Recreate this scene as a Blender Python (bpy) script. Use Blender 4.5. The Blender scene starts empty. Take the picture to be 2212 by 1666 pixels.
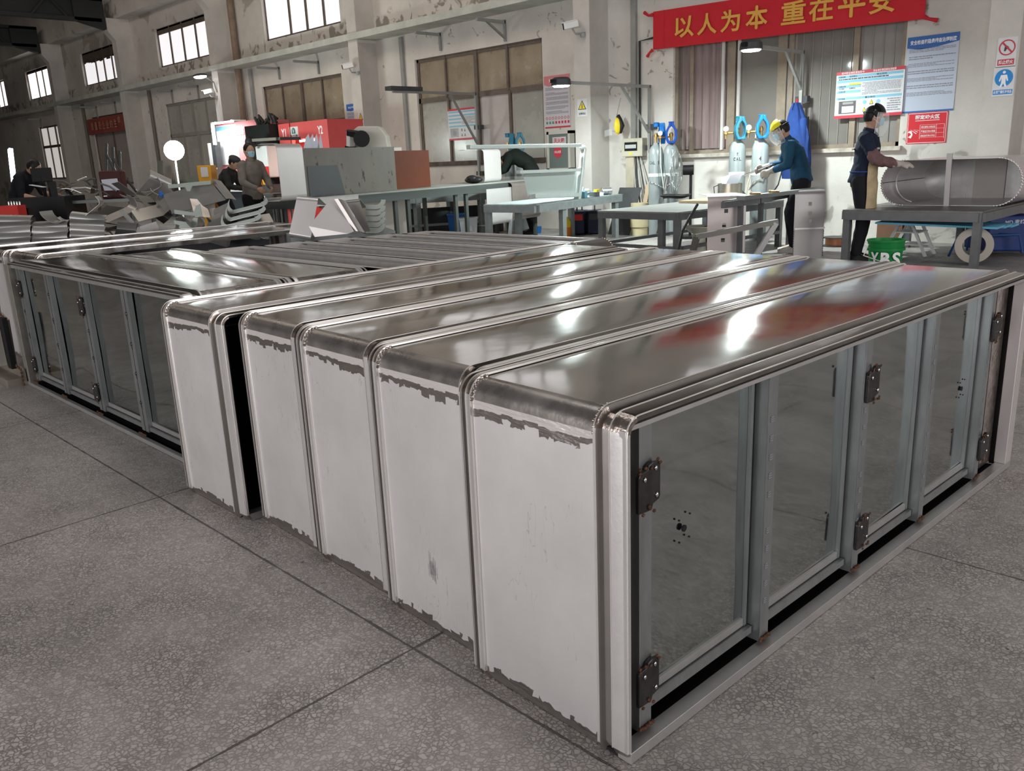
import bpy, bmesh, math, random
from mathutils import Vector, Matrix, noise
random.seed(7)
sc = bpy.context.scene
COL = sc.collection
PI = math.pi
V3 = Vector
# ------------------------------------------------------------------ camera
F_PX, YAW, PITCH, ROLL, EYE = 1803.46, math.radians(-45.48386), math.radians(-15.1863), math.radians(-2.43378), 1.3
_f = V3((math.sin(YAW) * math.cos(PITCH), math.cos(YAW) * math.cos(PITCH), math.sin(PITCH)))
_r0 = V3((math.cos(YAW), -math.sin(YAW), 0)); _u0 = _r0.cross(_f)
CR = math.cos(ROLL) * _r0 + math.sin(ROLL) * _u0
CU = -math.sin(ROLL) * _r0 + math.cos(ROLL) * _u0
CAMP = V3((0, 0, EYE))
cd = bpy.data.cameras.new('camera'); cam = bpy.data.objects.new('camera', cd); COL.objects.link(cam)
cd.sensor_fit = 'HORIZONTAL'; cd.sensor_width = 36; cd.lens = F_PX / 2212 * 36
cd.clip_start = .05; cd.clip_end = 200
m = Matrix((CR, CU, -_f)).transposed().to_4x4(); m.translation = CAMP
cam.matrix_world = m
sc.camera = cam
# ------------------------------------------------------------------ world, exposure, lights
sc.view_settings.view_transform = 'Standard'; sc.view_settings.look = 'None'
sc.view_settings.gamma = 1; sc.view_settings.use_curve_mapping = False
sc.view_settings.exposure = 0.5
w = bpy.data.worlds.new('world'); sc.world = w; w.use_nodes = True
w.node_tree.nodes['Background'].inputs[0].default_value = (.82, .9, 1, 1)
w.node_tree.nodes['Background'].inputs[1].default_value = 1.0
def area(name, loc, target, sx, sy, power, col=(1, 1, 1), shape='RECTANGLE', spread=PI):
    l = bpy.data.lights.new(name, 'AREA'); l.shape = shape; l.size = sx; l.size_y = sy; l.energy = power; l.color = col
    l.spread = spread
    o = bpy.data.objects.new(name, l); COL.objects.link(o); o.location = loc
    o.rotation_euler = (V3(target) - V3(loc)).to_track_quat('-Z', 'Y').to_euler()
    return o
# daylight that enters by the wide openings of the hall behind and beside the camera
area('daylight_front_opening', (-1, -9.3, 2.6), (-1, 5, 1.2), 12, 4.2, 640, (1, .955, .945))
area('daylight_side_opening', (11.3, 4.5, 3.0), (-5, 4.5, 1.5), 8, 4.5, 480, (1, .95, .93))
area('roof_fill_light', (-2, 3.0, 8.2), (-2, 3.0, 0), 9, 2.0, 170, (1, .96, .94))  # added unseen fill light below the closed roof
area('roof_fill_light', (-20, 2.0, 8.2), (-22, 6.0, 0), 22, 1.6, 520, (1, .87, .74))  # added warm fill that brightens the far left of the hall

# ------------------------------------------------------------------ projection helpers (pixel of the photo -> point of the hall)
def ray(px, py): return _f + CR * ((px - 1106) / F_PX) - CU * ((py - 833) / F_PX)
def atz(px, py, z=0.0): d = ray(px, py); return CAMP + d * ((z - EYE) / d.z)
def aty(px, py, y): d = ray(px, py); return CAMP + d * (y / d.y)
def atx(px, py, x): d = ray(px, py); return CAMP + d * (x / d.x)
def atd(px, py, dep): return CAMP + ray(px, py) * dep
WY = 11.81
def wp(px, py, y=WY): p = aty(px, py, y); return p.x, p.z
# ------------------------------------------------------------------ materials
MATS = {}
def mat(name, col=(.5, .5, .5), r=.5, m=0.0, var=0.0, vs=4.0, bump=0.0, bs=60.0, emis=None, es=1.0, trans=0.0, spots=None, stretch=None, rvar=0.0, alpha=1.0, coat=0.0):
    if name in MATS: return MATS[name]
    M = bpy.data.materials.new(name); M.use_nodes = True; nt = M.node_tree; N = nt.nodes; L = nt.links
    b = N['Principled BSDF']
    b.inputs['Base Color'].default_value = (*col, 1); b.inputs['Roughness'].default_value = r; b.inputs['Metallic'].default_value = m
    b.inputs['Transmission Weight'].default_value = trans; b.inputs['Alpha'].default_value = alpha
    b.inputs['Coat Weight'].default_value = coat
    if m < .5 and r > .3: b.inputs['Specular IOR Level'].default_value = .22
    tc = N.new('ShaderNodeTexCoord'); src = tc.outputs['Object']
    if stretch:
        mp = N.new('ShaderNodeMapping'); mp.inputs['Scale'].default_value = stretch; L.new(src, mp.inputs[0]); src2 = mp.outputs[0]
    else: src2 = src
    if var or rvar:
        n = N.new('ShaderNodeTexNoise'); n.inputs['Scale'].default_value = vs; n.inputs['Detail'].default_value = 6; n.inputs['Roughness'].default_value = .6
        L.new(src2, n.inputs[0])
        if var:
            mr = N.new('ShaderNodeMapRange'); mr.inputs[1].default_value = .3; mr.inputs[2].default_value = .7
            mr.inputs[3].default_value = 1 - var; mr.inputs[4].default_value = 1 + var; L.new(n.outputs[0], mr.inputs[0])
            mx = N.new('ShaderNodeVectorMath'); mx.operation = 'SCALE'; mx.inputs[0].default_value = col; L.new(mr.outputs[0], mx.inputs['Scale'])
            out = mx.outputs[0]
            if spots:
                n2 = N.new('ShaderNodeTexNoise'); n2.inputs['Scale'].default_value = spots[0]; n2.inputs['Detail'].default_value = 8; n2.inputs['Roughness'].default_value = .65
                L.new(src2, n2.inputs[0])
                m2 = N.new('ShaderNodeMapRange'); m2.inputs[1].default_value = spots[1]; m2.inputs[2].default_value = spots[1] + .06; L.new(n2.outputs[0], m2.inputs[0])
                mc = N.new('ShaderNodeMix'); mc.data_type = 'RGBA'; L.new(m2.outputs[0], mc.inputs[0]); L.new(out, mc.inputs[6]); mc.inputs[7].default_value = (*spots[2], 1); out = mc.outputs[2]
            L.new(out, b.inputs['Base Color'])
        if rvar:
            m3 = N.new('ShaderNodeMapRange'); m3.inputs[1].default_value = .3; m3.inputs[2].default_value = .7
            m3.inputs[3].default_value = max(0, r - rvar); m3.inputs[4].default_value = r + rvar; L.new(n.outputs[0], m3.inputs[0]); L.new(m3.outputs[0], b.inputs['Roughness'])
    if bump:
        n = N.new('ShaderNodeTexNoise'); n.inputs['Scale'].default_value = bs; n.inputs['Detail'].default_value = 3; L.new(src2, n.inputs[0])
        bp = N.new('ShaderNodeBump'); bp.inputs['Strength'].default_value = 1; bp.inputs['Distance'].default_value = bump; L.new(n.outputs[0], bp.inputs['Height']); L.new(bp.outputs[0], b.inputs['Normal'])
    if emis: b.inputs['Emission Color'].default_value = (*emis, 1); b.inputs['Emission Strength'].default_value = es
    MATS[name] = M; return M

def floor_mat():
    M = bpy.data.materials.new('terrazzo_floor'); M.use_nodes = True; nt = M.node_tree; N = nt.nodes; L = nt.links; b = N['Principled BSDF']
    tc = N.new('ShaderNodeTexCoord'); P = tc.outputs['Object']
    def no(scale, det=4, src=P, ro=.55):
        n = N.new('ShaderNodeTexNoise'); n.inputs['Scale'].default_value = scale; n.inputs['Detail'].default_value = det; n.inputs['Roughness'].default_value = ro; L.new(src, n.inputs[0]); return n
    def mr(src, a, b_, c, d):
        n = N.new('ShaderNodeMapRange'); [setattr(n.inputs[i + 1], 'default_value', v) for i, v in enumerate((a, b_, c, d))]; L.new(src, n.inputs[0]); return n.outputs[0]
    def mix(fac, a, c, t='MIX'):
        n = N.new('ShaderNodeMix'); n.data_type = 'RGBA'; n.blend_type = t
        (L.new(fac, n.inputs[0]) if not isinstance(fac, float) else setattr(n.inputs[0], 'default_value', fac))
        for i, v in ((6, a), (7, c)):
            if isinstance(v, tuple): n.inputs[i].default_value = (*v, 1)
            else: L.new(v, n.inputs[i])
        return n.outputs[2]
    def ma(op, a, c=None):
        n = N.new('ShaderNodeMath'); n.operation = op
        for i, v in enumerate((a, c)):
            if v is None: continue
            if isinstance(v, (int, float)): n.inputs[i].default_value = v
            else: L.new(v, n.inputs[i])
        return n.outputs[0]
    wob = no(48, 3); wv = N.new('ShaderNodeVectorMath'); wv.operation = 'SCALE'; L.new(wob.outputs[1], wv.inputs[0]); wv.inputs['Scale'].default_value = .02
    ad = N.new('ShaderNodeVectorMath'); ad.operation = 'ADD'; L.new(P, ad.inputs[0]); L.new(wv.outputs[0], ad.inputs[1])
    ve = N.new('ShaderNodeTexVoronoi'); ve.feature = 'DISTANCE_TO_EDGE'; ve.inputs['Scale'].default_value = 76; L.new(ad.outputs[0], ve.inputs[0])
    vc = N.new('ShaderNodeTexVoronoi'); vc.inputs['Scale'].default_value = 76; L.new(ad.outputs[0], vc.inputs[0])
    edge = mr(ve.outputs['Distance'], .04, .16, 0, 1)
    big = no(1.1, 6); big2 = no(5, 6)
    sep = N.new('ShaderNodeSeparateColor'); L.new(vc.outputs['Color'], sep.inputs[0])
    chip = mix(mr(sep.outputs[0], 0, 1, 0, 1), (.300, .276, .262), (.425, .393, .374))
    wear = mr(big2.outputs[0], .35, .65, .35, 1.0)
    matrix_c = (.165, .150, .141)
    dark = mix(ma('MULTIPLY', ma('SUBTRACT', 1.0, edge), wear), chip, matrix_c)
    shade = mr(big.outputs[0], .3, .7, .78, 1.2)
    sm = N.new('ShaderNodeVectorMath'); sm.operation = 'SCALE'; L.new(dark, sm.inputs[0]); L.new(shade, sm.inputs['Scale'])
    col = sm.outputs[0]
    # cast joints of the terrazzo slabs
    xyz = N.new('ShaderNodeSeparateXYZ')
    w2 = N.new('ShaderNodeVectorMath'); w2.operation = 'SCALE'; L.new(wob.outputs[1], w2.inputs[0]); w2.inputs['Scale'].default_value = .005
    a2 = N.new('ShaderNodeVectorMath'); a2.operation = 'ADD'; L.new(P, a2.inputs[0]); L.new(w2.outputs[0], a2.inputs[1]); L.new(a2.outputs[0], xyz.inputs[0])
    jn = no(9, 5)
    def joint(comp, off, pitch):
        t = ma('FRACT', ma('DIVIDE', ma('ADD', comp, -off + pitch * 100.5), pitch))
        d = ma('MULTIPLY', ma('ABSOLUTE', ma('SUBTRACT', t, .5)), pitch)
        wd = mr(jn.outputs[0], .35, .7, .0025, .0065)
        return ma('LESS_THAN', d, wd)
    j = ma('MAXIMUM', joint(xyz.outputs[0], -1.672, 1.69), joint(xyz.outputs[1], 1.222, 1.466))
    col = mix(ma('MULTIPLY', j, .85), col, (.04, .035, .032))
    sp = no(28, 3); spm = mr(sp.outputs[0], .69, .73, 0, .7); col = mix(spm, col, (.05, .045, .04))
    L.new(col, b.inputs['Base Color'])
    L.new(mr(big2.outputs[0], .3, .7, .34, .55), b.inputs['Roughness'])
    bp = N.new('ShaderNodeBump'); bp.inputs['Distance'].default_value = .0008; L.new(edge, bp.inputs['Height']); L.new(bp.outputs[0], b.inputs['Normal'])
    return M
def steel_end_mat():
    """brushed stainless sheet, with torn grinding marks close to its top and bottom edges, a highlight painted into the upper"""
    M = bpy.data.materials.new('brushed_steel_with_ground_edges'); M.use_nodes = True; nt = M.node_tree; N = nt.nodes; L = nt.links; b = N['Principled BSDF']
    tc = N.new('ShaderNodeTexCoord'); P = tc.outputs['Object']
    xyz = N.new('ShaderNodeSeparateXYZ'); L.new(P, xyz.inputs[0])
    def ma(op, a, c=None):
        n = N.new('ShaderNodeMath'); n.operation = op
        for i, v in enumerate((a, c)):
            if v is None: continue
            if isinstance(v, (int, float)): n.inputs[i].default_value = v
            else: L.new(v, n.inputs[i])
        return n.outputs[0]
    def noi(sc_, map_, det=5):
        mp = N.new('ShaderNodeMapping'); mp.inputs['Scale'].default_value = map_; L.new(P, mp.inputs[0])
        n = N.new('ShaderNodeTexNoise'); n.inputs['Scale'].default_value = sc_; n.inputs['Detail'].default_value = det; n.inputs['Roughness'].default_value = .6; L.new(mp.outputs[0], n.inputs[0]); return n.outputs[0]
    n1 = noi(14, (1, 1, .15), 3); v = N.new('ShaderNodeTexVoronoi'); v.inputs['Scale'].default_value = 26; v.feature = 'F1'; v.inputs['Randomness'].default_value = 1
    mpv = N.new('ShaderNodeMapping'); mpv.inputs['Scale'].default_value = (1, 0, .25); L.new(P, mpv.inputs[0]); L.new(mpv.outputs[0], v.inputs[0])
    sv = N.new('ShaderNodeSeparateColor'); L.new(v.outputs['Color'], sv.inputs[0])
    jag = ma('ADD', ma('MULTIPLY', n1, .045), ma('MULTIPLY', sv.outputs[0], .022))
    topm = ma('GREATER_THAN', ma('ADD', xyz.outputs[2], jag), .752)
    botm = ma('LESS_THAN', ma('SUBTRACT', xyz.outputs[2], jag), .012)
    g = ma('MAXIMUM', topm, botm)
    fine = noi(90, (3, 3, .06), 3); cloud = noi(3, (1, 1, 1), 5)
    mr = N.new('ShaderNodeMapRange'); mr.inputs[1].default_value = .3; mr.inputs[2].default_value = .7; mr.inputs[3].default_value = .90; mr.inputs[4].default_value = 1.06; L.new(cloud, mr.inputs[0])
    scl = N.new('ShaderNodeVectorMath'); scl.operation = 'SCALE'; scl.inputs[0].default_value = (.80, .775, .765); L.new(mr.outputs[0], scl.inputs['Scale'])
    # long thin scratches
    s1 = noi(5, (6, 6, .9), 2); s2 = ma('LESS_THAN', ma('ABSOLUTE', ma('SUBTRACT', s1, .5)), .0035); s3 = ma('GREATER_THAN', noi(4, (1, 1, 1), 2), .56); scr = ma('MULTIPLY', ma('MULTIPLY', s2, s3), .35)
    m0 = N.new('ShaderNodeMix'); m0.data_type = 'RGBA'; L.new(scr, m0.inputs[0]); L.new(scl.outputs[0], m0.inputs[6]); m0.inputs[7].default_value = (.3, .27, .26, 1)
    mx = N.new('ShaderNodeMix'); mx.data_type = 'RGBA'; L.new(g, mx.inputs[0]); L.new(m0.outputs[2], mx.inputs[6]); 
    hi = ma('GREATER_THAN', ma('ADD', ma('SUBTRACT', xyz.outputs[2], ma('MULTIPLY', n1, -.02)), ma('MULTIPLY', sv.outputs[0], .006)), .752)  # painted highlight along the upper part of the top grinding band
    mg = N.new('ShaderNodeMix'); mg.data_type = 'RGBA'; L.new(hi, mg.inputs[0]); mg.inputs[6].default_value = (.46, .425, .405, 1); mg.inputs[7].default_value = (.86, .82, .79, 1); L.new(mg.outputs[2], mx.inputs[7])
    L.new(mx.outputs[2], b.inputs['Base Color'])
    L.new(ma('ADD', ma('MULTIPLY', g, -.15), .43), b.inputs['Roughness'])
    L.new(ma('SUBTRACT', ma('ADD', ma('MULTIPLY', g, .33), .62), ma('MULTIPLY', ma('MULTIPLY', hi, topm), .42)), b.inputs['Metallic'])
    gr = noi(20, (.45, 1, 2.2), 4)
    hh = ma('ADD', ma('MULTIPLY', ma('MULTIPLY', gr, g), .009), ma('MULTIPLY', fine, .00025))
    bp = N.new('ShaderNodeBump'); bp.inputs['Distance'].default_value = 1; bp.inputs['Strength'].default_value = .8; L.new(hh, bp.inputs['Height']); L.new(bp.outputs[0], b.inputs['Normal'])
    return M
FLOOR = floor_mat()
STEEL_END = steel_end_mat()
STEEL_TOP = mat('polished_steel_top', (.36, .35, .335), .12, 1, var=.10, vs=3, rvar=.045, bump=.0022, bs=3.2, stretch=(1, .6, 1))
STEEL_RIB = mat('folded_steel_rib', (.68, .66, .65), .33, .7, var=.08, vs=8, bump=.0003, bs=120)
STEEL_DARK = mat('heat_stained_steel', (.36, .31, .28), .28, .9, var=.5, vs=35, bump=.002, bs=70)
RIBTOP = mat('polished_rib_top', (.31, .295, .28), .2, 1, var=.15, vs=9, rvar=.08)
GROOVET = mat('dark_groove_top', (.25, .235, .225), .3, 1, var=.15, vs=9)  # grooves of the top also darkened in colour for their shade
FOLD = mat('painted_fold_highlight', (.86, .83, .80), .30, .75)  # highlights of the folded edges painted as a bright bead colour
GROOVE = mat('shaded_groove_steel', (.34, .315, .30), .42, .7, var=.1, vs=6)  # shade of the recessed grooves painted in as a darker steel
STEEL_MIR = mat('mirror_galvanized_sheet', (.50, .545, .535), .06, 1, var=.06, vs=5, bump=.0006, bs=2.0, rvar=.025)
GALV = mat('galvanized_channel', (.315, .33, .333), .33, .75, var=.15, vs=20, bump=.0002, bs=100, stretch=(1, 1, .3))
ALU = mat('mill_finish_rail', (.58, .57, .56), .35, .8, var=.08, vs=12)
BLACKSTEEL = mat('black_steel_hinge', (.035, .032, .032), .35, .5, var=.4, vs=30, bump=.001, bs=80)
RUST = mat('rusty_weld', (.10, .045, .025), .7, .3, var=.5, vs=60, bump=.003, bs=120)
DARKGAP = mat('gap_black', (.012, .011, .012), .6)  # near-black colour painting the darkness of gaps and interiors
PLASTER = mat('stained_plaster', (.60, .565, .525), .85, 0, var=.16, vs=.8, bump=.004, bs=14, spots=(2.3, .665, (.27, .235, .205)))
def torn_plaster(M, z0, z1, thr, scale, col):
    nt = M.node_tree; N = nt.nodes; L = nt.links; b = N['Principled BSDF']; src = b.inputs['Base Color'].links[0].from_socket
    tc = N.new('ShaderNodeTexCoord'); xyz = N.new('ShaderNodeSeparateXYZ'); L.new(tc.outputs['Object'], xyz.inputs[0])
    n = N.new('ShaderNodeTexNoise'); n.inputs['Scale'].default_value = scale; n.inputs['Detail'].default_value = 7; n.inputs['Distortion'].default_value = 1.2; L.new(tc.outputs['Object'], n.inputs[0])
    n2 = N.new('ShaderNodeTexNoise'); n2.inputs['Scale'].default_value = .45; L.new(tc.outputs['Object'], n2.inputs[0])
    def mp(s_, a, c, lo, hi): q = N.new('ShaderNodeMapRange'); [setattr(q.inputs[i + 1], 'default_value', v) for i, v in enumerate((a, c, lo, hi))]; L.new(s_, q.inputs[0]); return q.outputs[0]
    def mu(a, c, op='MULTIPLY'): q = N.new('ShaderNodeMath'); q.operation = op; L.new(a, q.inputs[0]); L.new(c, q.inputs[1]); return q.outputs[0]
    m_ = mu(mu(mp(xyz.outputs[2], z0 - .1, z0 + .05, 0, 1), mp(xyz.outputs[2], z1 - .05, z1 + .1, 1, 0)), mp(mu(n.outputs[0], mp(n2.outputs[0], .35, .65, -.06, .06), 'ADD'), thr, thr + .05, 0, .8))
    x = N.new('ShaderNodeMix'); x.data_type = 'RGBA'; L.new(m_, x.inputs[0]); L.new(src, x.inputs[6]); x.inputs[7].default_value = (*col, 1); L.new(x.outputs[2], b.inputs['Base Color'])
torn_plaster(PLASTER, 4.06, 4.42, .53, 2.6, (.20, .175, .15)); torn_plaster(PLASTER, 5.2, 9, .56, 1.2, (.36, .31, .26)); torn_plaster(PLASTER, 0, 1.2, .60, 2.0, (.30, .28, .25))
torn_plaster(PLASTER, 1.2, 3.9, .66, 5, (.25, .22, .19))
PILLARM = mat('painted_pillar', (.56, .53, .50), .8, 0, var=.12, vs=1.5, bump=.003, bs=20, spots=(5, .70, (.36, .32, .28)))
LEDGEM = mat('grey_green_ledge', (.50, .51, .47), .7, 0, var=.16, vs=2.5, spots=(3, .64, (.34, .32, .28)), bump=.003, bs=30)
PAINT_GREY = mat('grey_machine_paint', (.24, .26, .255), .5, .2, var=.15, vs=6, spots=(12, .66, (.12, .10, .09)))
BENCHTOP = mat('worn_bench_plate', (.20, .195, .185), .42, .7, var=.22, vs=7, bump=.001, bs=40)
BENCHBLUE = mat('pale_blue_bench_paint', (.24, .275, .275), .5, .1, var=.15, vs=9)
SHEET = mat('matt_stainless_sheet', (.60, .58, .57), .36, .75, var=.07, vs=6, bump=.0005, bs=30)
SHEETD = mat('grey_sheet_metal', (.33, .33, .32), .34, .85, var=.15, vs=5, bump=.0008, bs=20)
DARKFR = mat('brown_window_frame', (.15, .12, .10), .6, .2, var=.2, vs=10)
WHITEFR = mat('pale_window_sash', (.55, .52, .50), .5, .1, var=.08, vs=10)
CONDUIT = mat('grey_conduit', (.30, .30, .29), .5, .3, var=.1)
BROWNPIPE = mat('brown_drain_pipe', (.22, .16, .12), .6, 0, var=.2, vs=5)
BLACK = mat('black_plastic', (.012, .012, .013), .45)
DKGREY = mat('dark_grey_paint', (.06, .062, .065), .5, .2, var=.2)
RED = mat('red_paint', (.55, .035, .03), .45, 0, var=.1)
WHITE = mat('white_paint', (.75, .75, .74), .5)
YELLOW = mat('yellow_plastic', (.75, .55, .03), .4)
BLUE = mat('blue_plastic', (.02, .13, .42), .4)
GLASSM = mat('dirty_glass', (.33, .31, .29), .08, 0, var=.15, vs=1.2, coat=.0, rvar=.04)
CABLE = mat('rubber_cable', (.03, .03, .03), .5)
CABLEW = mat('pale_hose', (.5, .5, .47), .5)
BRASS = mat('brass_fitting', (.55, .36, .12), .3, .9)
CHROME = mat('chromed_metal', (.65, .65, .65), .15, 1)
# ------------------------------------------------------------------ mesh helpers
WL = {}
class MB:
    def __init__(s): s.v = []; s.f = []; s.mi = []; s.cur = 0
    def add(s, vs, fs):
        o = len(s.v); s.v += [tuple(x) for x in vs]; s.f += [tuple(i + o for i in q) for q in fs]; s.mi += [s.cur] * len(fs); return s
    def box(s, a, b):
        x0, y0, z0 = a; x1, y1, z1 = b
        return s.add([(x0, y0, z0), (x1, y0, z0), (x1, y1, z0), (x0, y1, z0), (x0, y0, z1), (x1, y0, z1), (x1, y1, z1), (x0, y1, z1)],
                     [(0, 3, 2, 1), (4, 5, 6, 7), (0, 1, 5, 4), (1, 2, 6, 5), (2, 3, 7, 6), (3, 0, 4, 7)])
    def obox(s, c, ax, ay, az):
        c, ax, ay, az = V3(c), V3(ax), V3(ay), V3(az); vs = [c + i * ax + j * ay + k * az for k in (-1, 1) for i, j in ((-1, -1), (1, -1), (1, 1), (-1, 1))]
        return s.add(vs, [(0, 3, 2, 1), (4, 5, 6, 7), (0, 1, 5, 4), (1, 2, 6, 5), (2, 3, 7, 6), (3, 0, 4, 7)])
    def bar(s, p0, p1, w, h=None, up=(0, 0, 1)):
        p0, p1 = V3(p0), V3(p1); d = (p1 - p0); L = d.length; d.normalize(); u = V3(up)
        if abs(d.dot(u)) > .95: u = V3((0, 1, 0))
        x = d.cross(u).normalized(); u = x.cross(d)
        return s.obox((p0 + p1) / 2, d * L / 2, x * w / 2, u * (h or w) / 2)
    def rings(s, R, cap=True, closed=True):
        n = len(R[0]); vs = [p for r in R for p in r]; fs = []
        for i in range(len(R) - 1):
            for j in range(n if closed else n - 1):
                k = (j + 1) % n; fs.append((i * n + j, i * n + k, (i + 1) * n + k, (i + 1) * n + j))
        if cap: fs += [tuple(range(n))[::-1], tuple(range((len(R) - 1) * n, len(R) * n))]
        return s.add(vs, fs)
    def tube(s, pts, r, n=8, cap=True):
        pts = [V3(p) for p in pts]; rr = r if isinstance(r, (list, tuple)) else [r] * len(pts); R = []; u = None
        for i, p in enumerate(pts):
            d = (pts[min(i + 1, len(pts) - 1)] - pts[max(i - 1, 0)]).normalized()
            if u is None: u = d.orthogonal().normalized()
            u = (u - d * u.dot(d)); u = u.normalized() if u.length > 1e-6 else d.orthogonal().normalized()
            w_ = d.cross(u); R.append([p + rr[i] * (math.cos(2 * PI * k / n) * u + math.sin(2 * PI * k / n) * w_) for k in range(n)])
        return s.rings(R, cap)
    def cyl(s, p0, p1, r0, r1=None, n=20): return s.tube([p0, p1], [r0, r1 if r1 is not None else r0], n)
    def lathe(s, prof, c=(0, 0, 0), n=28, ax=(0, 0, 1), cap=True):
        ax = V3(ax).normalized(); u = ax.orthogonal().normalized() if abs(ax.z) < .99 else V3((1, 0, 0)); w_ = ax.cross(u); c = V3(c)
        return s.rings([[c + ax * z + max(r, 1e-4) * (math.cos(2 * PI * k / n) * u + math.sin(2 * PI * k / n) * w_) for k in range(n)] for r, z in prof], cap)
    def limb(s, pts, rad, n=14):
        pts = [V3(p) for p in pts]; P = []; Rr = []
        d0 = (pts[0] - pts[1]).normalized(); d1 = (pts[-1] - pts[-2]).normalized()
        for a in (80, 50, 25): P.append(pts[0] + d0 * rad[0] * math.sin(math.radians(a))); Rr.append(rad[0] * math.cos(math.radians(a)))
        P += pts; Rr += list(rad)
        for a in (25, 50, 80): P.append(pts[-1] + d1 * rad[-1] * math.sin(math.radians(a))); Rr.append(rad[-1] * math.cos(math.radians(a)))
        return s.tube(P, Rr, n)
    def ell(s, c, r, n=16, rot=None):
        c = V3(c); R = []
        for i in range(1, n):
            a = PI * i / n - PI / 2; R.append([c + ((rot @ V3(q)) if rot else V3(q)) for q in [(r[0] * math.cos(a) * math.cos(2 * PI * k / n), r[1] * math.cos(a) * math.sin(2 * PI * k / n), r[2] * math.sin(a)) for k in range(n)]])
        return s.rings(R)
    def prism(s, poly, o, ux, uy, th):
        o, ux, uy = V3(o), V3(ux), V3(uy); nn = ux.cross(uy).normalized() * th; n = len(poly)
        a = [o + ux * x + uy * y for x, y in poly]; return s.add(a + [p + nn for p in a], [tuple(range(n))[::-1], tuple(range(n, 2 * n))] + [(i, (i + 1) % n, (i + 1) % n + n, i + n) for i in range(n)])
    def ribbon(s, path, wv, th):
        """bent sheet: path of points, swept along vector wv, thickness th"""
        path = [V3(p) for p in path]; wv = V3(wv); up = []; n = len(path)
        for i in range(n):
            d = (path[min(i + 1, n - 1)] - path[max(i - 1, 0)]).normalized(); up.append(d.cross(wv).normalized() * th)
        R = [[p, p + wv, p + wv + q, p + q] for p, q in zip(path, up)]
        return s.rings(R)
    def build(s, name, mats, parent=None, world=True, smooth=32, bevel=0, tag=None):
        me = bpy.data.meshes.new(name); mats = mats if isinstance(mats, (list, tuple)) else [mats]
        off = WL.get(parent, V3((0, 0, 0))) if (world and parent) else V3((0, 0, 0)); loc = V3((0, 0, 0))
        if parent is None and world and s.v:
            xs = [p[0] for p in s.v]; ys = [p[1] for p in s.v]; zs = [p[2] for p in s.v]
            off = loc = V3(((min(xs) + max(xs)) / 2, (min(ys) + max(ys)) / 2, min(zs)))
        me.from_pydata([tuple(V3(p) - off) for p in s.v], [], s.f)
        for m_ in mats: me.materials.append(m_)
        me.polygons.foreach_set('material_index', s.mi)
        bm = bmesh.new(); bm.from_mesh(me); bmesh.ops.recalc_face_normals(bm, faces=bm.faces); bm.to_mesh(me); bm.free()
        if smooth: me.shade_smooth(); me.set_sharp_from_angle(angle=math.radians(smooth))
        o = bpy.data.objects.new(name, me); COL.objects.link(o)
        if parent: o.parent = parent; WL[o] = WL.get(parent, V3((0, 0, 0)))
        else: o.location = loc; WL[o] = loc
        if bevel:
            b = o.modifiers.new('bevel', 'BEVEL'); b.width = bevel; b.segments = 2; b.limit_method = 'ANGLE'
        if tag: settag(o, *tag)
        return o
def settag(o, label, cat, group=None):
    o['label'] = label; o['category'] = cat
    if group: o['group'] = group
    return o
def thing(name, label, cat, loc=(0, 0, 0), rz=0, group=None):
    o = bpy.data.objects.new(name, None); COL.objects.link(o); o.location = loc; o.rotation_euler = (0, 0, rz); o.empty_display_size = .1
    WL[o] = V3(loc); return settag(o, label, cat, group)
def struct(name, mb, m_, parent=None, smooth=0):
    o = mb.build(name, m_, parent, smooth=smooth)
    if not parent: o['kind'] = 'structure'
    return o
def dup(root, delta, label=None, group=None):
    r = root.copy(); COL.objects.link(r); r.location = V3(root.location) + V3(delta)
    if label: r['label'] = label
    if group: r['group'] = group
    for ch in list(root.children):
        c = ch.copy(); COL.objects.link(c); c.parent = r
        for g in list(ch.children): d = g.copy(); COL.objects.link(d); d.parent = c
    WL[r] = V3(r.location); return r
def textmesh(sx, bold=0.0):
    cu = bpy.data.curves.new('t', 'FONT'); cu.body = sx; cu.size = 1; cu.offset = bold; cu.resolution_u = 3
    o = bpy.data.objects.new('t', cu); COL.objects.link(o); dg = bpy.context.evaluated_depsgraph_get(); dg.update()
    me = bpy.data.meshes.new_from_object(o.evaluated_get(dg)); bpy.data.objects.remove(o); return me
def text(name, sx, o, ux, uy, wdt, hgt, m_, parent, bold=0.0, fat=0.0):
    """text laid in the rectangle (o, ux*wdt, uy*hgt); ux, uy unit vectors"""
    me = textmesh(sx, bold); xs = [v.co.x for v in me.vertices]; ys = [v.co.y for v in me.vertices]
    if not xs: return None
    x0, x1, y0, y1 = min(xs), max(xs), min(ys), max(ys); o = V3(o) - WL.get(parent, V3((0, 0, 0))); ux = V3(ux); uy = V3(uy); nn = ux.cross(uy).normalized()
    for v in me.vertices: v.co = o + ux * ((v.co.x - x0) / max(x1 - x0, 1e-6) * wdt) + uy * ((v.co.y - y0) / max(y1 - y0, 1e-6) * hgt)
    if fat:
        n0 = len(me.vertices); vs = [v.co.copy() for v in me.vertices]; fs = [tuple(p.vertices) for p in me.polygons]; V_, F_ = [], []
        for q, (dx, dy) in enumerate(((0, 0), (fat, 0), (-fat, 0), (0, fat), (0, -fat))): V_ += [c + ux * dx + uy * dy + nn * .0003 * q for c in vs]; F_ += [tuple(i + n0 * q for i in f) for f in fs]
        me = bpy.data.meshes.new(name); me.from_pydata([tuple(c) for c in V_], [], F_)
    me.materials.clear(); me.materials.append(m_); me.name = name
    ob = bpy.data.objects.new(name, me); COL.objects.link(ob); ob.parent = parent; WL[ob] = WL.get(parent, V3((0, 0, 0))); return ob
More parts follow.
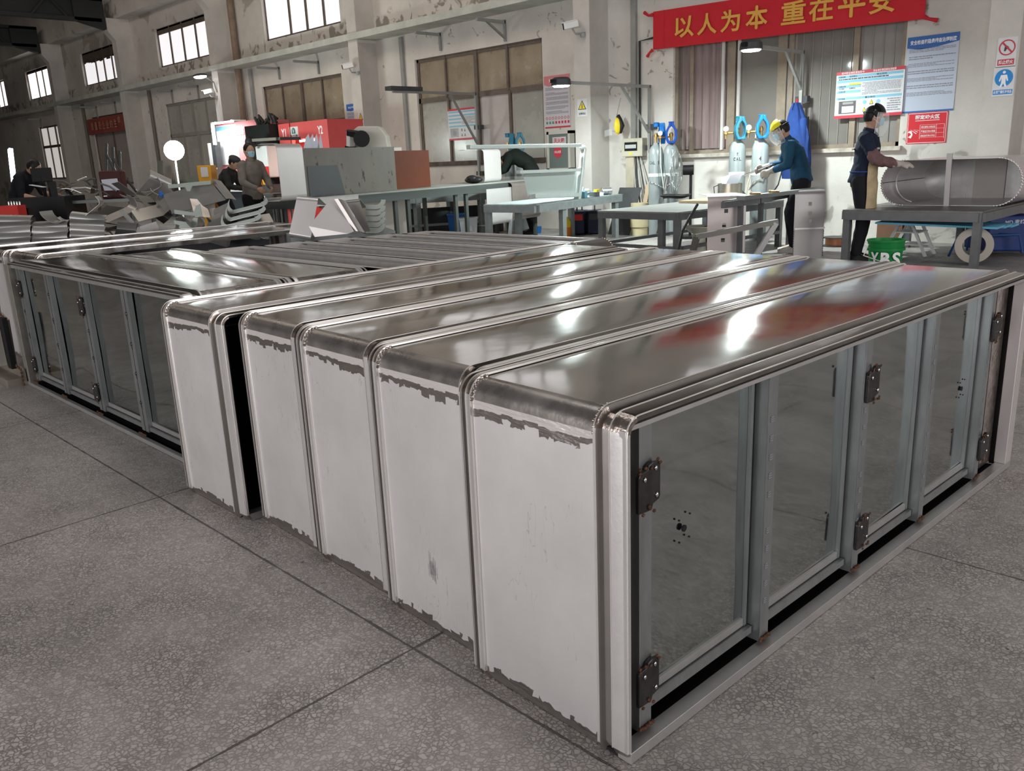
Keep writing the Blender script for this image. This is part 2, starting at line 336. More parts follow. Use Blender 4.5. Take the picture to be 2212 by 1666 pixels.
def arc(cx, cy, r, a0, a1, n=8): return [(cx + r * math.cos(math.radians(a0 + (a1 - a0) * i / n)), cy + r * math.sin(math.radians(a0 + (a1 - a0) * i / n))) for i in range(n + 1)]
def rrect(x0, y0, x1, y1, r, n=5): return arc(x1 - r, y0 + r, r, -90, 0, n) + arc(x1 - r, y1 - r, r, 0, 90, n) + arc(x0 + r, y1 - r, r, 90, 180, n) + arc(x0 + r, y0 + r, r, 180, 270, n)
# ================================================================== the hall
fl = MB().box((-60, -14, -.1), (16, 14, 0)); o = fl.build('floor', FLOOR, smooth=0); o['kind'] = 'structure'; o.data.transform(Matrix.Translation(o.location)); o.location = (0, 0, 0)
def wall_grid(mb, xs, zs, holes, y0, y1):
    X = sorted(set(list(xs) + [h[0] for h in holes] + [h[1] for h in holes])); Z = sorted(set(list(zs) + [h[2] for h in holes] + [h[3] for h in holes]))
    for i in range(len(X) - 1):
        for j in range(len(Z) - 1):
            cx, cz = (X[i] + X[i + 1]) / 2, (Z[j] + Z[j + 1]) / 2
            if not any(h[0] < cx < h[1] and h[2] < cz < h[3] for h in holes): mb.box((X[i], y0, Z[j]), (X[i + 1], y1, Z[j + 1]))
PITCH_B = 6.42
up = [(-26.83 + k * PITCH_B, -23.46 + k * PITCH_B, 4.43, 5.53) for k in range(-3, 4)]
low = [(-39.2, -36.4, 1.26, 3.34), (-33.2, -29.75, 1.0, 3.36), (-26.85, -23.35, .98, 3.36), (-20.85, -17.2, 1.2, 3.37), (-14.5, -10.88, 1.235, 3.37), (-8.07, -4.5, 1.25, 3.30)]
wb = MB(); wall_grid(wb, (-60, 13), (0, 8.6), up + low, WY, WY + .22)
struct('wall_back', wb, PLASTER)
struct('wall_left', MB().box((-60.2, -10.2, 0), (-60, WY + .22, 8.6)), PLASTER)
wr = MB(); 
for b in (((13, -10.2, 0), (13.2, .5, 8.6)), ((13, 8.5, 0), (13.2, WY + .22, 8.6)), ((13, .5, 5.3), (13.2, 8.5, 8.6)), ((13, .5, 0), (13.2, 8.5, .7))): wr.box(*b)
struct('wall_right', wr, PLASTER)
wf = MB()
for b in (((-60, -10.2, 0), (-7.2, -10, 8.6)), ((5.2, -10.2, 0), (13, -10, 8.6)), ((-7.2, -10.2, 4.8), (5.2, -10, 8.6))): wf.box(*b)
struct('wall_front', wf, PLASTER)
ROOFM = mat('dark_roof_sheeting', (.10, .085, .075), .7, .1, var=.2, vs=1.5)
TRUSSM = mat('dark_truss_steel', (.035, .037, .038), .6, .2)
rf = MB(); rf.box((-60, -10.2, 8.6), (13.2, WY + .22, 8.75))
for x in range(-58, 13, 2): rf.box((x, -10, 8.42), (x + .08, WY, 8.6))
struct('ceiling', rf, ROOFM)
# ring beam below the roof, ledge with its dark soffit, pillars with haunches, roof trusses
struct('trim_1', MB().box((-60, 11.38, 6.05), (13, WY, 8.5)), PLASTER)
struct('trim_2', MB().box((-60, 11.26, 3.90), (13, WY, 4.03)), LEDGEM)
n = 3
for k in range(-4, 3):
    x = -9.37 + k * PITCH_B if k < 1 else -3.05 + (k - 1) * PITCH_B
    p = MB().box((x - .34, 11.32, 0), (x, WY, 5.40))
    p.prism([(WY, 5.401), (11.32, 5.401), (11.12, 5.66), (11.12, 6.049), (WY, 6.049)], (x - .34, 0, 0), (0, 1, 0), (0, 0, 1), .34)
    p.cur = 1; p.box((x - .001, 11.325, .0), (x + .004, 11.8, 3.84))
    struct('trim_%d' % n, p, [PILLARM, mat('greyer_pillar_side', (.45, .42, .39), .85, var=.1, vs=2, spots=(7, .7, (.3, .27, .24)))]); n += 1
for k in range(-4, 2):
    x = -9.37 + k * PITCH_B - .17; t = MB()
    for xx in (x,):
        t.box((xx - .14, -10, 5.92), (xx + .14, 11.0, 6.02)); t.box((xx - .14, -10, 6.52), (xx + .14, 11.1, 6.62)); t.box((xx - .02, -10, 5.95), (xx + .02, 11.1, 6.6))
        t.prism([(10.2, 5.95), (11.1, 5.72), (11.1, 6.6), (10.2, 6.6)], (xx - .14, 0, 0), (0, 1, 0), (0, 0, 1), .28)
        for yy in range(-9, 11, 2): t.bar((xx + .13, yy, 6.0), (xx + .13, yy + .5, 6.55), .05); t.bar((xx + .13, yy + 1, 6.0), (xx + .13, yy + .5, 6.55), .05)
        for yy in range(-9, 11, 3): t.bar((xx, yy, 6.6), (xx, yy + 1.5, 8.4), .08); t.bar((xx, yy + 3, 6.6), (xx, yy + 1.5, 8.4), .08)
    struct('trim_%d' % n, t, TRUSSM); n += 1
pur = MB()
for y in (9.3, 6.2, 3.1, 0): pur.box((-60, y, 8.1), (13, y + .12, 8.3))
struct('trim_%d' % n, pur, TRUSSM); n += 1

# ---- windows
def lit(name, col, s): return mat(name, col, .4, emis=col, es=s)
DAY = mat('daylight_frosted_pane', (.8, .82, .85), .5, var=.06, vs=2, emis=(.93, .90, .92), es=.60)
DAYB = mat('bright_daylight_pane', (.8, .82, .85), .5, var=.06, vs=2, emis=(1, .97, .95), es=.95)
BOARDM = mat('sooty_blocked_pane', (.13, .105, .085), .7, var=.25, vs=2)
PANEBR = mat('brown_filmed_pane', (.29, .235, .17), .3, var=.22, vs=1.5, spots=(1.6, .60, (.36, .34, .27)), rvar=.1)
PANEGR = mat('grey_clouded_pane', (.36, .35, .315), .28, var=.12, vs=1.2, rvar=.1)
wn = 1
for i, (x0, x1, z0, z1) in enumerate(up):
    fr = MB(); t = .05; y0, y1 = WY + .07, WY + .13
    for b in (((x0, y0, z0), (x1, y1, z0 + t)), ((x0, y0, z1 - t), (x1, y1, z1)), ((x0, y0, z0), (x0 + t, y1, z1)), ((x1 - t, y0, z0), (x1, y1, z1))): fr.box(*b)
    root = struct('window_%d' % wn, fr, DARKFR); wn += 1; k_ = 4
    bright = i < 2
    for j in range(1, 4):
        xm = x0 + (x1 - x0) * (.12 + .88 * j / 4) if i != 3 else x0 + (x1 - x0) * j / 4
        MB().box((xm - .035, y0 - .01, z0), (xm + .035, y1, z1)).build('mullion', DARKFR, root, smooth=0)
    zt = z1 - {3: .17, 2: .30, 1: .10}.get(i, .02)
    MB().box((x0, y0 + .02, z0), (x1, y0 + .03, zt)).build('pane', DAYB if bright else DAY, root, smooth=0)
    if zt < z1 - .05: MB().box((x0, y0 + .0, zt), (x1, y0 + .03, z1)).build('blocked_pane', BOARDM, root, smooth=0)
    if i == 2:
        s_ = MB(); rnd = random.Random(3); xx = x0
        while xx < x1 - .1: w_ = rnd.uniform(.15, .4); s_.prism([(0, 0), (w_, rnd.uniform(-.02, .02)), (w_ * .9, .22), (0, .22)], (xx, y0 + .012, zt - rnd.uniform(.02, .10)), (1, 0, 0), (0, 0, 1), .004); xx += w_ * .8
        s_.build('soot_flake', BOARDM, root, smooth=0)
def lower(i, cols, transom, panes, framem, extra=None):
    global wn
    x0, x1, z0, z1 = low[i]; y0, y1 = WY + .05, WY + .13; t = .06
    fr = MB()
    for b in (((x0, y0, z0), (x1, y1, z0 + t)), ((x0, y0, z1 - t), (x1, y1, z1)), ((x0, y0, z0), (x0 + t, y1, z1)), ((x1 - t, y0, z0), (x1, y1, z1))): fr.box(*b)
    if transom: fr.box((x0, y0, transom - .05), (x1, y1, transom + .05))
    root = struct('window_%d' % wn, fr, framem); wn += 1
    for c in cols:
        xm = x0 + (x1 - x0) * c[0]; hw = c[1] / 2; za, zb = (z0, z1) if len(c) < 3 else ((transom, z1) if c[2] == 'u' else (z0, transom))
        MB().box((xm - hw, y0 - .015, za), (xm + hw, y1, zb)).build('mullion', framem, root, smooth=0)
    for (a, b, c, d, m_) in panes:
        MB().box((x0 + (x1 - x0) * a, y0 + .03, z0 + (z1 - z0) * c), (x0 + (x1 - x0) * b, y0 + .045, z0 + (z1 - z0) * d)).build('pane', m_, root, smooth=0)
    return root, y0
lower(0, [(.33, .05), (.66, .08)], 2.55, [(0, 1, 0, 1, mat('dull_daylight_pane', (.7, .68, .64), .5, var=.1, vs=2, emis=(.95, .90, .85), es=.33))], DARKFR)
lower(1, [(.5, .06)], 0, [(0, 1, 0, 1, mat('plain_grey_board', (.33, .29, .27), .7, var=.08, vs=2))], DARKFR)
lower(2, [(.25, .05, 'u'), (.5, .09, 'u'), (.75, .05, 'u'), (.27, .05, 'l'), (.55, .14, 'l')], 2.42, [(0, 1, 0, 1, PANEGR)], mat('grey_old_frame', (.26, .25, .22), .6, var=.1))
r_, y_ = lower(3, [(.25, .04, 'u'), (.5, .10), (.75, .05), (.24, .05, 'l')], 2.35, [(0, 1, .5, 1, PANEBR), (0, 1, 0, .5, PANEGR)], DARKFR)
low[3]
r_, y_ = lower(4, [(.25, .04, 'u'), (.5, .09), (.74, .05, 'u'), (.26, .05, 'l'), (.75, .06, 'l')], 2.55, [(0, 1, .62, 1, PANEBR), (0, .5, 0, .62, PANEGR), (.5, .77, 0, .62, mat('white_backed_pane', (.50, .455, .44), .35, var=.06)), (.77, 1, 0, .62, PANEGR)], DARKFR)
x0, x1 = low[4][:2]
MB().box((x0 - .02, WY - .03, 1.21), (x1 + .02, WY + .05, 1.30)).build('sill', mat('sooty_sill', (.10, .075, .065), .7, var=.4, vs=6), r_, smooth=0)
# big window below the banner: curtain on the left, clear panes with dim interior
PANED = mat('dim_reflecting_pane', (.185, .17, .155), .07, 0, var=.10, vs=.9, rvar=.03)
PANEH = mat('hazy_reflecting_pane', (.27, .25, .235), .12, 0, var=.12, vs=1.4, rvar=.04)
FR2 = mat('tan_aluminium_frame', (.27, .22, .17), .5, .3, var=.15, vs=8)
r_, y_ = lower(5, [(.09, .06), (.285, .13), (.515, .14), (.555, .06), (.815, .08)], 0, [(.31, .5, 0, 1, PANED), (.5, .57, 0, 1, PANEH), (.57, .8, 0, 1, PANED), (.8, 1, 0, 1, PANEH)], FR2)
x0, x1, z0, z1 = low[5]
cur = MB(); pts = []; N_ = 40
for k in range(N_ + 1): pts.append((x0 + .12 + (.85) * k / N_, y_ + .035 + .02 * math.sin(k * .9) + .01 * math.sin(k * 2.3), z0 + .08))
cur.ribbon(pts, (0, 0, z1 - z0 - .35), .004); cur.build('curtain', mat('mauve_curtain', (.25, .19, .185), .8, var=.15, vs=6, stretch=(3, 1, .2)), r_, smooth=60)
MB().box((x0 + .05, y_ + .06, z0), (x0 + 1.0, y_ + .07, z1)).build('pane', PANED, r_, smooth=0)
for c in (.24, .315): MB().box((x0 + (x1 - x0) * c, y_ - .03, z0 + .05), (x0 + (x1 - x0) * c + .045, y_ + .0, 2.95)).build('sash', WHITEFR, r_, smooth=0)
bg = MB()
for j in range(14): xx = x0 + 1.85 + j * .14; bg.box((xx, y_ + .02, z0 + .06), (xx + .012, y_ + .032, z1))
bg.build('grille', mat('pale_window_grille', (.225, .21, .195), .5), r_, smooth=0)
MB().box((x0 - .05, WY - .07, 1.20), (x1 + .05, WY + .06, 1.255)).build('sill', mat('dusty_sill', (.42, .38, .33), .7, var=.35, vs=7), r_, smooth=0)
# behind the panes: shallow boxed reveal so nothing shows through
bk = MB()
for h in up + low: bk.box((h[0] - .1, WY + .19, h[2] - .1), (h[1] + .1, WY + .21, h[3] + .1))
struct('trim_%d' % n, bk, BOARDM); n += 1

# ---- things fixed to the wall
def wallpt(px, py, off=.0): x, z = wp(px, py, WY - off); return V3((x, WY - off, z))
def bracket(px, py, ex, ey, drop=.33, brace=False, label='', name='steel_bracket'):
    P = wallpt(px, py, .02); Q = atx(ex, ey, P.x); Q.z = P.z
    t = thing(name, label, 'bracket', P, 0, 'short steel brackets under the ledge')
    MB().bar(P + V3((0, 0, .0)), Q, .05).build('arm', CONDUIT, t, smooth=0)
    MB().bar(P + V3((0, 0, .04)), P - V3((0, 0, drop)), .05).build('upright', CONDUIT, t, smooth=0)
    if brace: MB().bar(P - V3((0, 0, drop - .05)), P * .3 + Q * .7, .035).build('brace', CONDUIT, t, smooth=0)
    return t
bracket(1090, 48, 1030, 43, .33, True, 'braced steel bracket under the ledge above the brown paned window')
bracket(950, 75, 897, 72, .30, False, 'short steel bracket above the left of the brown paned window')
bracket(687, 135, 633, 128, .26, False, 'right steel bracket above the window behind the red press')
bracket(602, 148, 555, 145, .26, False, 'left steel bracket above the window behind the red press')
bracket(371, 197, 340, 194, .34, False, 'left dark bracket above the grey framed window')
bracket(427, 187, 385, 184, .34, False, 'right dark bracket above the grey framed window')
bracket(208, 232, 170, 231, .36, False, 'dark bracket above the left of the faded red banner')
bracket(248, 222, 215, 222, .34, False, 'dark bracket above the right of the faded red banner')
bracket(88, 258, 60, 258, .34, False, 'dark bracket above the tall bright window')
bracket(1895, -8, 1850, -8, .2, False, 'steel bracket above the red banner')
# wall conduits and pipes
def pipe(name, pts, r, m_, label, cat, group=None): return MB().tube(pts, r, 10).build(name, m_, tag=(label, cat, group))
for px, lab in ((873, 'grey vertical conduit left of the brown paned window'), (1372, 'grey vertical conduit beside the steel lamp arm')):
    x = wp(px, 150)[0]; MB().box((x - .05, WY - .06, 0), (x + .05, WY, 3.86)).build('wall_conduit', CONDUIT, tag=(lab, 'conduit', 'vertical conduits on the wall'))
x = wp(1384, 120)[0]; pipe('wall_pipe', [(x, WY - .03, 1.5), (x, WY - .03, 3.05), (x + .3, WY - .03, 3.07), (-4.0, WY - .05, 3.36)], .018, CABLE, 'thin black pipe running up and along above the red banner', 'pipe')
x = wp(522, 140)[0]; pipe('drain_pipe', [(x, WY - .13, 0), (x, WY - .13, 3.8), (x, WY - .13, 8)], .09, BROWNPIPE, 'thick brown vertical drain pipe beside a pillar', 'pipe')
x = wp(548, 200)[0]; MB().box((x - .07, WY - .06, .5), (x + .07, WY, 3.86)).build('wall_conduit', CONDUIT, tag=('dark grey vertical conduit behind the first press', 'conduit'))
for px in (330, 182, 128): 
    x = wp(px, 230)[0]; pipe('wall_pipe', [(x, WY - .07, 0), (x, WY - .07, 3.86)], .05, mat('dull_pipe', (.16, .14, .12), .6), {330: 'dull pipe left of the grey framed window', 182: 'dull pipe beside the faded red banner', 128: 'dull pipe left of the tall bright window behind the scrap'}[px], 'pipe')
EM = lit('led_disc', (1, 1, 1), 12)
def arm_lamp(wx, wy, ex, ey, label, zdrop, brace, on=True, lampat=1.0, rad=.135):
    P = wallpt(wx, wy, .10); Q = atx(ex, ey, P.x); z = P.z; Q = V3((P.x, Q.y, z))
    t = thing('lamp_arm', label + ' arm of square steel tube', 'lamp arm', P - V3((0, 0, zdrop)), 0, 'steel lamp arms on the wall')
    MB().bar(P - V3((0, 0, zdrop)), P + V3((0, 0, .02)), .045).build('post', CONDUIT, t, smooth=0)
    MB().bar(P, Q, .045).build('arm', CONDUIT, t, smooth=0)
    MB().bar(P - V3((0, 0, brace)), P + (Q - P) * .33, .035).build('brace', CONDUIT, t, smooth=0)
    for dz in (.62, zdrop - .05): MB().box((P.x - .09, P.y + .0, P.z - dz - .04), (P.x + .09, WY, P.z - dz + .04)).build('wall_plate', DKGREY, t, smooth=0)
    if on:
        c = Q + V3((0, .12, -.035))
        l = thing('led_lamp', label + ' with bright white disc and dark hood', 'lamp', c, 0, 'round LED work lamps')
        MB().lathe([(.02, .10), (rad * .8, .10), (rad * 1.02, .07), (rad * 1.08, 0), (rad, -.012), (rad * .97, -.012)], c).build('hood', DKGREY, l)
        MB().lathe([(.0, -.03), (rad * .8, -.028), (rad * .96, -.008), (rad * .96, 0)], c).build('diffuser', EM, l)
        MB().box((c.x - .03, c.y - .2, c.z + .02), (c.x + .03, c.y - .1, c.z + .07)).build('bracket', BLACK, l, smooth=0)
        a = area('lamp_light', c - V3((0, 0, .045)), c - V3((0, 0, 1)), .22, .22, 95, (.87, 1, .98), 'DISK'); a.parent = l; a.location = (0, 0, -.045)
    return t
arm_lamp(1403, 187, 1200, 182, 'LED lamp left of the gas cylinders', 1.0, .72)
arm_lamp(1735, 113, 1612, 104, 'LED lamp in front of the banner window', .95, .5)
arm_lamp(1027, 203, 848, 193, 'unlit dark fixture carrying', 1.55, .95, on=False)
x3 = atx(848, 193, wallpt(1027, 203, .1).x)
MB().box((x3.x - .09, x3.y - .1, x3.z - .02), (x3.x + .09, x3.y + .62, x3.z + .05)).build('batten_light', DKGREY, tag=('unlit dark batten light on the long arm before the brown paned window', 'light fixture'))
# street-type LED head on the far pillar, and the glaring floor-stand lamp
P = aty(462, 178, 11.25); c = atx(432, 163, P.x)
t = thing('pillar_lamp', 'small glaring LED head on a bent arm high on the far pillar', 'lamp', c)
MB().tube([P + V3((0, .05, -.25)), P, c + V3((.05, .05, 0))], .02).build('arm', CONDUIT, t); MB().ell(c, (.30, .14, .05)).build('housing', DKGREY, t)
MB().ell(c - V3((0, 0, .03)), (.27, .125, .05)).build('diffuser', EM, t)
a = area('lamp_light', c, c + V3((-.5, -.5, -1)), .2, .2, 16, (.85, .96, 1), 'DISK', math.radians(120)); a.parent = t; a.location = (0, 0, -.09)
c = atd(376, 325, 17.5)
t = thing('stand_lamp', 'glaring round white work lamp on a thin pole beyond the scrap pile', 'lamp', (c.x, c.y, 0))
MB().tube([(c.x, c.y, .02), (c.x, c.y, c.z)], .018).build('pole', WHITE, t)
MB().cyl((c.x, c.y, 0), (c.x, c.y, .03), .22).build('base', DKGREY, t)
MB().ell(c, (.2, .2, .2)).build('bulb', lit('glaring_bulb', (.93, 1, .96), 40), t)
l = bpy.data.lights.new('lamp_light', 'POINT'); l.energy = 85; l.color = (.85, 1, .93); l.shadow_soft_size = .2; a = bpy.data.objects.new('lamp_light', l); COL.objects.link(a); a.parent = t; a.location = (.35, -.35, c.z)
# lit door gap at the far left, built as glowing strip on added post
c0 = atd(22, 322, 24); c1 = atd(30, 392, 24)
t = thing('lit_door_gap', 'tall slanting blue-white glowing strip of a lit door gap on an added dark post at the far left', 'light', (c1.x, c1.y, 0))
MB().bar(c0, c1, .16, .1).build('gap_glow_strip', lit('blue_white_gap_glow', (.55, .75, 1), 9), t, smooth=0)
MB().bar(c1 + V3((.02, .02, 0)), V3((c1.x, c1.y, 0)), .14).build('post', DKGREY, t, smooth=0)
# cctv cameras
def cctv(px, py, label, flip=1, s=1.0):
    b = wallpt(px, py, .0) if False else V3(aty(px, py, 11.30)); d = (V3((0, -.25, EYE + 1)) - b); d = V3((-.75 * flip, -.6, -.15)).normalized()
    t = thing('security_camera', label, 'camera', b + V3((0, .02, -.1)), 0, 'security cameras on the pillars')
    MB().cyl(b + V3((.1, .02, -.16)), b + V3((.1, .0, -.10)), .05).build('mount', CONDUIT, t); MB().tube([b + V3((.1, -.0, -.12)), b + V3((.05, -.12, -.12)), b + V3((0, -.14, -.04))], .015).build('bracket', CONDUIT, t)
    x_ = d.cross(V3((0, 0, 1))).normalized(); z_ = x_.cross(d); cc = b + V3((-.02, -.14, .02))
    MB().obox(cc, d * .12 * s, x_ * .055 * s, z_ * .05 * s).build('body', WHITE, t, smooth=0, bevel=.01)
    MB().cyl(cc + d * .115 * s, cc + d * .14 * s, .05 * s, .048 * s).build('lens', BLACK, t)
    MB().obox(cc + z_ * .055 * s + d * .03 * s, d * .13 * s, x_ * .06 * s, z_ * .006).build('sunshade', WHITE, t, smooth=0)
cctv(1248, 58, 'white box security camera on the nearest pillar'); cctv(766, 145, 'white security camera on the middle pillar under the ledge'); cctv(462, 200, 'small white security camera on the far pillar below the LED head')
# ---- banners
REDCL = mat('red_banner_cloth', (.50, .018, .028), .62, var=.07, vs=3)
GOLD = mat('gold_banner_print', (.66, .36, .07), .55)
def cloth(x0, z0, x1, z1, y, th, wav, zs=0.0):
    nx, nz = 60, 8; mb = MB(); f = lambda x, z: y - .03 - wav * (math.sin(x * 3.1) * .5 + math.sin(x * 7.3 + z * 3) * .3) * .5
    g = []; 
    for s_ in (0, -th):
        for j in range(nz + 1):
            for i in range(nx + 1):
                x = x0 + (x1 - x0) * i / nx; z = z0 + (z1 - z0) * j / nz + zs * (x - x0); g.append((x, f(x, z) + s_, z))
    fs = [];q = (nx + 1) * (nz + 1)
    for j in range(nz):
        for i in range(nx): a = j * (nx + 1) + i; fs += [(a, a + 1, a + nx + 2, a + nx + 1), (a + q, a + nx + 1 + q, a + nx + 2 + q, a + 1 + q)]
    mb.add(g, fs); return mb
bx0, bz1 = wp(1418, 36); _, bz0 = wp(1420, 108); bx1 = wp(2003, 42)[0]; bz0b = wp(2003, 42)[1]
ban = cloth(bx0, bz0, bx1, bz0 + .56, WY - .06, .004, .02, (bz0b - bz0) / (bx1 - bx0)).build('safety_banner', REDCL, smooth=60, tag=('long red cloth banner with gold Chinese characters over the window', 'banner'))
sl = (bz0b - bz0) / (bx1 - bx0)
for ch, px, pw in (('以', 1466, 42), ('人', 1515, 42), ('为', 1565, 42), ('本', 1620, 45), ('重', 1695, 52), ('在', 1754, 52), ('平', 1817, 56), ('安', 1882, 56)):
    xa = wp(px, 60)[0]; xb = wp(px + pw, 60)[0]; hh = .30; zc = bz0 + sl * (xa - bx0) + .125
    text('character', ch, (xa, WY - .115, zc), (1, 0, sl), (0, 0, 1), (xb - xa), hh, GOLD, ban, bold=(.0 if ch in '平本' else .02), fat=(.008 if ch in '平本' else 0))
MB().box((bx0 + .21, WY - .104, bz0 - .0), (bx0 + .214, WY - .1, bz0 + .56)).build('seam', REDCL, ban)
for (x, z, dx, dz) in ((bx0, bz0 + .52, -.16, .05), (bx0, bz0, -.10, -.09), (bx1, bz0b + .02, .16, -.06)):
    MB().tube([(x, WY - .09, z), (x + dx * .4, WY - .12, z + dz * .2 - .02), (x + dx, WY - .1, z + dz)], [.03, .018, .028]).build('tie', REDCL, ban)
fx0, fz1 = wp(193, 262); fx1, fz0 = wp(278, 284)
fb = cloth(fx0, 2.76, fx1, 3.30, WY - .06, .004, .05).build('faded_banner', mat('faded_red_cloth', (.27, .07, .055), .75, var=.12), smooth=60, tag=('small faded red banner with pale characters on the far wall', 'banner'))
xx = fx0 + .45
for i, ch in enumerate('质量是企业的生命'):
    text('character', ch, (xx, WY - .13, 2.9 + (.10 if i > 6 else 0) * (i - 6)), (1, 0, 0), (0, 0, 1), .26, .26, mat('faded_gold_print', (.55, .27, .17), .7), fb, bold=.01); xx += .36
# ---- posters and signs
PAPERM = mat('printed_paper_white', (.66, .66, .68), .35); INK = mat('black_ink', (.06, .06, .07), .5); PBLUE = mat('poster_blue', (.05, .14, .40), .4); SKY = mat('poster_light_blue', (.22, .50, .66), .4)
PRED = mat('poster_red', (.55, .05, .07), .4); PYEL = mat('sign_yellow', (.78, .62, .05), .4); WPRINT = mat('white_print', (.82, .82, .84), .5); GREYINK = mat('grey_small_print', (.26, .26, .30), .5); PINKP = mat('pale_pink_print', (.62, .22, .24), .4)
def poster(name, c0, c1, basem, label, cat='poster', y=WY - .004, th=.004, grp=None):
    """c0,c1: top-left and bottom-right pixels"""
    x0, z1 = wp(*c0, y); x1, z0 = wp(*c1, y)
    o = MB().box((x0, y - th, z0), (x1, y, z1)).build(name, basem, smooth=0, tag=(label, cat, grp))
    W, H = x1 - x0, z1 - z0; yy = y - th - .0015
    def band(nm, a, b, c, d, m_, dy=0): return MB().box((x0 + W * a, yy - dy, z0 + H * c), (x0 + W * b, yy - dy + .0012, z0 + H * d)).build(nm, m_, o, smooth=0)
    def tx(s_, a, b, c, d, m_, bold=.01, nm='lettering'): return text(nm, s_, (x0 + W * a, yy - .0015, z0 + H * c), (1, 0, 0), (0, 0, 1), W * (b - a), H * (d - c), m_, o, bold)
    def lines(a, b, c, d, k, m_=GREYINK, nm='small_print', rnd=random.Random(1)):
        mb = MB()
        for i in range(k):
            z = z0 + H * (d - (d - c) * (i + .5) / k); e = b if rnd.random() < .7 else a + (b - a) * rnd.uniform(.4, .9); hh = H * (d - c) / k * .22; xx = x0 + W * a + (W * .04 if rnd.random() < .25 else 0); xe = x0 + W * e
            while xx < xe: w_ = min(rnd.uniform(.015, .05), xe - xx); mb.box((xx, yy - .0012, z - hh), (xx + w_, yy, z + hh)); xx += w_ + rnd.uniform(.004, .009)
        return mb.build(nm, m_, o, smooth=0)
    def disc(nm, cx, cz, r, m_, dy=0, ring=0):
        C = V3((x0 + W * cx, yy - dy, z0 + H * cz)); R = W * r
        mb = MB()
        if ring: mb.lathe([(R, 0), (R, .0015), (R * ring, .0015), (R * ring, 0), (R, 0)], C, 32, (0, -1, 0), False)
        else: mb.lathe([(0, 0), (R, 0), (R, .0015), (0, .0015)], C, 32, (0, -1, 0))
        return mb.build(nm, m_, o)
    def poly(nm, pts, m_, dy=0): return MB().prism([(W * a, H * b) for a, b in pts], (x0, yy - dy, z0), (1, 0, 0), (0, 0, 1), .0012).build(nm, m_, o, smooth=0)
    return band, tx, lines, disc, poly, o
b_, t_, l_, d_, p_, o_ = poster('inspection_rules_poster', (1962, 82), (2059, 238), mat('pale_blue_paper', (.50, .55, .66), .3), 'tall pale blue poster of safety inspection rules with dark blue header')
p_('header', [(0, .86), (.25, .83), (.6, .845), (1, .89), (1, 1), (0, 1)], PBLUE); b_('footer', 0, 1, 0, .022, PBLUE); t_('安全检查和隐患排查治理制度', .06, .95, .895, .955, WPRINT, .02)
for k in range(7): l_(.05, .95, .79 - k * .095, .845 - k * .095, 2 if k % 2 else 3)
b_, t_, l_, d_, p_, o_ = poster('hazard_notice_board', (1808, 157), (1948, 248), PAPERM, 'wide white hazard notice with blue bars, red edges and a photo', y=WY - .03)
b_('top_band', 0, 1, .93, 1, PRED, ); b_('bottom_band', 0, 1, 0, .065, PRED); t_('杭州职业病危害告知卡', .08, .42, .94, .99, WPRINT, .01); t_('职业病危害因素检测结果', .55, .88, .94, .99, WPRINT, .01)
for z in (.86, .76, ): b_('blue_bar', .02, .98, z, z + .055, SKY)
for z in (.66, .55,): b_('blue_bar', .02, .38, z - .01, z + .045, SKY)
b_('blue_bar', .02, .98, .40, .45, SKY); b_('yellow_cell', .2, .38, .70, .745, PYEL); l_(.40, .96, .48, .74, 10); l_(.04, .9, .81, .86, 1, INK); l_(.78, .97, .10, .38, 6)
for i, (s_, a, b) in enumerate((('危害因素', .04, .14), ('电焊烟尘', .2, .32), ('理化特性', .6, .75))): t_(s_, a, b, .868, .905, INK)
for i, (s_, a, b, c) in enumerate((('健康危害', .05, .15, .665), ('应急处理', .05, .15, .555), ('防护措施', .05, .15, .405), ('警示标识', .45, .6, .405), ('当心弧光', .05, .13, .62), ('注意防尘', .2, .3, .62))): t_(s_, a, b, c, c + .035, INK)
b_('photo', .06, .32, .10, .37, mat('photo_dark', (.10, .09, .10), .3)); b_('photo_detail', .11, .29, .12, .26, PAPERM, .002); b_('photo_detail', .12, .28, .30, .35, mat('photo_grey', (.3, .3, .3), .4), .002)
for i in range(3):
    for j in range(2):
        cx, cz = .45 + i * .1, .32 - j * .15
        if (i + j) % 2 == 0: d_('blue_disc_symbol', cx, cz, .028, SKY)
        else: p_('triangle_symbol', [(cx - .03, cz - .05), (cx + .03, cz - .05), (cx, cz + .05)], INK); p_('triangle_symbol', [(cx - .022, cz - .04), (cx + .022, cz - .04), (cx, cz + .035)], PYEL, .0015)
b_, t_, l_, d_, p_, o_ = poster('hot_work_sign', (1962, 245), (2043, 308), mat('sign_red', (.62, .035, .045), .3), 'red sign with white characters and hand with sparks under the blue poster', 'sign')
for q in ((.02, .98, .02, .035), (.02, .98, .965, .98), (.02, .03, .02, .98), (.97, .98, .02, .98), (.2, .8, .73, .745)): b_('white_rule', *q, WPRINT)
t_('固定动火区', .2, .8, .78, .92, WPRINT, .03)
for k in range(3): b_('white_rule', .33, .93, .19 + k * .14, .195 + k * .14, WPRINT); t_(('经批准可动火作业', '严格执行动火制度', '请注意防火安全区')[k], .36, .72, .215 + k * .14, .285 + k * .14, WPRINT)
b_('white_rule', .33, .337, .15, .6, WPRINT); b_('white_rule', .74, .745, .19, .6, WPRINT); b_('white_rule', .93, .937, .15, .6, WPRINT); b_('white_rule', .33, .93, .6, .605, WPRINT)
p_('hand_symbol', [(.04, .22), (.12, .18), (.16, .3), (.12, .42), (.06, .42), (.03, .36), (.09, .36), (.12, .30), (.09, .26)], WPRINT)
for k in range(3): p_('spark_symbol', [(.08 + k * .05, .47), (.11 + k * .05, .45), (.26 + k * .03, .33 + k * .05), (.24 + k * .03, .32 + k * .05)], WPRINT)
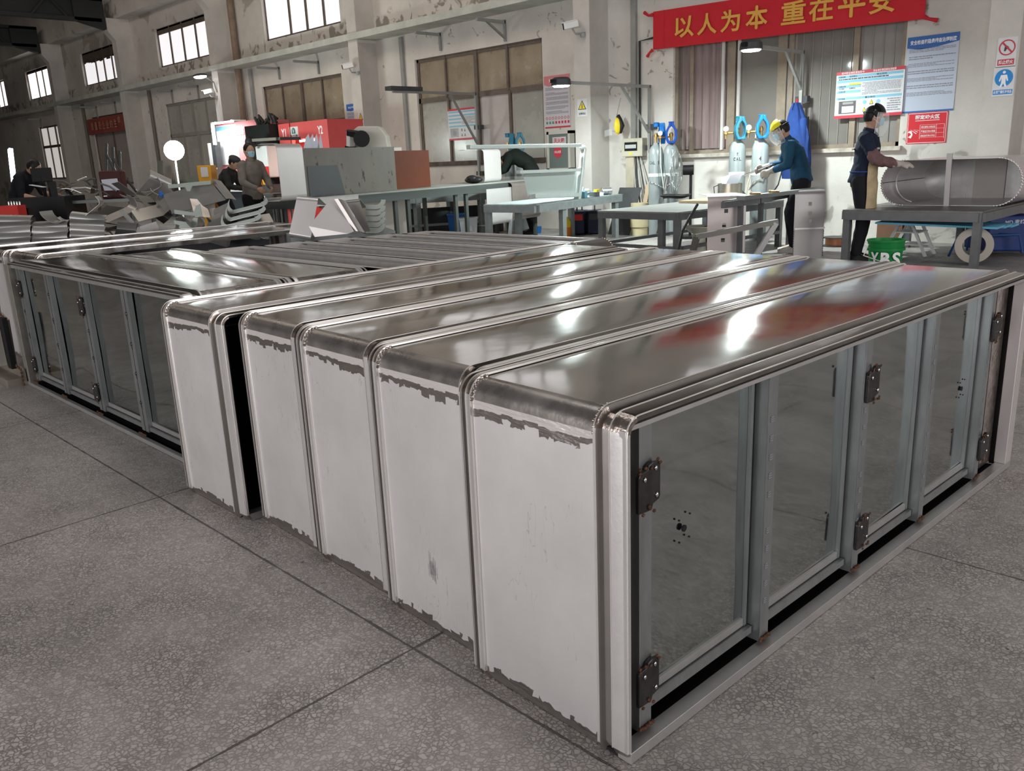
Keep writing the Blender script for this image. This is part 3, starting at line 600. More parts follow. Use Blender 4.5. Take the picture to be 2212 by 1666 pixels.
b_, t_, l_, d_, p_, o_ = poster('no_smoking_sign', (2157, 83), (2193, 143), PAPERM, 'white no-smoking sign with red ring on the right pillar', 'sign', y=11.318)
d_('ring_symbol', .5, .66, .42, PRED, 0, .84); p_('slash_symbol', [(.2, .83), (.26, .87), (.8, .5), (.74, .46)], PRED, .001); p_('cigarette_symbol', [(.35, .56), (.42, .53), (.5, .62), (.6, .66), (.5, .72), (.38, .70)], INK)
b_('red_plate', .08, .92, .07, .27, PRED); t_('禁止烟火', .13, .87, .10, .24, WPRINT, .03)
b_, t_, l_, d_, p_, o_ = poster('protective_clothing_sign', (2148, 146), (2188, 206), PAPERM, 'white sign with blue disc of a vested figure on the right pillar', 'sign', y=11.318)
d_('blue_disc', .5, .62, .42, mat('sign_blue', (.03, .24, .60), .4)); d_('head_symbol', .5, .81, .07, WPRINT, .001)
p_('vest_symbol', [(.36, .72), (.64, .72), (.72, .52), (.66, .5), (.60, .62), (.6, .45), (.68, .3), (.58, .3), (.5, .44), (.42, .3), (.32, .3), (.4, .45), (.4, .62), (.34, .5), (.28, .52)], WPRINT, .001)
b_('blue_plate', .05, .95, .06, .22, mat('sign_blue', (.03, .24, .60), .4)); t_('必须穿戴防护用品', .08, .92, .09, .2, WPRINT, .02)
b_, t_, l_, d_, p_, o_ = poster('safety_rules_poster', (1175, 166), (1233, 274), mat('pale_lilac_paper', (.60, .57, .62), .3), 'tall white and pink rules poster with rows of little pictograms beside the pillar')
p_('header', [(0, .84), (.2, .80), (.5, .84), (.8, .82), (1, .88), (1, 1), (0, 1)], PINKP); t_('焊接安全操作规程', .2, .85, .88, .94, WPRINT, .02); b_('footer', 0, 1, 0, .03, PRED)
for k in range(6): l_(.05, .93, .72 - k * .09, .78 - k * .09, 3)
for k in range(8): d_('ring_symbol', .08 + k * .12, .19, .04, PRED, 0, .7); b_('block_symbol', .05 + k * .12, .12 + k * .12, .08, .13, PRED if k > 2 else mat('symbol_green', (.1, .25, .2), .5))
b_, t_, l_, d_, p_, o_ = poster('shock_hazard_sign', (1247, 215), (1269, 251), PAPERM, 'small white sign with yellow warning triangle on the nearest pillar', 'sign', y=11.318)
p_('triangle_symbol', [(.08, .4), (.92, .4), (.5, .93)], INK); p_('triangle_symbol', [(.18, .44), (.82, .44), (.5, .85)], PYEL, .0013); p_('bolt_symbol', [(.46, .47), (.54, .47), (.53, .72), (.47, .72)], INK, .0026); t_('注意安全', .15, .85, .1, .24, INK, .02)
b_, t_, l_, d_, p_, o_ = poster('notice_poster', (967, 237), (1034, 300), PAPERM, 'white notice with blue bars and red edges taped on the brown window', y=WY + .03)
b_('top_band', 0, 1, .94, 1, PRED); b_('bottom_band', 0, 1, 0, .06, PRED)
for z in (.87, .76): b_('blue_bar', .02, .98, z, z + .05, SKY)
for z in (.65, .54): b_('blue_bar', .02, .45, z, z + .05, SKY)
b_('blue_bar', .02, .98, .42, .47, SKY); l_(.47, .95, .5, .74, 7); b_('photo', .06, .34, .1, .38, mat('photo_dark', (.10, .09, .10), .3)); b_('photo_detail', .14, .26, .14, .3, mat('photo_grey', (.3, .3, .3), .4), .002)
for i in range(2):
    for j in range(2): cx, cz = .46 + i * .1, .32 - j * .15; (d_('disc_symbol', cx, cz, .028, INK, 0, .6) if i + j == 0 else p_('triangle_symbol', [(cx - .03, cz - .05), (cx + .03, cz - .05), (cx, cz + .05)], GREYINK))
b_, t_, l_, d_, p_, o_ = poster('blue_headed_poster', (748, 226), (774, 292), mat('pale_blue_paper', (.50, .55, .66), .3), 'narrow pale poster with blue header behind the red press', y=WY - .004)
p_('header', [(0, .8), (.5, .77), (1, .82), (1, 1), (0, 1)], PBLUE); t_('安全生产责任制', .2, .95, .86, .92, WPRINT)
for k in range(6): l_(.06, .94, .66 - k * .11, .74 - k * .11, 3)
b_, t_, l_, d_, p_, o_ = poster('electric_warning_sign', (773, 241), (787, 273), PAPERM, 'small white sign with yellow triangle on the middle pillar', 'sign', y=11.318)
p_('triangle_symbol', [(.06, .42), (.94, .42), (.5, .9)], INK); p_('triangle_symbol', [(.18, .46), (.82, .46), (.5, .82)], PYEL, .0013); p_('bolt_symbol', [(.48, .48), (.56, .62), (.50, .62), (.56, .74), (.44, .6), (.5, .6)], INK, .0026); t_('当心触电', .15, .85, .12, .26, INK, .02)
# fire cabinet, fuse box, hanging face shield
a, b = wallpt(1193, 285), wallpt(1245, 368)
t = thing('fire_cabinet', 'pale fire extinguisher cabinet with glass door low on the wall', 'cabinet', (a.x, WY, b.z))
fr = MB()
for q in (((a.x, WY - .16, b.z), (a.x + .05, WY - .01, a.z)), ((b.x - .05, WY - .16, b.z), (b.x, WY - .01, a.z)), ((a.x, WY - .16, a.z - .05), (b.x, WY - .01, a.z)), ((a.x, WY - .16, b.z), (b.x, WY - .01, b.z + .05)), ((a.x, WY - .03, b.z), (b.x, WY - .01, a.z))): fr.box(*q)
fr.build('frame', mat('pale_cream_frame', (.55, .53, .48), .5), t, smooth=0)
g = MB().box((a.x + .05, WY - .15, b.z + .05), (b.x - .05, WY - .14, a.z - .05)).build('door', mat('greenish_glass', (.16, .19, .18), .1), t, smooth=0)
g2 = MB().box((a.x + .14, WY - .156, a.z - .22), (a.x + .46, WY - .151, a.z - .10)).build('label', mat('label_white', (.6, .55, .55), .5), g, smooth=0)
text('lettering', '灭火箱', (a.x + .17, WY - .16, a.z - .20), (1, 0, 0), (0, 0, 1), .26, .08, PRED, g, .02)
MB().lathe([(0, 0), (.10, 0), (.10, .003), (0, .003)], (a.x + .26, WY - .152, a.z - .36), 24, (0, -1, 0)).build('red_disc', PRED, g)
text('lettering', '小心火灾', (a.x + .18, WY - .158, a.z - .38), (1, 0, 0), (0, 0, 1), .16, .05, WPRINT, g, .02)
a, b = wallpt(1354, 300), wallpt(1398, 337)
t = thing('fuse_box', 'cream fuse box with open breaker window on the wall', 'fuse box', (a.x, WY, b.z))
MB().box((a.x, WY - .14, b.z), (b.x, WY, a.z)).build('body', mat('cream_enamel', (.50, .47, .38), .5, var=.1), t, smooth=0, bevel=.01)
MB().box((a.x + .06, WY - .146, a.z - .20), (b.x - .1, WY - .141, a.z - .06)).build('window', BLACK, t, smooth=0)
MB().box((a.x + .08, WY - .152, a.z - .16), (b.x - .12, WY - .147, a.z - .10)).build('breaker_row', mat('breaker_grey', (.45, .47, .46), .4), t, smooth=0)
MB().prism([(0, 0), (.08, 0), (.04, .06)], (a.x + .14, WY - .142, b.z + .03), (1, 0, 0), (0, 0, 1), -.002).build('warning_label', PYEL, t, smooth=0)
MB().box((a.x + .05, WY - .10, b.z - .55), (a.x + .22, WY, b.z)).build('cable_duct', mat('cream_enamel_b', (.50, .45, .35), .5, var=.2), t, smooth=0)
for i in range(5):
    s0 = V3((a.x + .2 + i * .03, WY - .06, b.z)); MB().tube([s0, s0 + V3((.04 + i * .02, -.05, -.3)), s0 + V3((.10 + .05 * i, -.08 - .03 * i, -.65)), s0 + V3((.15 + .03 * i, -.08, -1.0))], .009).build('cable', CABLE if i % 2 else CABLEW, t)
c = aty(1335, 272, WY - .25)
t = thing('face_shield', 'yellow and black face shield hanging by a thin wire on the wall', 'face shield', c - V3((0, 0, .2)))
MB().tube([c + V3((-.05, .02, .12)), V3((c.x - .02, c.y + .1, 2.2))], .003, 5).build('wire', CABLE, t)
cap = MB(); R = []
for i in range(9): q = math.radians(-90 + i * 22.5); R.append([c + V3((.07 * math.cos(math.radians(j * 15 - 90)) * math.cos(q) + 0, -.0 - .10 * math.cos(q) * math.sin(math.radians(j * 15 - 90)), .14 * math.sin(q))) for j in range(13)])
cap.rings(R, cap=False, closed=False); cap.build('crown', YELLOW, t)
MB().tube([c + V3((.0, 0, .16)), c + V3((.05, 0, .10)), c + V3((.09, 0, .0)), c + V3((.05, 0, -.12))], [.035, .03, .04, .02]).build('headband', BLACK, t)
CLEAR = mat('clear_visor', (.85, .88, .9), .08, 0, alpha=.22)
MB().ribbon([c + V3((-.05, -.1, -.05)), c + V3((-.16, -.05, -.05)), c + V3((-.28, .0, -.06)), c + V3((-.34, .07, -.06))], (0, 0, -.10), .004).build('visor', CLEAR, t)
# ================================================================== the steel cabinets in the foreground
def sweep_path(y0, y1, zt, r=.046, n=7):
    """points and normals of the outline seen from the side: near end up, over the top, far end down"""
    P = [(y0 + .014, .003, -.8, -.6), (y0, .030, -1, 0), (y0, zt - r, -1, 0)]
    for i in range(1, n): a = math.radians(180 - 90 * i / n); P.append((y0 + r + r * math.cos(a), zt - r + r * math.sin(a), math.cos(a), math.sin(a)))
    P += [(y0 + r, zt, 0, 1), (y1 - r, zt, 0, 1)]
    for i in range(1, n): a = math.radians(90 - 90 * i / n); P.append((y1 - r + r * math.cos(a), zt - r + r * math.sin(a), math.cos(a), math.sin(a)))
    P += [(y1, zt - r, 1, 0), (y1, .01, 1, 0)]
    return P
def sweep(prof, path, i0, i1):
    mb = MB(); R = [[(x, p[0] + d * p[2], p[1] + d * p[3]) for x, d in prof] for p in path[i0:i1 + 1]]
    return mb.rings(R, cap=False, closed=False)
def bulge(x0, x1, y0, y1, z, h, seed, nx=8, ny=26):
    """slightly buckled top sheet"""
    mb = MB(); vs = []; rn = noise
    for j in range(ny + 1):
        for i in range(nx + 1):
            u, v_ = i / nx, j / ny; e = math.sin(PI * u) ** .6 * math.sin(PI * v_) ** .35 if 0 < u < 1 and 0 < v_ < 1 else 0
            x, y = x0 + (x1 - x0) * u, y0 + (y1 - y0) * v_
            vs.append((x, y, z + e * (h + .006 * rn.noise(V3((x * 4, y * 1.6, seed))))))
    return mb.add(vs, [(j * (nx + 1) + i, j * (nx + 1) + i + 1, (j + 1) * (nx + 1) + i + 1, (j + 1) * (nx + 1) + i) for j in range(ny) for i in range(nx)])
def ribs(root, a, b, y0, y1, zt, kind):
    """folded rib strip from x=a to x=b; kind 'L' left flange, 'R' right flange, 'E' open-side edge"""
    w_ = b - a; path = sweep_path(y0, y1, zt)
    if kind == 'L': strips = [[(a, -.03), (a, .004), (a + .010, .004)], [(a + .027, .004), (a + .041, .006), (b, 0)]]; gro = [[(a + .010, .004), (a + .011, -.007), (a + .026, -.007), (a + .027, .004)]]; lines = [a + .008, a + .0265, b - .003]
    elif kind == 'R': strips = [[(a, 0), (a + .003, .006), (a + .018, .004)], [(a + .036, .004), (b, .004), (b, -.03)]]; gro = [[(a + .018, .004), (a + .019, -.007), (a + .035, -.007), (a + .036, .004)]]; lines = [a, a + .0355, b - .006]
    else: strips = [[(a, 0), (a + .004, .006), (a + .010, .006)], [(a + .040, -.002), (a + .072, -.004), (b, -.007), (b, -.016)]]; gro = [[(a + .010, .006), (a + .014, -.010), (a + .036, -.012), (a + .040, -.002)]]; lines = [a + .004, a + .040, b - .003]
    e = len(path) - 1
    for pr in strips:
        sweep(pr, path, 0, 1).build('rib_foot', STEEL_DARK, root, False, 30); sweep(pr, path, 1, 3).build('rib_strip', STEEL_RIB, root, False, 30); sweep(pr, path, 3, 8).build('rib_corner', STEEL_DARK, root, False, 30); sweep(pr, path, 8, 10).build('rib_strip', RIBTOP, root, False, 30); sweep(pr, path, 10, e).build('rib_strip', STEEL_RIB, root, False, 30)
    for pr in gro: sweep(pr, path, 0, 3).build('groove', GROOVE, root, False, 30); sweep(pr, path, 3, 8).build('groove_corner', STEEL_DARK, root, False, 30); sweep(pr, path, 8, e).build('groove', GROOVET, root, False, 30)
    for l_ in lines:
        h = .006 if kind != 'E' else (.006, -.001, -.005)[lines.index(l_)]
        sweep([(l_ - .0015, h - .004), (l_ - .001, h + .001), (l_ + .001, h + .001), (l_ + .0015, h - .004)], path, 1, e).build('fold_highlight', FOLD, root, False, 60)  # thin bright bead painting the glint along each fold
ROLLM = mat('polished_rolled_edge', (.50, .47, .45), .30, .9, var=.12, vs=12, bump=.0006, bs=60, rvar=.08)
def cabinet(label, loc, rz, x0, x1, y0, y1, zt=.805, openside=False, seed=0, openright=False, group=None, buckle=.006):
    root = thing('steel_cabinet', label, 'cabinet', loc, rz, group)
    path = sweep_path(y0, y1, zt); e = len(path) - 1
    la, ra = x0 + .046, (x1 - .050 if not openside else x1 - .082)
    ribs(root, x0, la, y0, y1, zt, 'L'); ribs(root, ra, x1, y0, y1, zt, 'E' if openside else 'R')
    pr = [(la + (ra - la) * i / 6, 0) for i in range(7)]
    sweep(pr, path, 0, 2).build('end_panel', STEEL_END, root, False, 30)
    sweep(pr, path, 2, 9).build('rolled_edge', ROLLM, root, False, 40)
    sweep(pr, path, 10, e - 1).build('rolled_edge', ROLLM, root, False, 40)
    sweep(pr, path, e - 1, e).build('end_panel', STEEL_END, root, False, 30)
    bulge(la, ra, y0 + .046, y1 - .046, zt, buckle, seed).build('top_panel', STEEL_TOP, root, False, 60)
    # weld bead lumps at the corners of the ribs
    rn = random.Random(seed)
    for xx in (la, ra):
        mb = MB()
        for k in range(7): a = math.radians(180 - 90 * k / 6); mb.ell((xx + rn.uniform(-.003, .003), y0 + .046 + .047 * math.cos(a), zt - .046 + .047 * math.sin(a)), (.005, .006, .005), 6)
        mb.build('weld_bead', STEEL_DARK, root, False, 60)
    return root
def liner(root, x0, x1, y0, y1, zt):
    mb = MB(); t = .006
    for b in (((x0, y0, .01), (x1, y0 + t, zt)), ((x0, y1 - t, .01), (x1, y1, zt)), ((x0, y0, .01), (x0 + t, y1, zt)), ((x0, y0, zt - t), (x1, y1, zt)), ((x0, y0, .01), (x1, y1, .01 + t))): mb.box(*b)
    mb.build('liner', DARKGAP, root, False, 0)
def hinge(root, x, y, z, s=1, flip=1):
    w_, h = .036 * s, .052 * s
    poly = [(-w_, -h), (w_ * .2, -h * 1.05), (w_ * .35, -h * .8), (w_ * .9, -h * .7), (w_, -h * .55), (w_, h * .8), (w_ * .85, h * .95), (w_ * .3, h), (-w_ * .1, h * .9), (-w_ * .2, h * .75), (-w_ * .85, h * .7), (-w_, h * .55)]
    hb = MB().prism([(a * flip, b) for a, b in poly], (x, y, z), (0, 1, 0), (0, 0, 1), .010).build('hinge_plate', BLACKSTEEL, root, False, 0, .002)
    rn = random.Random(int(y * 1000)); wb_ = MB()
    for k in range(6): wb_.ell((x + .012, y + rn.uniform(-w_, w_), z + h * .93 + rn.uniform(-.01, .008)), (.003, .005, .004), 6)
    for k in range(5): wb_.ell((x + .012, y + rn.uniform(-w_, w_), z - h * .95 + rn.uniform(-.008, .008)), (.003, .005, .004), 6)
    wb_.build('weld_spatter', RUST, root, False, 60)
    bs = MB()
    for a, b in ((.5, .72), (.6, -.45), (-.5, .4)): bs.ell((x + .012, y + w_ * a * flip, z + h * b), (.003, .0045, .006), 8)
    bs.build('bolt', CHROME, root, False, 60)
def doors(root, x, posts, zb, zt, yend, hinges, pw=.055, marks=True, slit=False, holes=()):
    """row of flush doors on the open side; x is the plane of the doors, posts the y centres"""
    for i in range(len(posts) - 1):
        a, b = posts[i] + pw / 2 + .002, posts[i + 1] - pw / 2 - (.012 if slit else .026)
        ny, nz = 10, 12; vs = []
        for j in range(nz + 1):
            for k in range(ny + 1):
                y, z = a + (b - a) * k / ny, zb + (zt - zb) * j / nz; vs.append((x + .004 * noise.noise(V3((y * 3.1 + i, z * 3.3, 2.2))), y, z))
        d = MB().add(vs, [(j * (ny + 1) + k, j * (ny + 1) + k + 1, (j + 1) * (ny + 1) + k + 1, (j + 1) * (ny + 1) + k) for j in range(nz) for k in range(ny)]).build('door', STEEL_MIR, root, False, 60)
        MB().box((x, a, zb - .024), (x + .022, b + .02, zb - .004)).build('bottom_channel', GALV, d, False, 0)
        MB().box((x + .001, a, zb), (x + .008, b, zb + .022)).build('bottom_fold', ALU, d, False, 0)
        MB().box((x - .01, b + .001, zb), (x + .010, b + .013, zt)).build('edge_fold', GALV, d, False, 0)
        for hy, hz in holes:
            if a < hy < b:
                mb = MB().cyl((x + .003, hy, hz), (x + .0065, hy, hz), .0085, n=16)
                for q in ((.022, .03), (-.02, .026), (.02, -.028), (-.018, -.03)): mb.cyl((x + .003, hy + q[0], hz + q[1]), (x + .0065, hy + q[0], hz + q[1]), .0025, n=8)
                mb.build('keyhole', BLACK, d, False, 30)
    for i, y in enumerate(posts):
        p = MB()
        if slit: 
            p.box((x + .003, y - pw / 2, zb - .03), (x + .028, y - .004, zt)); p.box((x + .003, y + .004, zb - .03), (x + .028, y + pw / 2, zt))
        else:
            p.box((x + .003, y - pw / 2, zb - .045), (x + .040, y + pw / 2, zt)); p.box((x + .0405, y - pw / 2, zb - .045), (x + .043, y - pw / 2 + .004, zt))
        po = p.build('post', GALV, root, False, 0)
        if slit: MB().box((x + .0, y - .004, zb), (x + .012, y + .004, zt)).build('slit', BLACK, root, False, 0)
        if slit:
            mb = MB()
            for k in range(4): mb.ell((x + .03, y, zb + .12 + k * .15), (.004, .008, .010), 8); mb.ell((x + .028, y, zb + .12 + k * .15 - .015), (.003, .003, .014), 6)
            mb.build('rivet', BLACKSTEEL, po, False, 60)
        elif marks and i > 0:
            mb = MB()
            for k in range(11):
                if 4 < k < 6: continue
                z = zb + .06 + k * .05
                for dz in (0, .006, .012): mb.box((x + .0402, y - .008 + .0, z + dz), (x + .0408, y + .008, z + dz + .003))
                mb.box((x + .0402, y - .008, z), (x + .0408, y - .005, z + .015))
            mb.build('printed_marks', mat('faint_stamp_ink', (.22, .24, .26), .5), po, False, 0)
        rw = MB(); rn = random.Random(i)
        for k in range(9): rw.ell((x + .045, y - pw / 2 + pw * k / 8, zb - .042 + rn.uniform(0, .005)), (.005, .005, .005), 6)
        rw.build('rusty_weld', RUST, root, False, 60)
    for y, z, fl_ in hinges: hinge(root, x + (.044 if not slit else .03), y, z, flip=fl_)
OA = atz(1302, 1627); RZ = math.radians(-2.15)
GA = 'row of steel cabinets with pale end panels'
cabs = [(-2.30, -1.805, .010, 2.42), (-1.768, -1.333, .075, 2.47), (-1.333, -.893, .065, 2.47), (-.893, -.437, .045, 2.46), (-.437, .070, .0, 2.42)]
labs = ['leftmost cabinet of the front row with a black gap on its right', 'second cabinet of the front row, right of the black gap', 'middle cabinet of the front row of five with a dark smear on neither side',
        'fourth cabinet of the front row, with a grey smudge low on its end', 'nearest cabinet at the right corner with mirror steel doors']
labs[2] = 'middle cabinet of the five pale ended ones in the front row'
for i, (x0, x1, y0, y1) in enumerate(cabs):
    rz = RZ + (math.radians(2.2) if i == 0 else 0); loc = OA
    if i == 0:
        pv = V3((-2.05, 0, 0)); R_ = Matrix.Rotation(RZ, 3, 'Z'); R2_ = Matrix.Rotation(rz, 3, 'Z'); loc = OA + R_ @ pv - R2_ @ pv
    c = cabinet(labs[i], loc, rz, x0, x1, y0, y1, seed=i, openside=(i in (0, 4)))
    if i == 0: liner(c, x0 + .02, x1 - .03, y0 + .03, y1 - .03, .76); MB().box((x1 - .045, y0 + .02, .002), (x1 - .005, y1, .03)).build('bottom_rail', ALU, c, False, 0)
    if i == 3:
        mb = MB(); rn = random.Random(2)
        for q_ in range(40): xx = -.66 + rn.gauss(0, .008); zz = .20 + rn.gauss(0, .014); hh_ = rn.uniform(.008, .026); mb.box((xx - .0012, y0 - .0008, zz - hh_), (xx + .0012, y0 - .0003, zz + hh_))
        mb.build('smudge', mat('grey_smudge', (.50, .48, .47), .5, .5), c, False, 0)
    if i == 4:
        liner(c, x0 + .02, x1 - .09, y0 + .03, y1 - .03, .765)
        PX = .012
        # rails and end post of the open side
        MB().box((.0, y0 + .02, .772), (.066, y1 + .02, .782)).build('top_rail', ALU, c, False, 0)
        MB().box((.034, y0 + .012, .002), (.072, y1 + .02, .030)).build('bottom_rail', ALU, c, False, 0, .001)
        MB().box((-.03, y0 + .014, .002), (.034, y1 - .02, .010)).build('gap_shade_sheet', DARKGAP, c, False, 0)  # black sheet painting the dark interior below the doors
        MB().box((.052, y0 + .004, .03), (.067, y0 + .011, .775)).build('corner_flange', STEEL_RIB, c, False, 0)
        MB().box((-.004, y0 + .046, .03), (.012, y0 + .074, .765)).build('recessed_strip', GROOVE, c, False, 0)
        MB().box((.030, y1 - .045, .03), (.072, y1 + .02, .775)).build('end_post', mat('pinkish_white_steel', (.62, .58, .57), .4, .6, var=.05), c, False, 0, .002)
        MB().box((-.02, y1 - .16, .03), (.012, y1 - .045, .765)).build('end_strip', STEEL_DARK, c, False, 0)
        MB().box((-.02, y0 + .02, .03), (-.005, y0 + .08, .765)).build('shadow_strip', DARKGAP, c, False, 0)  # black strip painting the shade inside the corner gap
        doors(c, .004, [.095, .598, 1.118, 1.607, 2.125], .084, .768, y1, [(.094, .63, 1), (.094, .165, 1), (1.135, .63, 1), (1.135, .165, 1), (2.15, .63, 1), (2.15, .165, 1)], holes=((.285, .455), (1.99, .42)), pw=.046)
# ---- second group: long cabinets lying along the hall, doors towards the camera
GB = 'row of cabinets lying behind on the left'
c = cabinet('cabinet on the left with four dull mirror doors facing the camera', (-6.03, 1.485, 0), -PI / 2, -.49, .0, 0, 2.58, seed=11, openside=True)
liner(c, -.46, -.03, .03, 2.55, .765)
MB().box((-.045, .0, .765), (-.012, 2.56, .785)).build('top_rail', ALU, c, False, 0, .001)
MB().box((-.010, .0, .002), (.014, 2.56, .024)).build('bottom_rail', ALU, c, False, 0, .001)
MB().box((-.09, .0, .002), (-.010, 2.56, .008)).build('gap_shade_sheet', DARKGAP, c, False, 0)  # black sheet painting the dark gap behind the bottom rail
MB().box((-.05, -.03, .01), (.008, .045, .785)).build('end_post', mat('grey_olive_steel', (.30, .28, .25), .5, .6, var=.2, vs=8), c, False, 0, .002)
doors(c, -.045, [.15, .69, 1.27, 1.85, 2.50], .078, .765, 2.5, [(.15, .64, 1), (.15, .15, 1), (1.235, .63, 1), (1.235, .15, 1)], pw=.082, slit=True, holes=((2.39, .45),))
cabinet('closed cabinet with buckled shiny top behind the left door cabinet', (-5.66, 1.98, 0), -PI / 2, -.44, 0, 0, 2.22, seed=12, buckle=.010)
# open frames without lids
STRIPM = mat('scuffed_channel_steel', (.50, .475, .455), .42, .35, var=.12, vs=15)
ROLLD = mat('dull_rolled_steel', (.25, .235, .22), .36, .9, var=.12, vs=8)
ys = [2.47, 2.83, 3.19, 3.52, 3.83, 4.12]; xl = [-5.36, -5.27, -5.17, -5.08, -4.99]
names = ['front open cabinet frame next to the closed shiny cabinet', 'second open cabinet frame counted from the shiny cabinet', 'middle open cabinet frame of the five', 'fourth open cabinet frame, behind the bent grey covers', 'rearmost open cabinet frame of the five']
for k in range(5):
    y0, y1 = ys[k], ys[k + 1] - .014; xa, xb = xl[k], -3.34; zt = .80
    t = thing('open_cabinet_frame', names[k], 'cabinet', ((xa + xb) / 2, y0, 0), 0, None)
    for (a, b) in ((y0, y0 + .036), (y1 - .036, y1)): MB().box((xa, a, zt - .012), (xb, b, zt)).box((xa, a if a == y0 else b - .004, 0), (xb, a + .004 if a == y0 else b, zt)).build('side_rail', STRIPM, t, smooth=0)
    MB().box((xa, y0, zt - .06), (xa + .05, y1, zt)).box((xa, y0, 0), (xa + .01, y1, zt - .06)).build('end_rail', STRIPM, t, smooth=0)
    ins = MB().box((xa + .02, y1 - .06, zt - .12), (xb, y1 - .052, zt - .02)); ins.build('inner_channel', STRIPM, t, smooth=0)
    dots = MB()
    for j in range(16): dots.box((xa + .1 + j * .11, y1 - .0635, zt - .085 - .02 * (j % 2)), (xa + .112 + j * .11, y1 - .0605, zt - .065))
    dots.build('slot_marks', BLACK, t, smooth=0)
    MB().box((xa + .02, y1 - .10, zt - .32), (xb, y1 - .06, zt - .13)).build('lower_channel', GROOVET, t, smooth=0)
    MB().box((xa + .01, y0 + .01, .25), (xb, y1 - .01, .27)).build('bottom_sheet', DARKGAP, t, smooth=0)
    pr = [(xb - .02, zt)] + [(xb + .02 + .09 * math.sin(math.radians(a)), zt - .09 + .09 * math.cos(math.radians(a))) for a in range(0, 91, 15)] + [(xb + .11, .02)]
    MB().ribbon([(a, y0, b) for a, b in pr], (0, y1 - y0, 0), -.004).build('rolled_end', ROLLD, t)
    wl = MB()
    for j in range(9): a = math.radians(j * 11); wl.ell((xb + .02 + .091 * math.sin(a), y1, zt - .09 + .091 * math.cos(a)), (.006, .007, .006), 6)
    wl.build('weld_seam', mat('shiny_weld', (.5, .42, .33), .25, .9), t)
# third group at the back left
for k in range(2):
    cabinet(['nearer of two parallel closed cabinets at the back left', 'farther of two parallel closed cabinets at the back left'][k], (-6.22 - .66 * k, 1.72 - .03 * k, 0), 0, -.65, 0, 0, 2.15 + .35 * k, seed=20 + k)
# cut steel frame standing at the far left edge
t = thing('cut_steel_housing', 'cut steel housing with rusty edges at the left edge of the picture', 'metal part', (-6.6, 1.45, 0))
poly = [(-.75, .0), (.0, .0), (.0, .10), (-.16, .12), (-.13, .42), (-.30, .46), (-.27, .55), (-.33, .60), (-.30, .74), (-.12, .83), (-.75, .86)]
MB().prism(poly, (-6.02, 1.47, 0), (1, 0, 0), (0, 0, 1), .02).build('side_plate', mat('raw_plate', (.33, .29, .25), .45, .7, var=.2, vs=5), t, smooth=0)
MB().box((-6.72, 1.40, .10), (-6.30, 1.44, .40)).build('pale_sheet', SHEET, t, smooth=0)
MB().box((-6.20, 1.42, .10), (-6.12, 1.45, .44)).build('dark_inset', DARKGAP, t, smooth=0)
MB().box((-6.77, 1.36, 0), (-6.03, 1.45, .05)).build('foot', mat('raw_plate', (.33, .29, .25), .45, .7), t, smooth=0)
rw = MB(); rn = random.Random(4)
for q in range(len(poly) - 1):
    for s_ in range(4): f_ = s_ / 4; rw.ell((-6.02 + poly[q][0] * (1 - f_) + poly[q + 1][0] * f_, 1.445, poly[q][1] * (1 - f_) + poly[q + 1][1] * f_ + .01), (.012, .006, .012), 6)
rw.build('rusty_weld', RUST, t)
# ================================================================== work benches and what stands on them
UP = V3((0, 0, 1))
def seg(a, b, t): return a * (1 - t) + b * t
def quad_top(name, lab, cat, A, B, D, z, th, m_, legm, legs, apron=.07, lt=.05, stretch=.18, loc=None, group=None):
    """bench: A near-left, B near-right, D vector to the back; legs as fractions (u along A-B, v along D)"""
    A, B, D = V3((A.x, A.y, z)), V3((B.x, B.y, z)), V3((D.x, D.y, 0)); t = thing(name, lab, cat, (seg(A, B, .5).x, seg(A, B, .5).y, 0), 0, group)
    n_ = (B - A).normalized(); d_ = D.normalized()
    MB().obox(seg(A, B, .5) + D / 2 - UP * th / 2, (B - A) / 2, D / 2, UP * th / 2).build('top', m_, t, smooth=0)
    ap = MB(); i_ = .03
    for p, q in ((A, B), (B, B + D), (B + D, A + D), (A + D, A)): ap.bar(seg(p, q, .02) - UP * (th + apron / 2), seg(p, q, .98) - UP * (th + apron / 2), .045, apron)
    ap.build('frame', legm, t, smooth=0)
    for u, v_ in legs:
        p = seg(A, B, u) + D * v_ + n_ * (lt if u < .5 else -lt) * .6 + d_ * (lt if v_ < .5 else -lt) * .6
        MB().box((p.x - lt / 2, p.y - lt / 2, 0), (p.x + lt / 2, p.y + lt / 2, z - th)).build('leg', legm, t, smooth=0)
    if stretch:
        st = MB()
        for p, q in ((A, B), (B, B + D), (A, A + D)): st.bar(seg(p, q, .04) + UP * (stretch - z) , seg(p, q, .96) + UP * (stretch - z), .04)
        st.build('stretcher', legm, t, smooth=0)
    return t
LEGM = mat('grey_bench_steel', (.17, .175, .185), .45, .5, var=.12, vs=9)
def H(px, py, z): return atz(px, py, z)
# right bench and the oval tank shell
zR = .60; RA, RB = H(1828, 452, zR), H(2118, 458, zR)
quad_top('work_bench', 'low dark topped steel bench under the oval tank shell', 'bench', V3((RA.x, 9.32, 0)), V3((RB.x, 9.32, 0)), V3((0, 1.9, 0)), zR, .018, BENCHTOP, LEGM, [(0, 0), (1, 0), (0, 1), (1, 1), (.5, 1)], apron=.09, lt=.075, stretch=0)
bl = MB()
for k in range(3): bl.bar((RA.x + .35, 9.5 + .25 * k, zR - .14 - .012 * k), (RB.x + .12, 9.55 + .25 * k, zR - .17 - .012 * k), .3, .02)
bl.build('insulation_boards', mat('light_blue_board', (.13, .42, .60), .5, var=.08), tag=('light blue boards slung under the right bench', 'boards'))
yT = 10.02
tl, tr = aty(1903, 400, yT), aty(2208, 400, yT); zb_ = zR + .004; zt_ = zb_ + .50; rr_ = .25
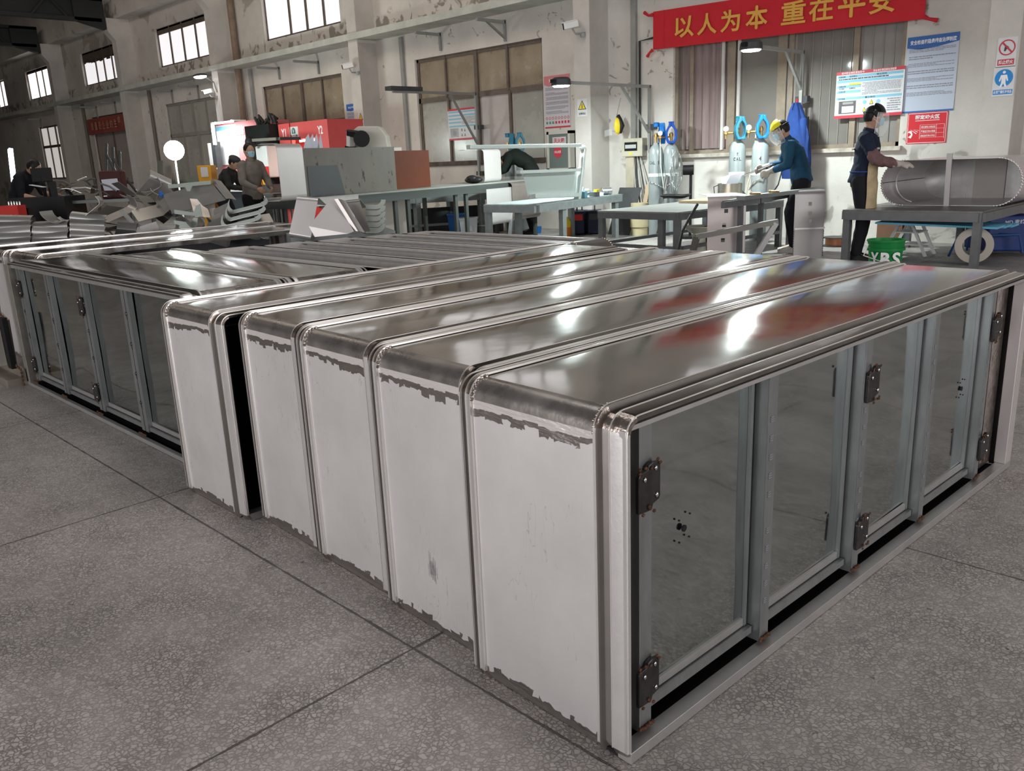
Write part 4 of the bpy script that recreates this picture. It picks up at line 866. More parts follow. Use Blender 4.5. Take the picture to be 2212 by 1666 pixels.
ov = lambda off, n=14: [(x, z) for x, z in arc(tr.x - rr_, zb_ + rr_, rr_ - off, -90, 90, n) + arc(tl.x + rr_, zb_ + rr_, rr_ - off, 90, 270, n)]
t = thing('oval_tank_shell', 'open ended oval steel tank shell lying on the right bench', 'tank shell', ((tl.x + tr.x) / 2, yT, zb_))
mb = MB(); o1, o2 = ov(0), ov(.006)
R = [[(x, yT, z) for x, z in o1], [(x, yT + 1.35, z) for x, z in o1], [(x, yT + 1.35, z) for x, z in o2], [(x, yT, z) for x, z in o2], [(x, yT, z) for x, z in o1]]
mb.rings(R, cap=False); mb.build('shell', mat('bright_sheet_shell', (.68, .64, .645), .34, .7, var=.06, vs=3), t, smooth=45)
rim = MB(); 
for k, (x, z) in enumerate(ov(.003, 26)): rim.ell((x, yT, z), (.011, .006, .009), 6)
rim.build('weld_seam', mat('pale_weld_rim', (.55, .52, .50), .3, .8), t)
mb = MB(); mb.ribbon([(x, yT + .35, z) for x, z in [(tl.x + rr_ + .02 + (rr_ - .012) * math.cos(math.radians(a)), zb_ + rr_ + (rr_ - .012) * math.sin(math.radians(a))) for a in range(100, 261, 10)]], (0, .012, 0), .010); mb.build('inner_rib', ALU, t)
MB().bar((tl.x + .012, yT + .01, zb_ + rr_), (tl.x + .012, yT + 1.3, zb_ + rr_), .006, .006).build('seam_line', BLACK, t, smooth=0)
MB().prism(ov(.007), (0, yT + 1.33, 0), (1, 0, 0), (0, 0, 1), .004).build('end_wall', SHEETD, t, smooth=0)
pb, pt = aty(2044, 446, yT - .03), aty(2052, 331, yT - .03)
MB().bar((pb.x, yT - .03, zR + .002), (pt.x, yT - .03, pt.z), .055, .02, (0, 1, 0)).build('clamp_bar', mat('pale_flat_bar', (.45, .43, .42), .4, .7), tag=('upright flat clamp bar in front of the oval tank shell', 'bar'))
h = H(1905, 446, zR); MB().tube([h + UP * .015, h + V3((.12, .05, .015))], .006).tube([h + V3((.10, .04, .015)), h + V3((.13, .055, .015))], .02).build('hammer', mat('hammer_steel', (.6, .58, .56), .4, .6), tag=('small pale tool lying on the left of the right bench', 'tool'))
# bucket, copper spool, wire coil, blue welding set, step stand, carton
c = H(1915, 517, .40); c.z = 0
t = thing('plastic_bucket', 'green plastic bucket with white letters under the right bench', 'bucket', c)
GREEN = mat('green_plastic', (.01, .20, .045), .4)
MB().lathe([(.0, 0), (.135, 0), (.155, .30), (.175, .30), (.175, .325), (.160, .325), (.168, .385), (.176, .385), (.176, .40), (.160, .40), (.128, .02), (0, .02)], c, 32).build('body', GREEN, t)
MB().tube([c + V3((-.17 * CR.x, -.17 * CR.y, .36)), c + V3((-.12, -.22, .26)), c + V3((.05, -.25, .22)), c + V3((.17 * CR.x, .17 * CR.y, .36))], .005).build('handle', WHITE, t)
vn = V3((-c.x, -c.y, 0)).normalized(); ux = V3((-vn.y, vn.x, 0)) 
if ux.dot(CR) < 0: ux = -ux
for i, ch in enumerate('YBS'):
    a = (-.62 + .62 * i); d = (vn * math.cos(a) + ux * math.sin(a)); tg = (ux * math.cos(a) - vn * math.sin(a))
    text('lettering', ch, c + d * .166 + tg * -.04 + UP * .16, tg, UP, .085, .13, WPRINT, t, .03)
COPPER = mat('copper_wire', (.42, .17, .09), .35, .8)
c = H(1806, 515, .10); c.z = 0
t = thing('wire_spool', 'spool of copper wire on the floor beside the bench leg', 'spool', c)
MB().cyl(c + UP * .012, c + UP * .11, .135, n=28).build('winding', COPPER, t)
MB().cyl(c, c + UP * .012, .175, n=28).build('flange', DKGREY, t); MB().cyl(c + UP * .11, c + UP * .12, .175, n=28).build('flange', DKGREY, t)
c = atd(2104, 530, 8.9); 
t = thing('wire_coil', 'pale ring shaped reel standing under the right bench', 'reel', (c.x, c.y, 0)); ax = V3((.35, -.94, 0))
MB().lathe([(.11, -.03), (.185, -.03), (.185, -.02), (.12, -.015), (.12, .015), (.185, .02), (.185, .03), (.11, .03), (.11, -.03)], (c.x, c.y, c.z), 36, ax, False).build('ring', mat('cream_reel', (.55, .50, .44), .5), t)
MB().bar((c.x, c.y + .04, 0), (c.x, c.y + .04, c.z), .04).build('stand', BLUE, t, smooth=0)
c = atd(2165, 500, 9.6)
t = thing('welding_machine', 'dark blue welding machine with white lettering under the right bench', 'welding machine', (c.x, c.y, 0)); NAVY = mat('navy_enamel', (.012, .035, .16), .4)
MB().obox((c.x, c.y, .26), CR * .30, V3((-CR.y, CR.x, 0)) * .25, UP * .20).build('case', NAVY, t, smooth=0, bevel=.02)
text('lettering', 'MD 麦格', V3((c.x, c.y, .36)) - V3((-CR.y, CR.x, 0)) * .252 - CR * .12, V3((CR.x, CR.y, 0)).normalized(), UP, .22, .05, mat('pale_letter', (.5, .52, .56), .5), t, .02)
q = V3((c.x, c.y, 0)); fr = MB()
for s_ in (-1, 1): fr.tube([q + V3((-.3, -.55, .06)) + V3((.02, .3 * s_, 0)), q + V3((-.25, -.5, .26)) + V3((0, .2 * s_, 0)), q + V3((.25, -.3, .26)), q + V3((.3, -.28, .06))], .014)
fr.build('cart_frame', mat('blue_tube', (.02, .07, .22), .4), t)
c = H(1958, 560, 0)
t = thing('step_stand', 'white metal step stand under the right bench', 'stand', V3(c) + V3((-.15, .45, 0))); b = V3(c) + V3((-.15, .45, 0))
for s_ in (-1, 1): MB().bar(b + V3((-.25, .15 * s_, 0)), b + V3((-.05, .15 * s_, .42)), .03).bar(b + V3((.25, .15 * s_, 0)), b + V3((.05, .15 * s_, .42)), .03).build('side_frame', WHITE, t, smooth=0)
for z in (.14, .28, .42): MB().box((b.x - .2 + z * .25, b.y - .16, z - .015), (b.x + .22 - z * .25, b.y + .16, z)).build('step', WHITE, t, smooth=0)
c = H(1910, 552, 0) + V3((-.3, 1.0, 0)); MB().box((c.x - .16, c.y - .12, 0), (c.x + .16, c.y + .12, .32)).build('carton', mat('brown_carton', (.22, .12, .08), .8, var=.1), smooth=0, tag=('brown carton on the floor behind the green bucket', 'box'))
# bench 2 in the middle
z2 = .62; A2, B2 = H(1290, 455, z2), H(1465, 459, z2)
D2 = V3((.10, 2.35, 0))
quad_top('work_bench', 'grey topped steel bench in front of the gas cylinders', 'bench', A2, B2, D2, z2, .012, mat('dusty_green_grey_top', (.27, .275, .26), .5, .4, var=.12, vs=4), LEGM, [(0, 0), (1, 0), (0, 1), (1, 1), (.82, 0)], apron=.08, lt=.07, stretch=.20)
# long shelf-like bench behind it with the blue man
A4, B4 = H(1545, 427, .70), H(1790, 410, .70)
HOLE = mat('see_through_dark', (.03, .035, .06), .5)
def holed_sheet(name, o, ux, uz, W, Hh, holes, m_, parent, th=.004):
    mb = MB(); X = sorted({0, W} | {h[0] for h in holes} | {h[1] for h in holes}); Z = sorted({0, Hh} | {h[2] for h in holes} | {h[3] for h in holes}); nn = V3(ux).cross(V3(uz)).normalized() * th
    for i in range(len(X) - 1):
        for j in range(len(Z) - 1):
            a, b = (X[i] + X[i + 1]) / 2, (Z[j] + Z[j + 1]) / 2
            if any(h[0] < a < h[1] and h[2] < b < h[3] for h in holes): continue
            mb.obox(V3(o) + V3(ux) * a + V3(uz) * b + nn / 2, V3(ux) * (X[i + 1] - X[i]) / 2, V3(uz) * (Z[j + 1] - Z[j]) / 2, nn / 2)
    return mb.build(name, m_, parent, smooth=0)
def bent_cover(label, pl, pr, ztop, zbot, depth, holes=(), m_=SHEET, back=.30, name='bent_cover', topr=.06, group=None):
    """upright sheet whose top is rolled backwards; pl, pr = pixel x of both sides at its foot"""
    a, b = atd(pl, 480, depth), atd(pr, 480, depth); a.z = b.z = 0; ux = (b - a).normalized(); W = (b - a).length; nb = V3((-ux.y, ux.x, 0))
    if nb.dot(_f) < 0: nb = -nb
    t = thing(name, label, 'bent sheet', ((a.x + b.x) / 2, (a.y + b.y) / 2, zbot), 0, group)
    holed_sheet('front_sheet', a + UP * zbot, ux, UP, W, ztop - topr - zbot, holes, m_, t)
    path = [a + UP * (ztop - topr)] + [a + nb * (topr - topr * math.cos(math.radians(q))) + UP * (ztop - topr + topr * math.sin(math.radians(q))) for q in range(15, 91, 15)] + [a + nb * back + UP * ztop]
    MB().ribbon(path, ux * W, .004).build('rolled_top', m_, t, smooth=50)
    return t, a, ux, nb, W
t, a, ux, nb, W = bent_cover('pale bent sheet with square holes hanging over the middle bench', 1528, 1610, .80, .14, 9.6, [(.19, .235, .46, .505), (.17, .215, .30, .345), (.16, .205, .13, .175)], mat('pinkish_pale_sheet', (.62, .565, .55), .42, .45, var=.04), .5)
MB().ribbon([a + ux * W + UP * .14, a + ux * (W + .0) + nb * .07 + UP * .14], UP * .6, .004).build('side_flange', SHEETD, t)
t, a, ux, nb, W = bent_cover('grey channel shaped sheet with three square holes standing beside the man in blue', 1715, 1780, .80, .0, 9.9, [(.16, .20, .62, .665), (.165, .205, .51, .555), (.17, .21, .42, .46)], mat('grey_channel_sheet', (.40, .385, .38), .42, .6, var=.05), .25)
MB().obox(a + ux * W / 2 + UP * .36 - nb * .02, ux * W / 2, nb * .02, UP * .01).build('shelf_fold', SHEET, t, smooth=0)
tb = MB()
for k in range(16): tb.ell(a + ux * .004 + UP * (.03 + k * .02) - nb * .005, (.006, .006, .007), 6); tb.ell(a + ux * W + UP * (.03 + k * .02) - nb * .005, (.006, .006, .007), 6)
tb.build('tack_welds', BLACKSTEEL, t)
# long channel lying from bench 2 to that sheet, table under the torch gear
q0, q1 = H(1466, 452, .72), H(1775, 411, .80)
quad_top('trestle_table', 'narrow trestle with folded edge in front of the man in blue', 'bench', H(1560, 434, .76), H(1640, 424, .76), V3((-.25, 1.3, 0)), .76, .012, BENCHTOP, LEGM, [(0, 1), (1, 1), (.5, .0)], apron=.07, stretch=0)
MB().bar(H(1600, 428, .785), H(1772, 408, .785), .10, .045).build('folded_channel', mat('greenish_channel', (.33, .35, .34), .4, .6), smooth=0, tag=('long folded channel resting on the trestle and the grey holed sheet', 'channel'))
# square-tube trapezoid frame
t = thing('tube_frame', 'bent square-tube frame standing before the pale holed sheet', 'frame', H(1590, 560, 0)); dd = 9.0
TUBEM = mat('dark_square_tube', (.15, .145, .135), .45, .6)
P_ = lambda x, y, d=dd: atd(x, y, d)
f1 = MB().bar(P_(1502, 512), P_(1680, 479), .055); f1.build('top_tube', TUBEM, t, smooth=0)
e = P_(1505, 512); MB().bar(e, V3((e.x - .08, e.y - .06, 0)), .055).build('leg', TUBEM, t, smooth=0)
e = P_(1676, 482); MB().bar(e, V3((e.x - .22, e.y - .2, 0)), .055).build('leg', mat('pale_square_tube', (.42, .41, .42), .4, .6), t, smooth=0)
MB().tube([P_(1507, 441, 9.4), P_(1490, 470, 9.4), P_(1474, 500, 9.3), P_(1464, 545, 9.2), V3((P_(1464, 545, 9.2).x, P_(1464, 545, 9.2).y, .01))], .016, 10).build('rubber_hose', CABLE, tag=('thick black hose hanging in a curve at the corner of the middle bench', 'hose'))
# ---- gas cylinders
CYLM = mat('grey_cylinder_paint', (.27, .305, .31), .3, .1, var=.05, vs=4)
BANDM = mat('white_cylinder_band', (.62, .66, .65), .35)
def gas(px, y, blue, ang, label, marks, reg=True, capm=None):
    p = aty(px, 400, y); p.z = 0; t = thing('gas_cylinder', label, 'gas cylinder', p, 0, 'grey gas cylinders along the wall')
    r = .118
    MB().lathe([(0, .0), (r * .95, .0), (r, .02), (r, 1.26), (r * .93, 1.33), (r * .7, 1.39), (.05, 1.42), (.04, 1.45), (0, 1.45)], p, 28).build('bottle', CYLM, t)
    MB().lathe([(r + .001, .93), (r + .003, .93), (r + .003, .98), (r + .001, .98)], p, 28).build('band', BANDM, t)
    g = MB(); ca, sa = math.cos(ang), math.sin(ang); U = V3((ca, sa, 0))
    for s_ in (-1, 1): g.prism([(.0, 1.43), (s_ * .055, 1.43), (s_ * .088, 1.50), (s_ * .088, 1.62), (s_ * .045, 1.70), (s_ * .034, 1.75), (0, 1.75), (0, 1.69), (s_ * .03, 1.66), (s_ * .055, 1.60), (s_ * .055, 1.52), (s_ * .03, 1.47), (0, 1.46)], p - V3((-sa, ca, 0)) * .045, U, UP, -.09 if False else .09)
    g.cyl(p + UP * 1.69, p + UP * 1.75, .04); g.cyl(p + UP * 1.745, p + UP * 1.76, .047)
    g.build('cap_guard', blue, t, smooth=30, bevel=.008)
    MB().cyl(p + UP * 1.45, p + UP * 1.60, .02).cyl(p + UP * 1.54, p + UP * 1.58, .032).build('valve', BRASS, t)
    vn = V3((-p.x, -p.y, 0)).normalized(); ux = V3((-vn.y, vn.x, 0)); ux = ux if ux.dot(CR) > 0 else -ux
    for (s_, dx, z, w_, h_) in marks:
        n_ = max(len(s_), 1)
        for i, ch in enumerate(s_):
            if ch == ' ': continue
            off = dx + (i - (n_ - 1) / 2) * w_ / n_; a = off / r; d = vn * math.cos(a) + ux * math.sin(a); tg = ux * math.cos(a) - vn * math.sin(a)
            text('stencil', ch, p + d * (r + .003) - tg * w_ / n_ * .35 + UP * z, tg, UP, w_ / n_ * .75, h_, INK, t, .02)
    if reg:
        q = p - ux * .17 + UP * 1.53 + vn * .02
        rg = MB().tube([p + UP * 1.53, q], .014).ell(q, (.03, .03, .03)).cyl(q, q + vn * .07, .018).cyl(q - UP * .02, q - UP * .08, .012); o = rg.build('regulator', BRASS, t)
        MB().cyl(q + UP * .06 - vn * .01, q + UP * .06 + vn * .02, .038).cyl(q + UP * .02, q + UP * .06, .01).build('gauge', CHROME, t)
        MB().cyl(q + UP * .06 + vn * .021, q + UP * .06 + vn * .023, .032).build('gauge_dial', WPRINT, t)
    return p, ux, vn
CB1 = mat('bright_blue_guard', (.012, .15, .48), .35); CB2 = mat('deep_blue_guard', (.01, .06, .32), .35); CB3 = mat('teal_blue_guard', (.035, .19, .29), .4)
p1, u1, v1 = gas(1417, 11.42, CB1, math.radians(45) + PI / 2, 'leftmost big gas cylinder with bright blue guard seen edge on', [('CAL 5', -.03, 1.12, .17, .05)], False)
p2, u2, v2 = gas(1449, 11.50, CB2, math.radians(35), 'gas cylinder with deep blue guard, second from the left', [], True)
p3, u3, v3 = gas(1591, 11.30, CB3, math.radians(55), 'gas cylinder with teal guard in front of the banner window', [('CAL', .0, 1.14, .12, .045), ('7', .0, 1.21, .03, .04)], True)
p4, u4, v4 = gas(1640, 11.30, CB1, math.radians(40), 'gas cylinder with bright blue guard right behind the man in blue', [('4', .0, 1.13, .04, .06)], True)
gas(1100, 11.45, CB3, math.radians(120), 'gas cylinder of which the blue guard shows left behind the white frame', [], False)
gas(1126, 11.45, CB3, math.radians(50), 'gas cylinder of which the blue guard shows right behind the white frame', [], False)
def chain(pts, label):
    mb = MB(); n_ = 26; P = []
    for i in range(n_ + 1):
        f = i / n_ * (len(pts) - 1); k = min(int(f), len(pts) - 2); P.append(seg(V3(pts[k]), V3(pts[k + 1]), f - k))
    for i in range(n_):
        d = (P[i + 1] - P[i]); L = d.length * .62; d.normalize(); u = UP if i % 2 else d.cross(UP).normalized(); u = (u - d * u.dot(d)).normalized(); c = (P[i] + P[i + 1]) / 2
        mb.tube([c + d * L * math.cos(a) + u * L * .55 * math.sin(a) for a in [k * PI / 4 for k in range(9)]], .0045, 5, False)
    mb.build('chain', CHROME, tag=(label, 'chain', 'retaining chains of the gas cylinders'))
chain([p1 - u1 * .12 + v1 * .10 + UP * .86, p1 + v1 * .14 + u1 * .06 + UP * .78, seg(p1, p2, .5) + v1 * .16 + UP * .76, p2 + v2 * .15 + UP * .82, p2 + u2 * .14 + UP * .9], 'steel chain holding the two left gas cylinders')
chain([p3 - u3 * .14 + UP * .84, p3 + v3 * .14 + UP * .80, p3 + u3 * .13 + v3 * .06 + UP * .66], 'steel chain around the cylinder with the teal guard')
chain([p4 - u4 * .14 + UP * .72, p4 - u4 * .08 + v4 * .12 + UP * .84, p4 + v4 * .14 + u4 * .05 + UP * .88, p4 + u4 * .13 + UP * .94], 'steel chain around the cylinder behind the man in blue')
pipe('torch_lance', [p1 + v1 * .3 + u1 * .02 + UP * .02, p1 + v1 * .2 + u1 * .17 + UP * .95], .018, CHROME, 'chromed lance leaning between the two left gas cylinders', 'lance')
pipe('gas_hose', [p2 - u2 * .17 + v2 * .02 + UP * 1.45, p2 - u2 * .16 + v2 * .12 + UP * 1.1, p2 - u2 * .10 + v2 * .16 + UP * .7, p2 - u2 * .14 + v2 * .2 + UP * .1], .010, CABLEW, 'pale hose running down in front of the second gas cylinder', 'hose')
pipe('gas_hose', [p3 + u3 * .1 + v3 * .13 + UP * .3, p3 + u3 * .16 + v3 * .13 + UP * .8, p3 + u3 * .24 + v3 * .13 + UP * 1.2, p3 + u3 * .25 + v3 * .02 + UP * 1.6], .010, mat('tan_hose', (.5, .44, .34), .5), 'tan hose between the two right gas cylinders', 'hose')
# ---- pedestal fan
c = aty(1466, 368, 11.15); ax = (V3((-.75, -.45, 0)) ).normalized()
t = thing('pedestal_fan', 'large black pedestal fan with wire guard beside the gas cylinders', 'fan', (c.x + .15, c.y, 0)); hub = c + V3((.13, .03, 0))
MB().cyl((hub.x + .05, hub.y + .03, 0), (hub.x + .05, hub.y + .03, hub.z), .022).build('pole', BLACK, t); MB().cyl((hub.x + .05, hub.y + .03, 0), (hub.x + .05, hub.y + .03, .04), .2).build('base', BLACK, t)
MB().cyl(hub - ax * .10, hub + ax * .06, .075).build('motor', BLACK, t)
WIRE = mat('fan_wire', (.30, .32, .32), .35, .7); gd = MB(); fu = ax.cross(UP).normalized(); fc = hub + ax * .16
for rr, o_ in ((.33, 0), (.33, .06), (.22, .05), (.11, .08), (.05, .09), (.22, -.06), (.11, -.09)): gd.tube([fc + ax * o_ + (fu * math.cos(a) + UP * math.sin(a)) * rr for a in [k * PI / 16 for k in range(33)]], .003, 5, False)
for k in range(28):
    a = k * PI / 14; d = fu * math.cos(a) + UP * math.sin(a); gd.tube([fc + ax * .09 + d * .04, fc + ax * .07 + d * .2, fc + d * .33, fc - ax * .07 + d * .2, fc - ax * .09 + d * .06], .0018, 4, False)
gd.build('guard', WIRE, t)
for k in range(3):
    a0 = k * 2 * PI / 3 + .5; R = []
    for i in range(6): r_i = .05 + .22 * i / 5; w_ = .35 + .25 * math.sin(PI * i / 5); R.append([fc + ax * .02 * s_ + (fu * math.cos(a0 + w_ * s_) + UP * math.sin(a0 + w_ * s_)) * r_i for s_ in (-1, 1)] + [fc + ax * (.02 * s_ - .004) + (fu * math.cos(a0 + w_ * s_) + UP * math.sin(a0 + w_ * s_)) * r_i for s_ in (1, -1)])
    MB().rings(R).build('blade', mat('fan_blade', (.35, .37, .36), .3, .5), t)
# things by the fuse box and under bench 2
c = H(1383, 508, 0); t = thing('drum', 'beige drum with black lettering seen under the middle bench', 'drum', c)
BEIGE = mat('beige_drum', (.45, .38, .24), .6, var=.08)
MB().lathe([(0, .0), (.145, 0), (.145, .12), (.165, .14), (.165, .30), (.15, .31), (.15, .52), (.0, .52)], c, 28).build('body', BEIGE, t)
vn = V3((-c.x, -c.y, 0)).normalized(); ux = V3((-vn.y, vn.x, 0)); ux = ux if ux.dot(CR) > 0 else -ux
for i, ch in enumerate('KENSAI'):
    a = (i - 2.7) * .34; d = vn * math.cos(a) + ux * math.sin(a); tg = ux * math.cos(a) - vn * math.sin(a); text('lettering', ch, c + d * .154 - tg * .02 + UP * .36, tg, UP, .042, .05, INK, t, .03)
c = H(1393, 450, .45); c = aty(1345, 440, 11.3); MB().obox((c.x, 11.35, .38), V3((.22, 0, 0)), V3((0, .008, 0)) , V3((.05, .10, .38))).build('leaning_board', DKGREY, smooth=0, tag=('dark grey board leaning against the wall under the fuse box', 'board'))
c = aty(1376, 440, 11.3); MB().obox((c.x, 11.5, .40), V3((.04, 0, 0)), V3((0, .01, 0)), V3((.02, .08, .40))).build('wood_strip', mat('raw_wood_strip', (.50, .38, .25), .7), smooth=0, tag=('narrow raw wood board leaning right of the dark grey board', 'board'))
c = H(1510, 500, .30) ; t = thing('wash_basin', 'cream basin on a small stand behind the middle bench', 'basin', (c.x, c.y, 0)); c.z = 0
MB().lathe([(.02, .28), (.10, .28), (.20, .36), (.21, .36), (.21, .37), (.19, .37), (.09, .30), (0, .30)], c).build('basin', mat('cream_plastic', (.55, .53, .44), .4), t); MB().cyl(c, c + UP * .28, .10, .08).build('stand', mat('cream_plastic', (.55, .53, .44), .4), t)
c = H(1492, 560, 0); MB().box((c.x - .13, c.y + .5, 0), (c.x + .05, c.y + .75, .36)).build('metal_box', DKGREY, smooth=0, tag=('small dark metal box on the floor between hose and basin', 'box'))
# on bench 2: cable coil, plywood, pot with papers, brass torch parts
zc = z2 + .002
c = H(1538, 417, zc + .02); c = V3((c.x, min(c.y, 10.9), zc)); mb = MB()
for k in range(7): mb.tube([c + V3(((.17 + .01 * k) * math.cos(a), (.17 + .008 * k) * math.sin(a), .012 + .006 * k + .006 * math.sin(a * 3 + k))) for a in [j * PI / 10 for j in range(21)]], .008, 6, False)
mb.build('cable_coil', CABLE, tag=('coil of black welding cable lying on the middle bench', 'cable'))
c = aty(1577, 404, 10.75)
t = thing('steel_pot', 'dull steel pot holding crumpled papers on the middle bench', 'pot', (c.x, c.y, .66))
MB().lathe([(0, .0), (.17, 0), (.17, .18), (.165, .18), (.165, .01), (0, .01)], (c.x, c.y, .66), 28).build('body', mat('dull_pot_steel', (.40, .38, .34), .3, .9), t)
MB().tube([(c.x - .17 * CR.x, c.y - .17 * CR.y, .82), (c.x - .23 * CR.x, c.y - .23 * CR.y, .80), (c.x - .22 * CR.x, c.y - .22 * CR.y, .71), (c.x - .17 * CR.x, c.y - .17 * CR.y, .69)], .006).build('handle', BLACK, t)
for k in range(4): MB().obox((c.x - .06 + .04 * k, c.y, .86 + .01 * k), V3((.07, .02 * k, .02)), V3((0, .002, 0)), V3((.02 * (k - 1), .01, .08))).build('crumpled_paper', mat('bluish_paper', (.6, .62, .7), .6), smooth=0, tag=(['crumpled paper at the left of the steel pot', 'second crumpled paper in the steel pot', 'third crumpled paper in the steel pot', 'crumpled paper at the right of the steel pot'][k], 'paper', 'crumpled papers in the steel pot'))
MB().box((c.x - .25, c.y - .9, .625), (c.x + .5, c.y + .3, .655)).build('plywood_sheet', mat('pale_plywood', (.45, .33, .21), .6, var=.1), smooth=0, tag=('pale plywood sheet under the steel pot', 'board'))
for k, (px, py) in enumerate(((1625, 412), (1655, 408))):
    q = seg(V3(H(1600, 428, .785)), V3(H(1772, 408, .785)), .12 + .22 * k) + UP * .036; mb = MB().tube([q, q + V3((.1, .02, .0))], .012).ell(q, (.022, .022, .016)); mb.build('brass_torch_head', BRASS, tag=(('left', 'right')[k] + ' brass torch fitting lying on the trestle', 'torch fitting'))
# ---- bench 3 with the white window frame and small parts
z3 = .68; A3, B3 = H(1158, 442, z3), H(1345, 419, z3); D3 = V3((-.95, -.1, 0))
quad_top('work_bench', 'pale green-grey bench carrying the white steel frame', 'bench', A3, B3, D3, z3, .012, BENCHBLUE, BENCHBLUE, [(.28, 0), (0, 1), (.95, 0), (.95, 1), (.3, 1)], apron=.10, lt=.08, stretch=0)
e1 = seg(A3, B3, .02); e2 = seg(A3, B3, .50)
def bp(px, py, off): # point on the upright plane a little behind the front edge of bench 3
    n_ = V3(((B3 - A3).y, -(B3 - A3).x, 0)).normalized(); q = A3 - n_ * off; d = ray(px, py); s_ = (q - CAMP).dot(n_) / d.dot(n_); return CAMP + d * s_
o_ = .12
FRW = mat('white_green_frame', (.56, .62, .60), .35, .35, var=.05, vs=4)
P0 = bp(1200, 430, o_); t = thing('steel_window_frame', 'big white steel frame with a rounded window opening on the pale bench', 'frame', (P0.x, P0.y, z3 + .004))
pl = [bp(*q, o_) for q in ((1012, 318), (1258, 313), (1264, 322), (1251, 436), (1162, 436), (1162, 396))]
def fr_bar(nm, a, b, w_, h_=.06, off=o_, m_=FRW): MB().bar(bp(*a, off), bp(*b, off), h_, w_, UP).build(nm, m_, t, smooth=0, bevel=.008)
fr_bar('top_rail', (1012, 318), (1252, 314), .05, .08); fr_bar('side_rail', (1261, 318), (1256, 366), .05, .08); fr_bar('corner_stile', (1256, 362), (1247, 433), .06, .10); fr_bar('mid_rail', (1120, 372), (1250, 367), .045, .08); fr_bar('bottom_rail', (1150, 424), (1246, 421), .06, .12)
cc = bp(1262, 317, o_)
MB().ell(bp(1258, 318, o_), (.05, .05, .035), 10).build('rounded_corner', FRW, t)
q = [bp(*k, o_ + .05) for k in ((1140, 425), (1243, 422), (1249, 371), (1130, 376))]
MB().add([*q, *[v_ + V3((-.01, .01, 0)) for v_ in q]], [(0, 1, 2, 3), (7, 6, 5, 4), (0, 4, 5, 1), (1, 5, 6, 2), (2, 6, 7, 3), (3, 7, 4, 0)]).build('lower_panel', mat('grey_green_panel', (.42, .47, .45), .4, .3), t, smooth=0)
# small parts heap at the right of bench 3
rn = random.Random(12)
SM = [mat('small_part_white', (.6, .62, .62), .4), mat('small_part_steel', (.4, .42, .43), .3, .8), mat('small_part_teal', (.12, .30, .38), .4), YELLOW, mat('small_part_dark', (.08, .09, .10), .5)]
posw = ['at the left end', 'left of the middle', 'in the middle', 'right of the middle', 'near the right end']
for k in range(18):
    f_ = .58 + .38 * rn.random(); p = seg(A3, B3, f_) + D3 * rn.uniform(.12, .7); sx = rn.uniform(.04, .10); a = rn.uniform(0, PI); mi = 3 if k == 7 else rn.choice([0, 0, 1, 1, 2, 4]); hz = rn.uniform(.02, .07)
    mb = MB(); c = V3((p.x, p.y, z3 + hz + .001))
    if k % 3 == 0: mb.cyl(c - V3((math.cos(a), math.sin(a), 0)) * sx, c + V3((math.cos(a), math.sin(a), 0)) * sx, hz)
    else: mb.obox(c, V3((math.cos(a), math.sin(a), 0)) * sx, V3((-math.sin(a), math.cos(a), 0)) * sx * .4, UP * hz)
    mb.build('small_metal_part', SM[mi], smooth=30, bevel=.004, tag=('small %s %s lying %s of the heap on the pale bench' % ('white white steel grey teal yellow dark'.split()[[0, 0, 1, 4, 3, 5][mi]] if False else ('white', 'steel grey', 'teal', 'yellow', 'dark')[mi], 'cylinder' if k % 3 == 0 else 'block', 'at the left' if f_ < .70 else ('in the middle' if f_ < .83 else 'at the right')), 'metal part', 'small parts heaped at the right end of the pale bench'))
for k in range(6):
    p = seg(A3, B3, .66 + .02 * k) + D3 * (.75 + .03 * k); MB().cyl(V3((p.x, p.y, z3 + .002)), V3((p.x + .05 * (k - 3), p.y + .02, z3 + .28 + .03 * (k % 3))), .008).build('welding_rod', SM[1], tag=(('leftmost', 'second', 'third', 'fourth', 'fifth', 'rightmost')[k] + ' from the left of the thin rods behind the small parts', 'rod', 'thin rods standing behind the small parts'))
# under bench 3: jug, welding sets, blue cup
c = H(1231, 512, 0) + V3((-.1, .0, 0)); t = thing('water_jug', 'orange jug with yellow top under the pale bench', 'jug', (c.x, c.y, 0))
MB().lathe([(0, .0), (.09, 0), (.10, .04), (.10, .16), (0, .16)], (c.x, c.y, 0)).build('body', mat('orange_plastic', (.70, .20, .03), .4), t); MB().lathe([(0, .16), (.10, .16), (.10, .24), (.06, .31), (.035, .33), (0, .33)], (c.x, c.y, 0)).build('top', YELLOW, t)
for k, (px, lab) in enumerate(((1262, 'dark welding set with red panel under the pale bench'), (1288, 'dark welding set right of the red panelled one'), (1248, 'dark box behind the orange jug'))):
    c = H(px, 507, 0) + V3((-.15, .15 * k, 0)); t = thing('welding_set', lab, 'welding machine', (c.x, c.y, 0)); n_ = V3((-c.x, -c.y, 0)).normalized(); u_ = V3((-n_.y, n_.x, 0))
    MB().obox((c.x, c.y, .21), u_ * .12, n_ * .2, UP * .19).build('case', mat('dark_navy_case', (.015, .02, .045), .4), t, smooth=0, bevel=.015)
    MB().obox(V3((c.x, c.y, .30)) + n_ * .205, u_ * .09, n_ * .004, UP * .05).build('front_panel', RED if k == 0 else DKGREY, t, smooth=0)
    MB().tube([V3((c.x, c.y, .40)) - n_ * .1, V3((c.x, c.y, .47)), V3((c.x, c.y, .40)) + n_ * .1], .012).build('handle', BLACK, t)
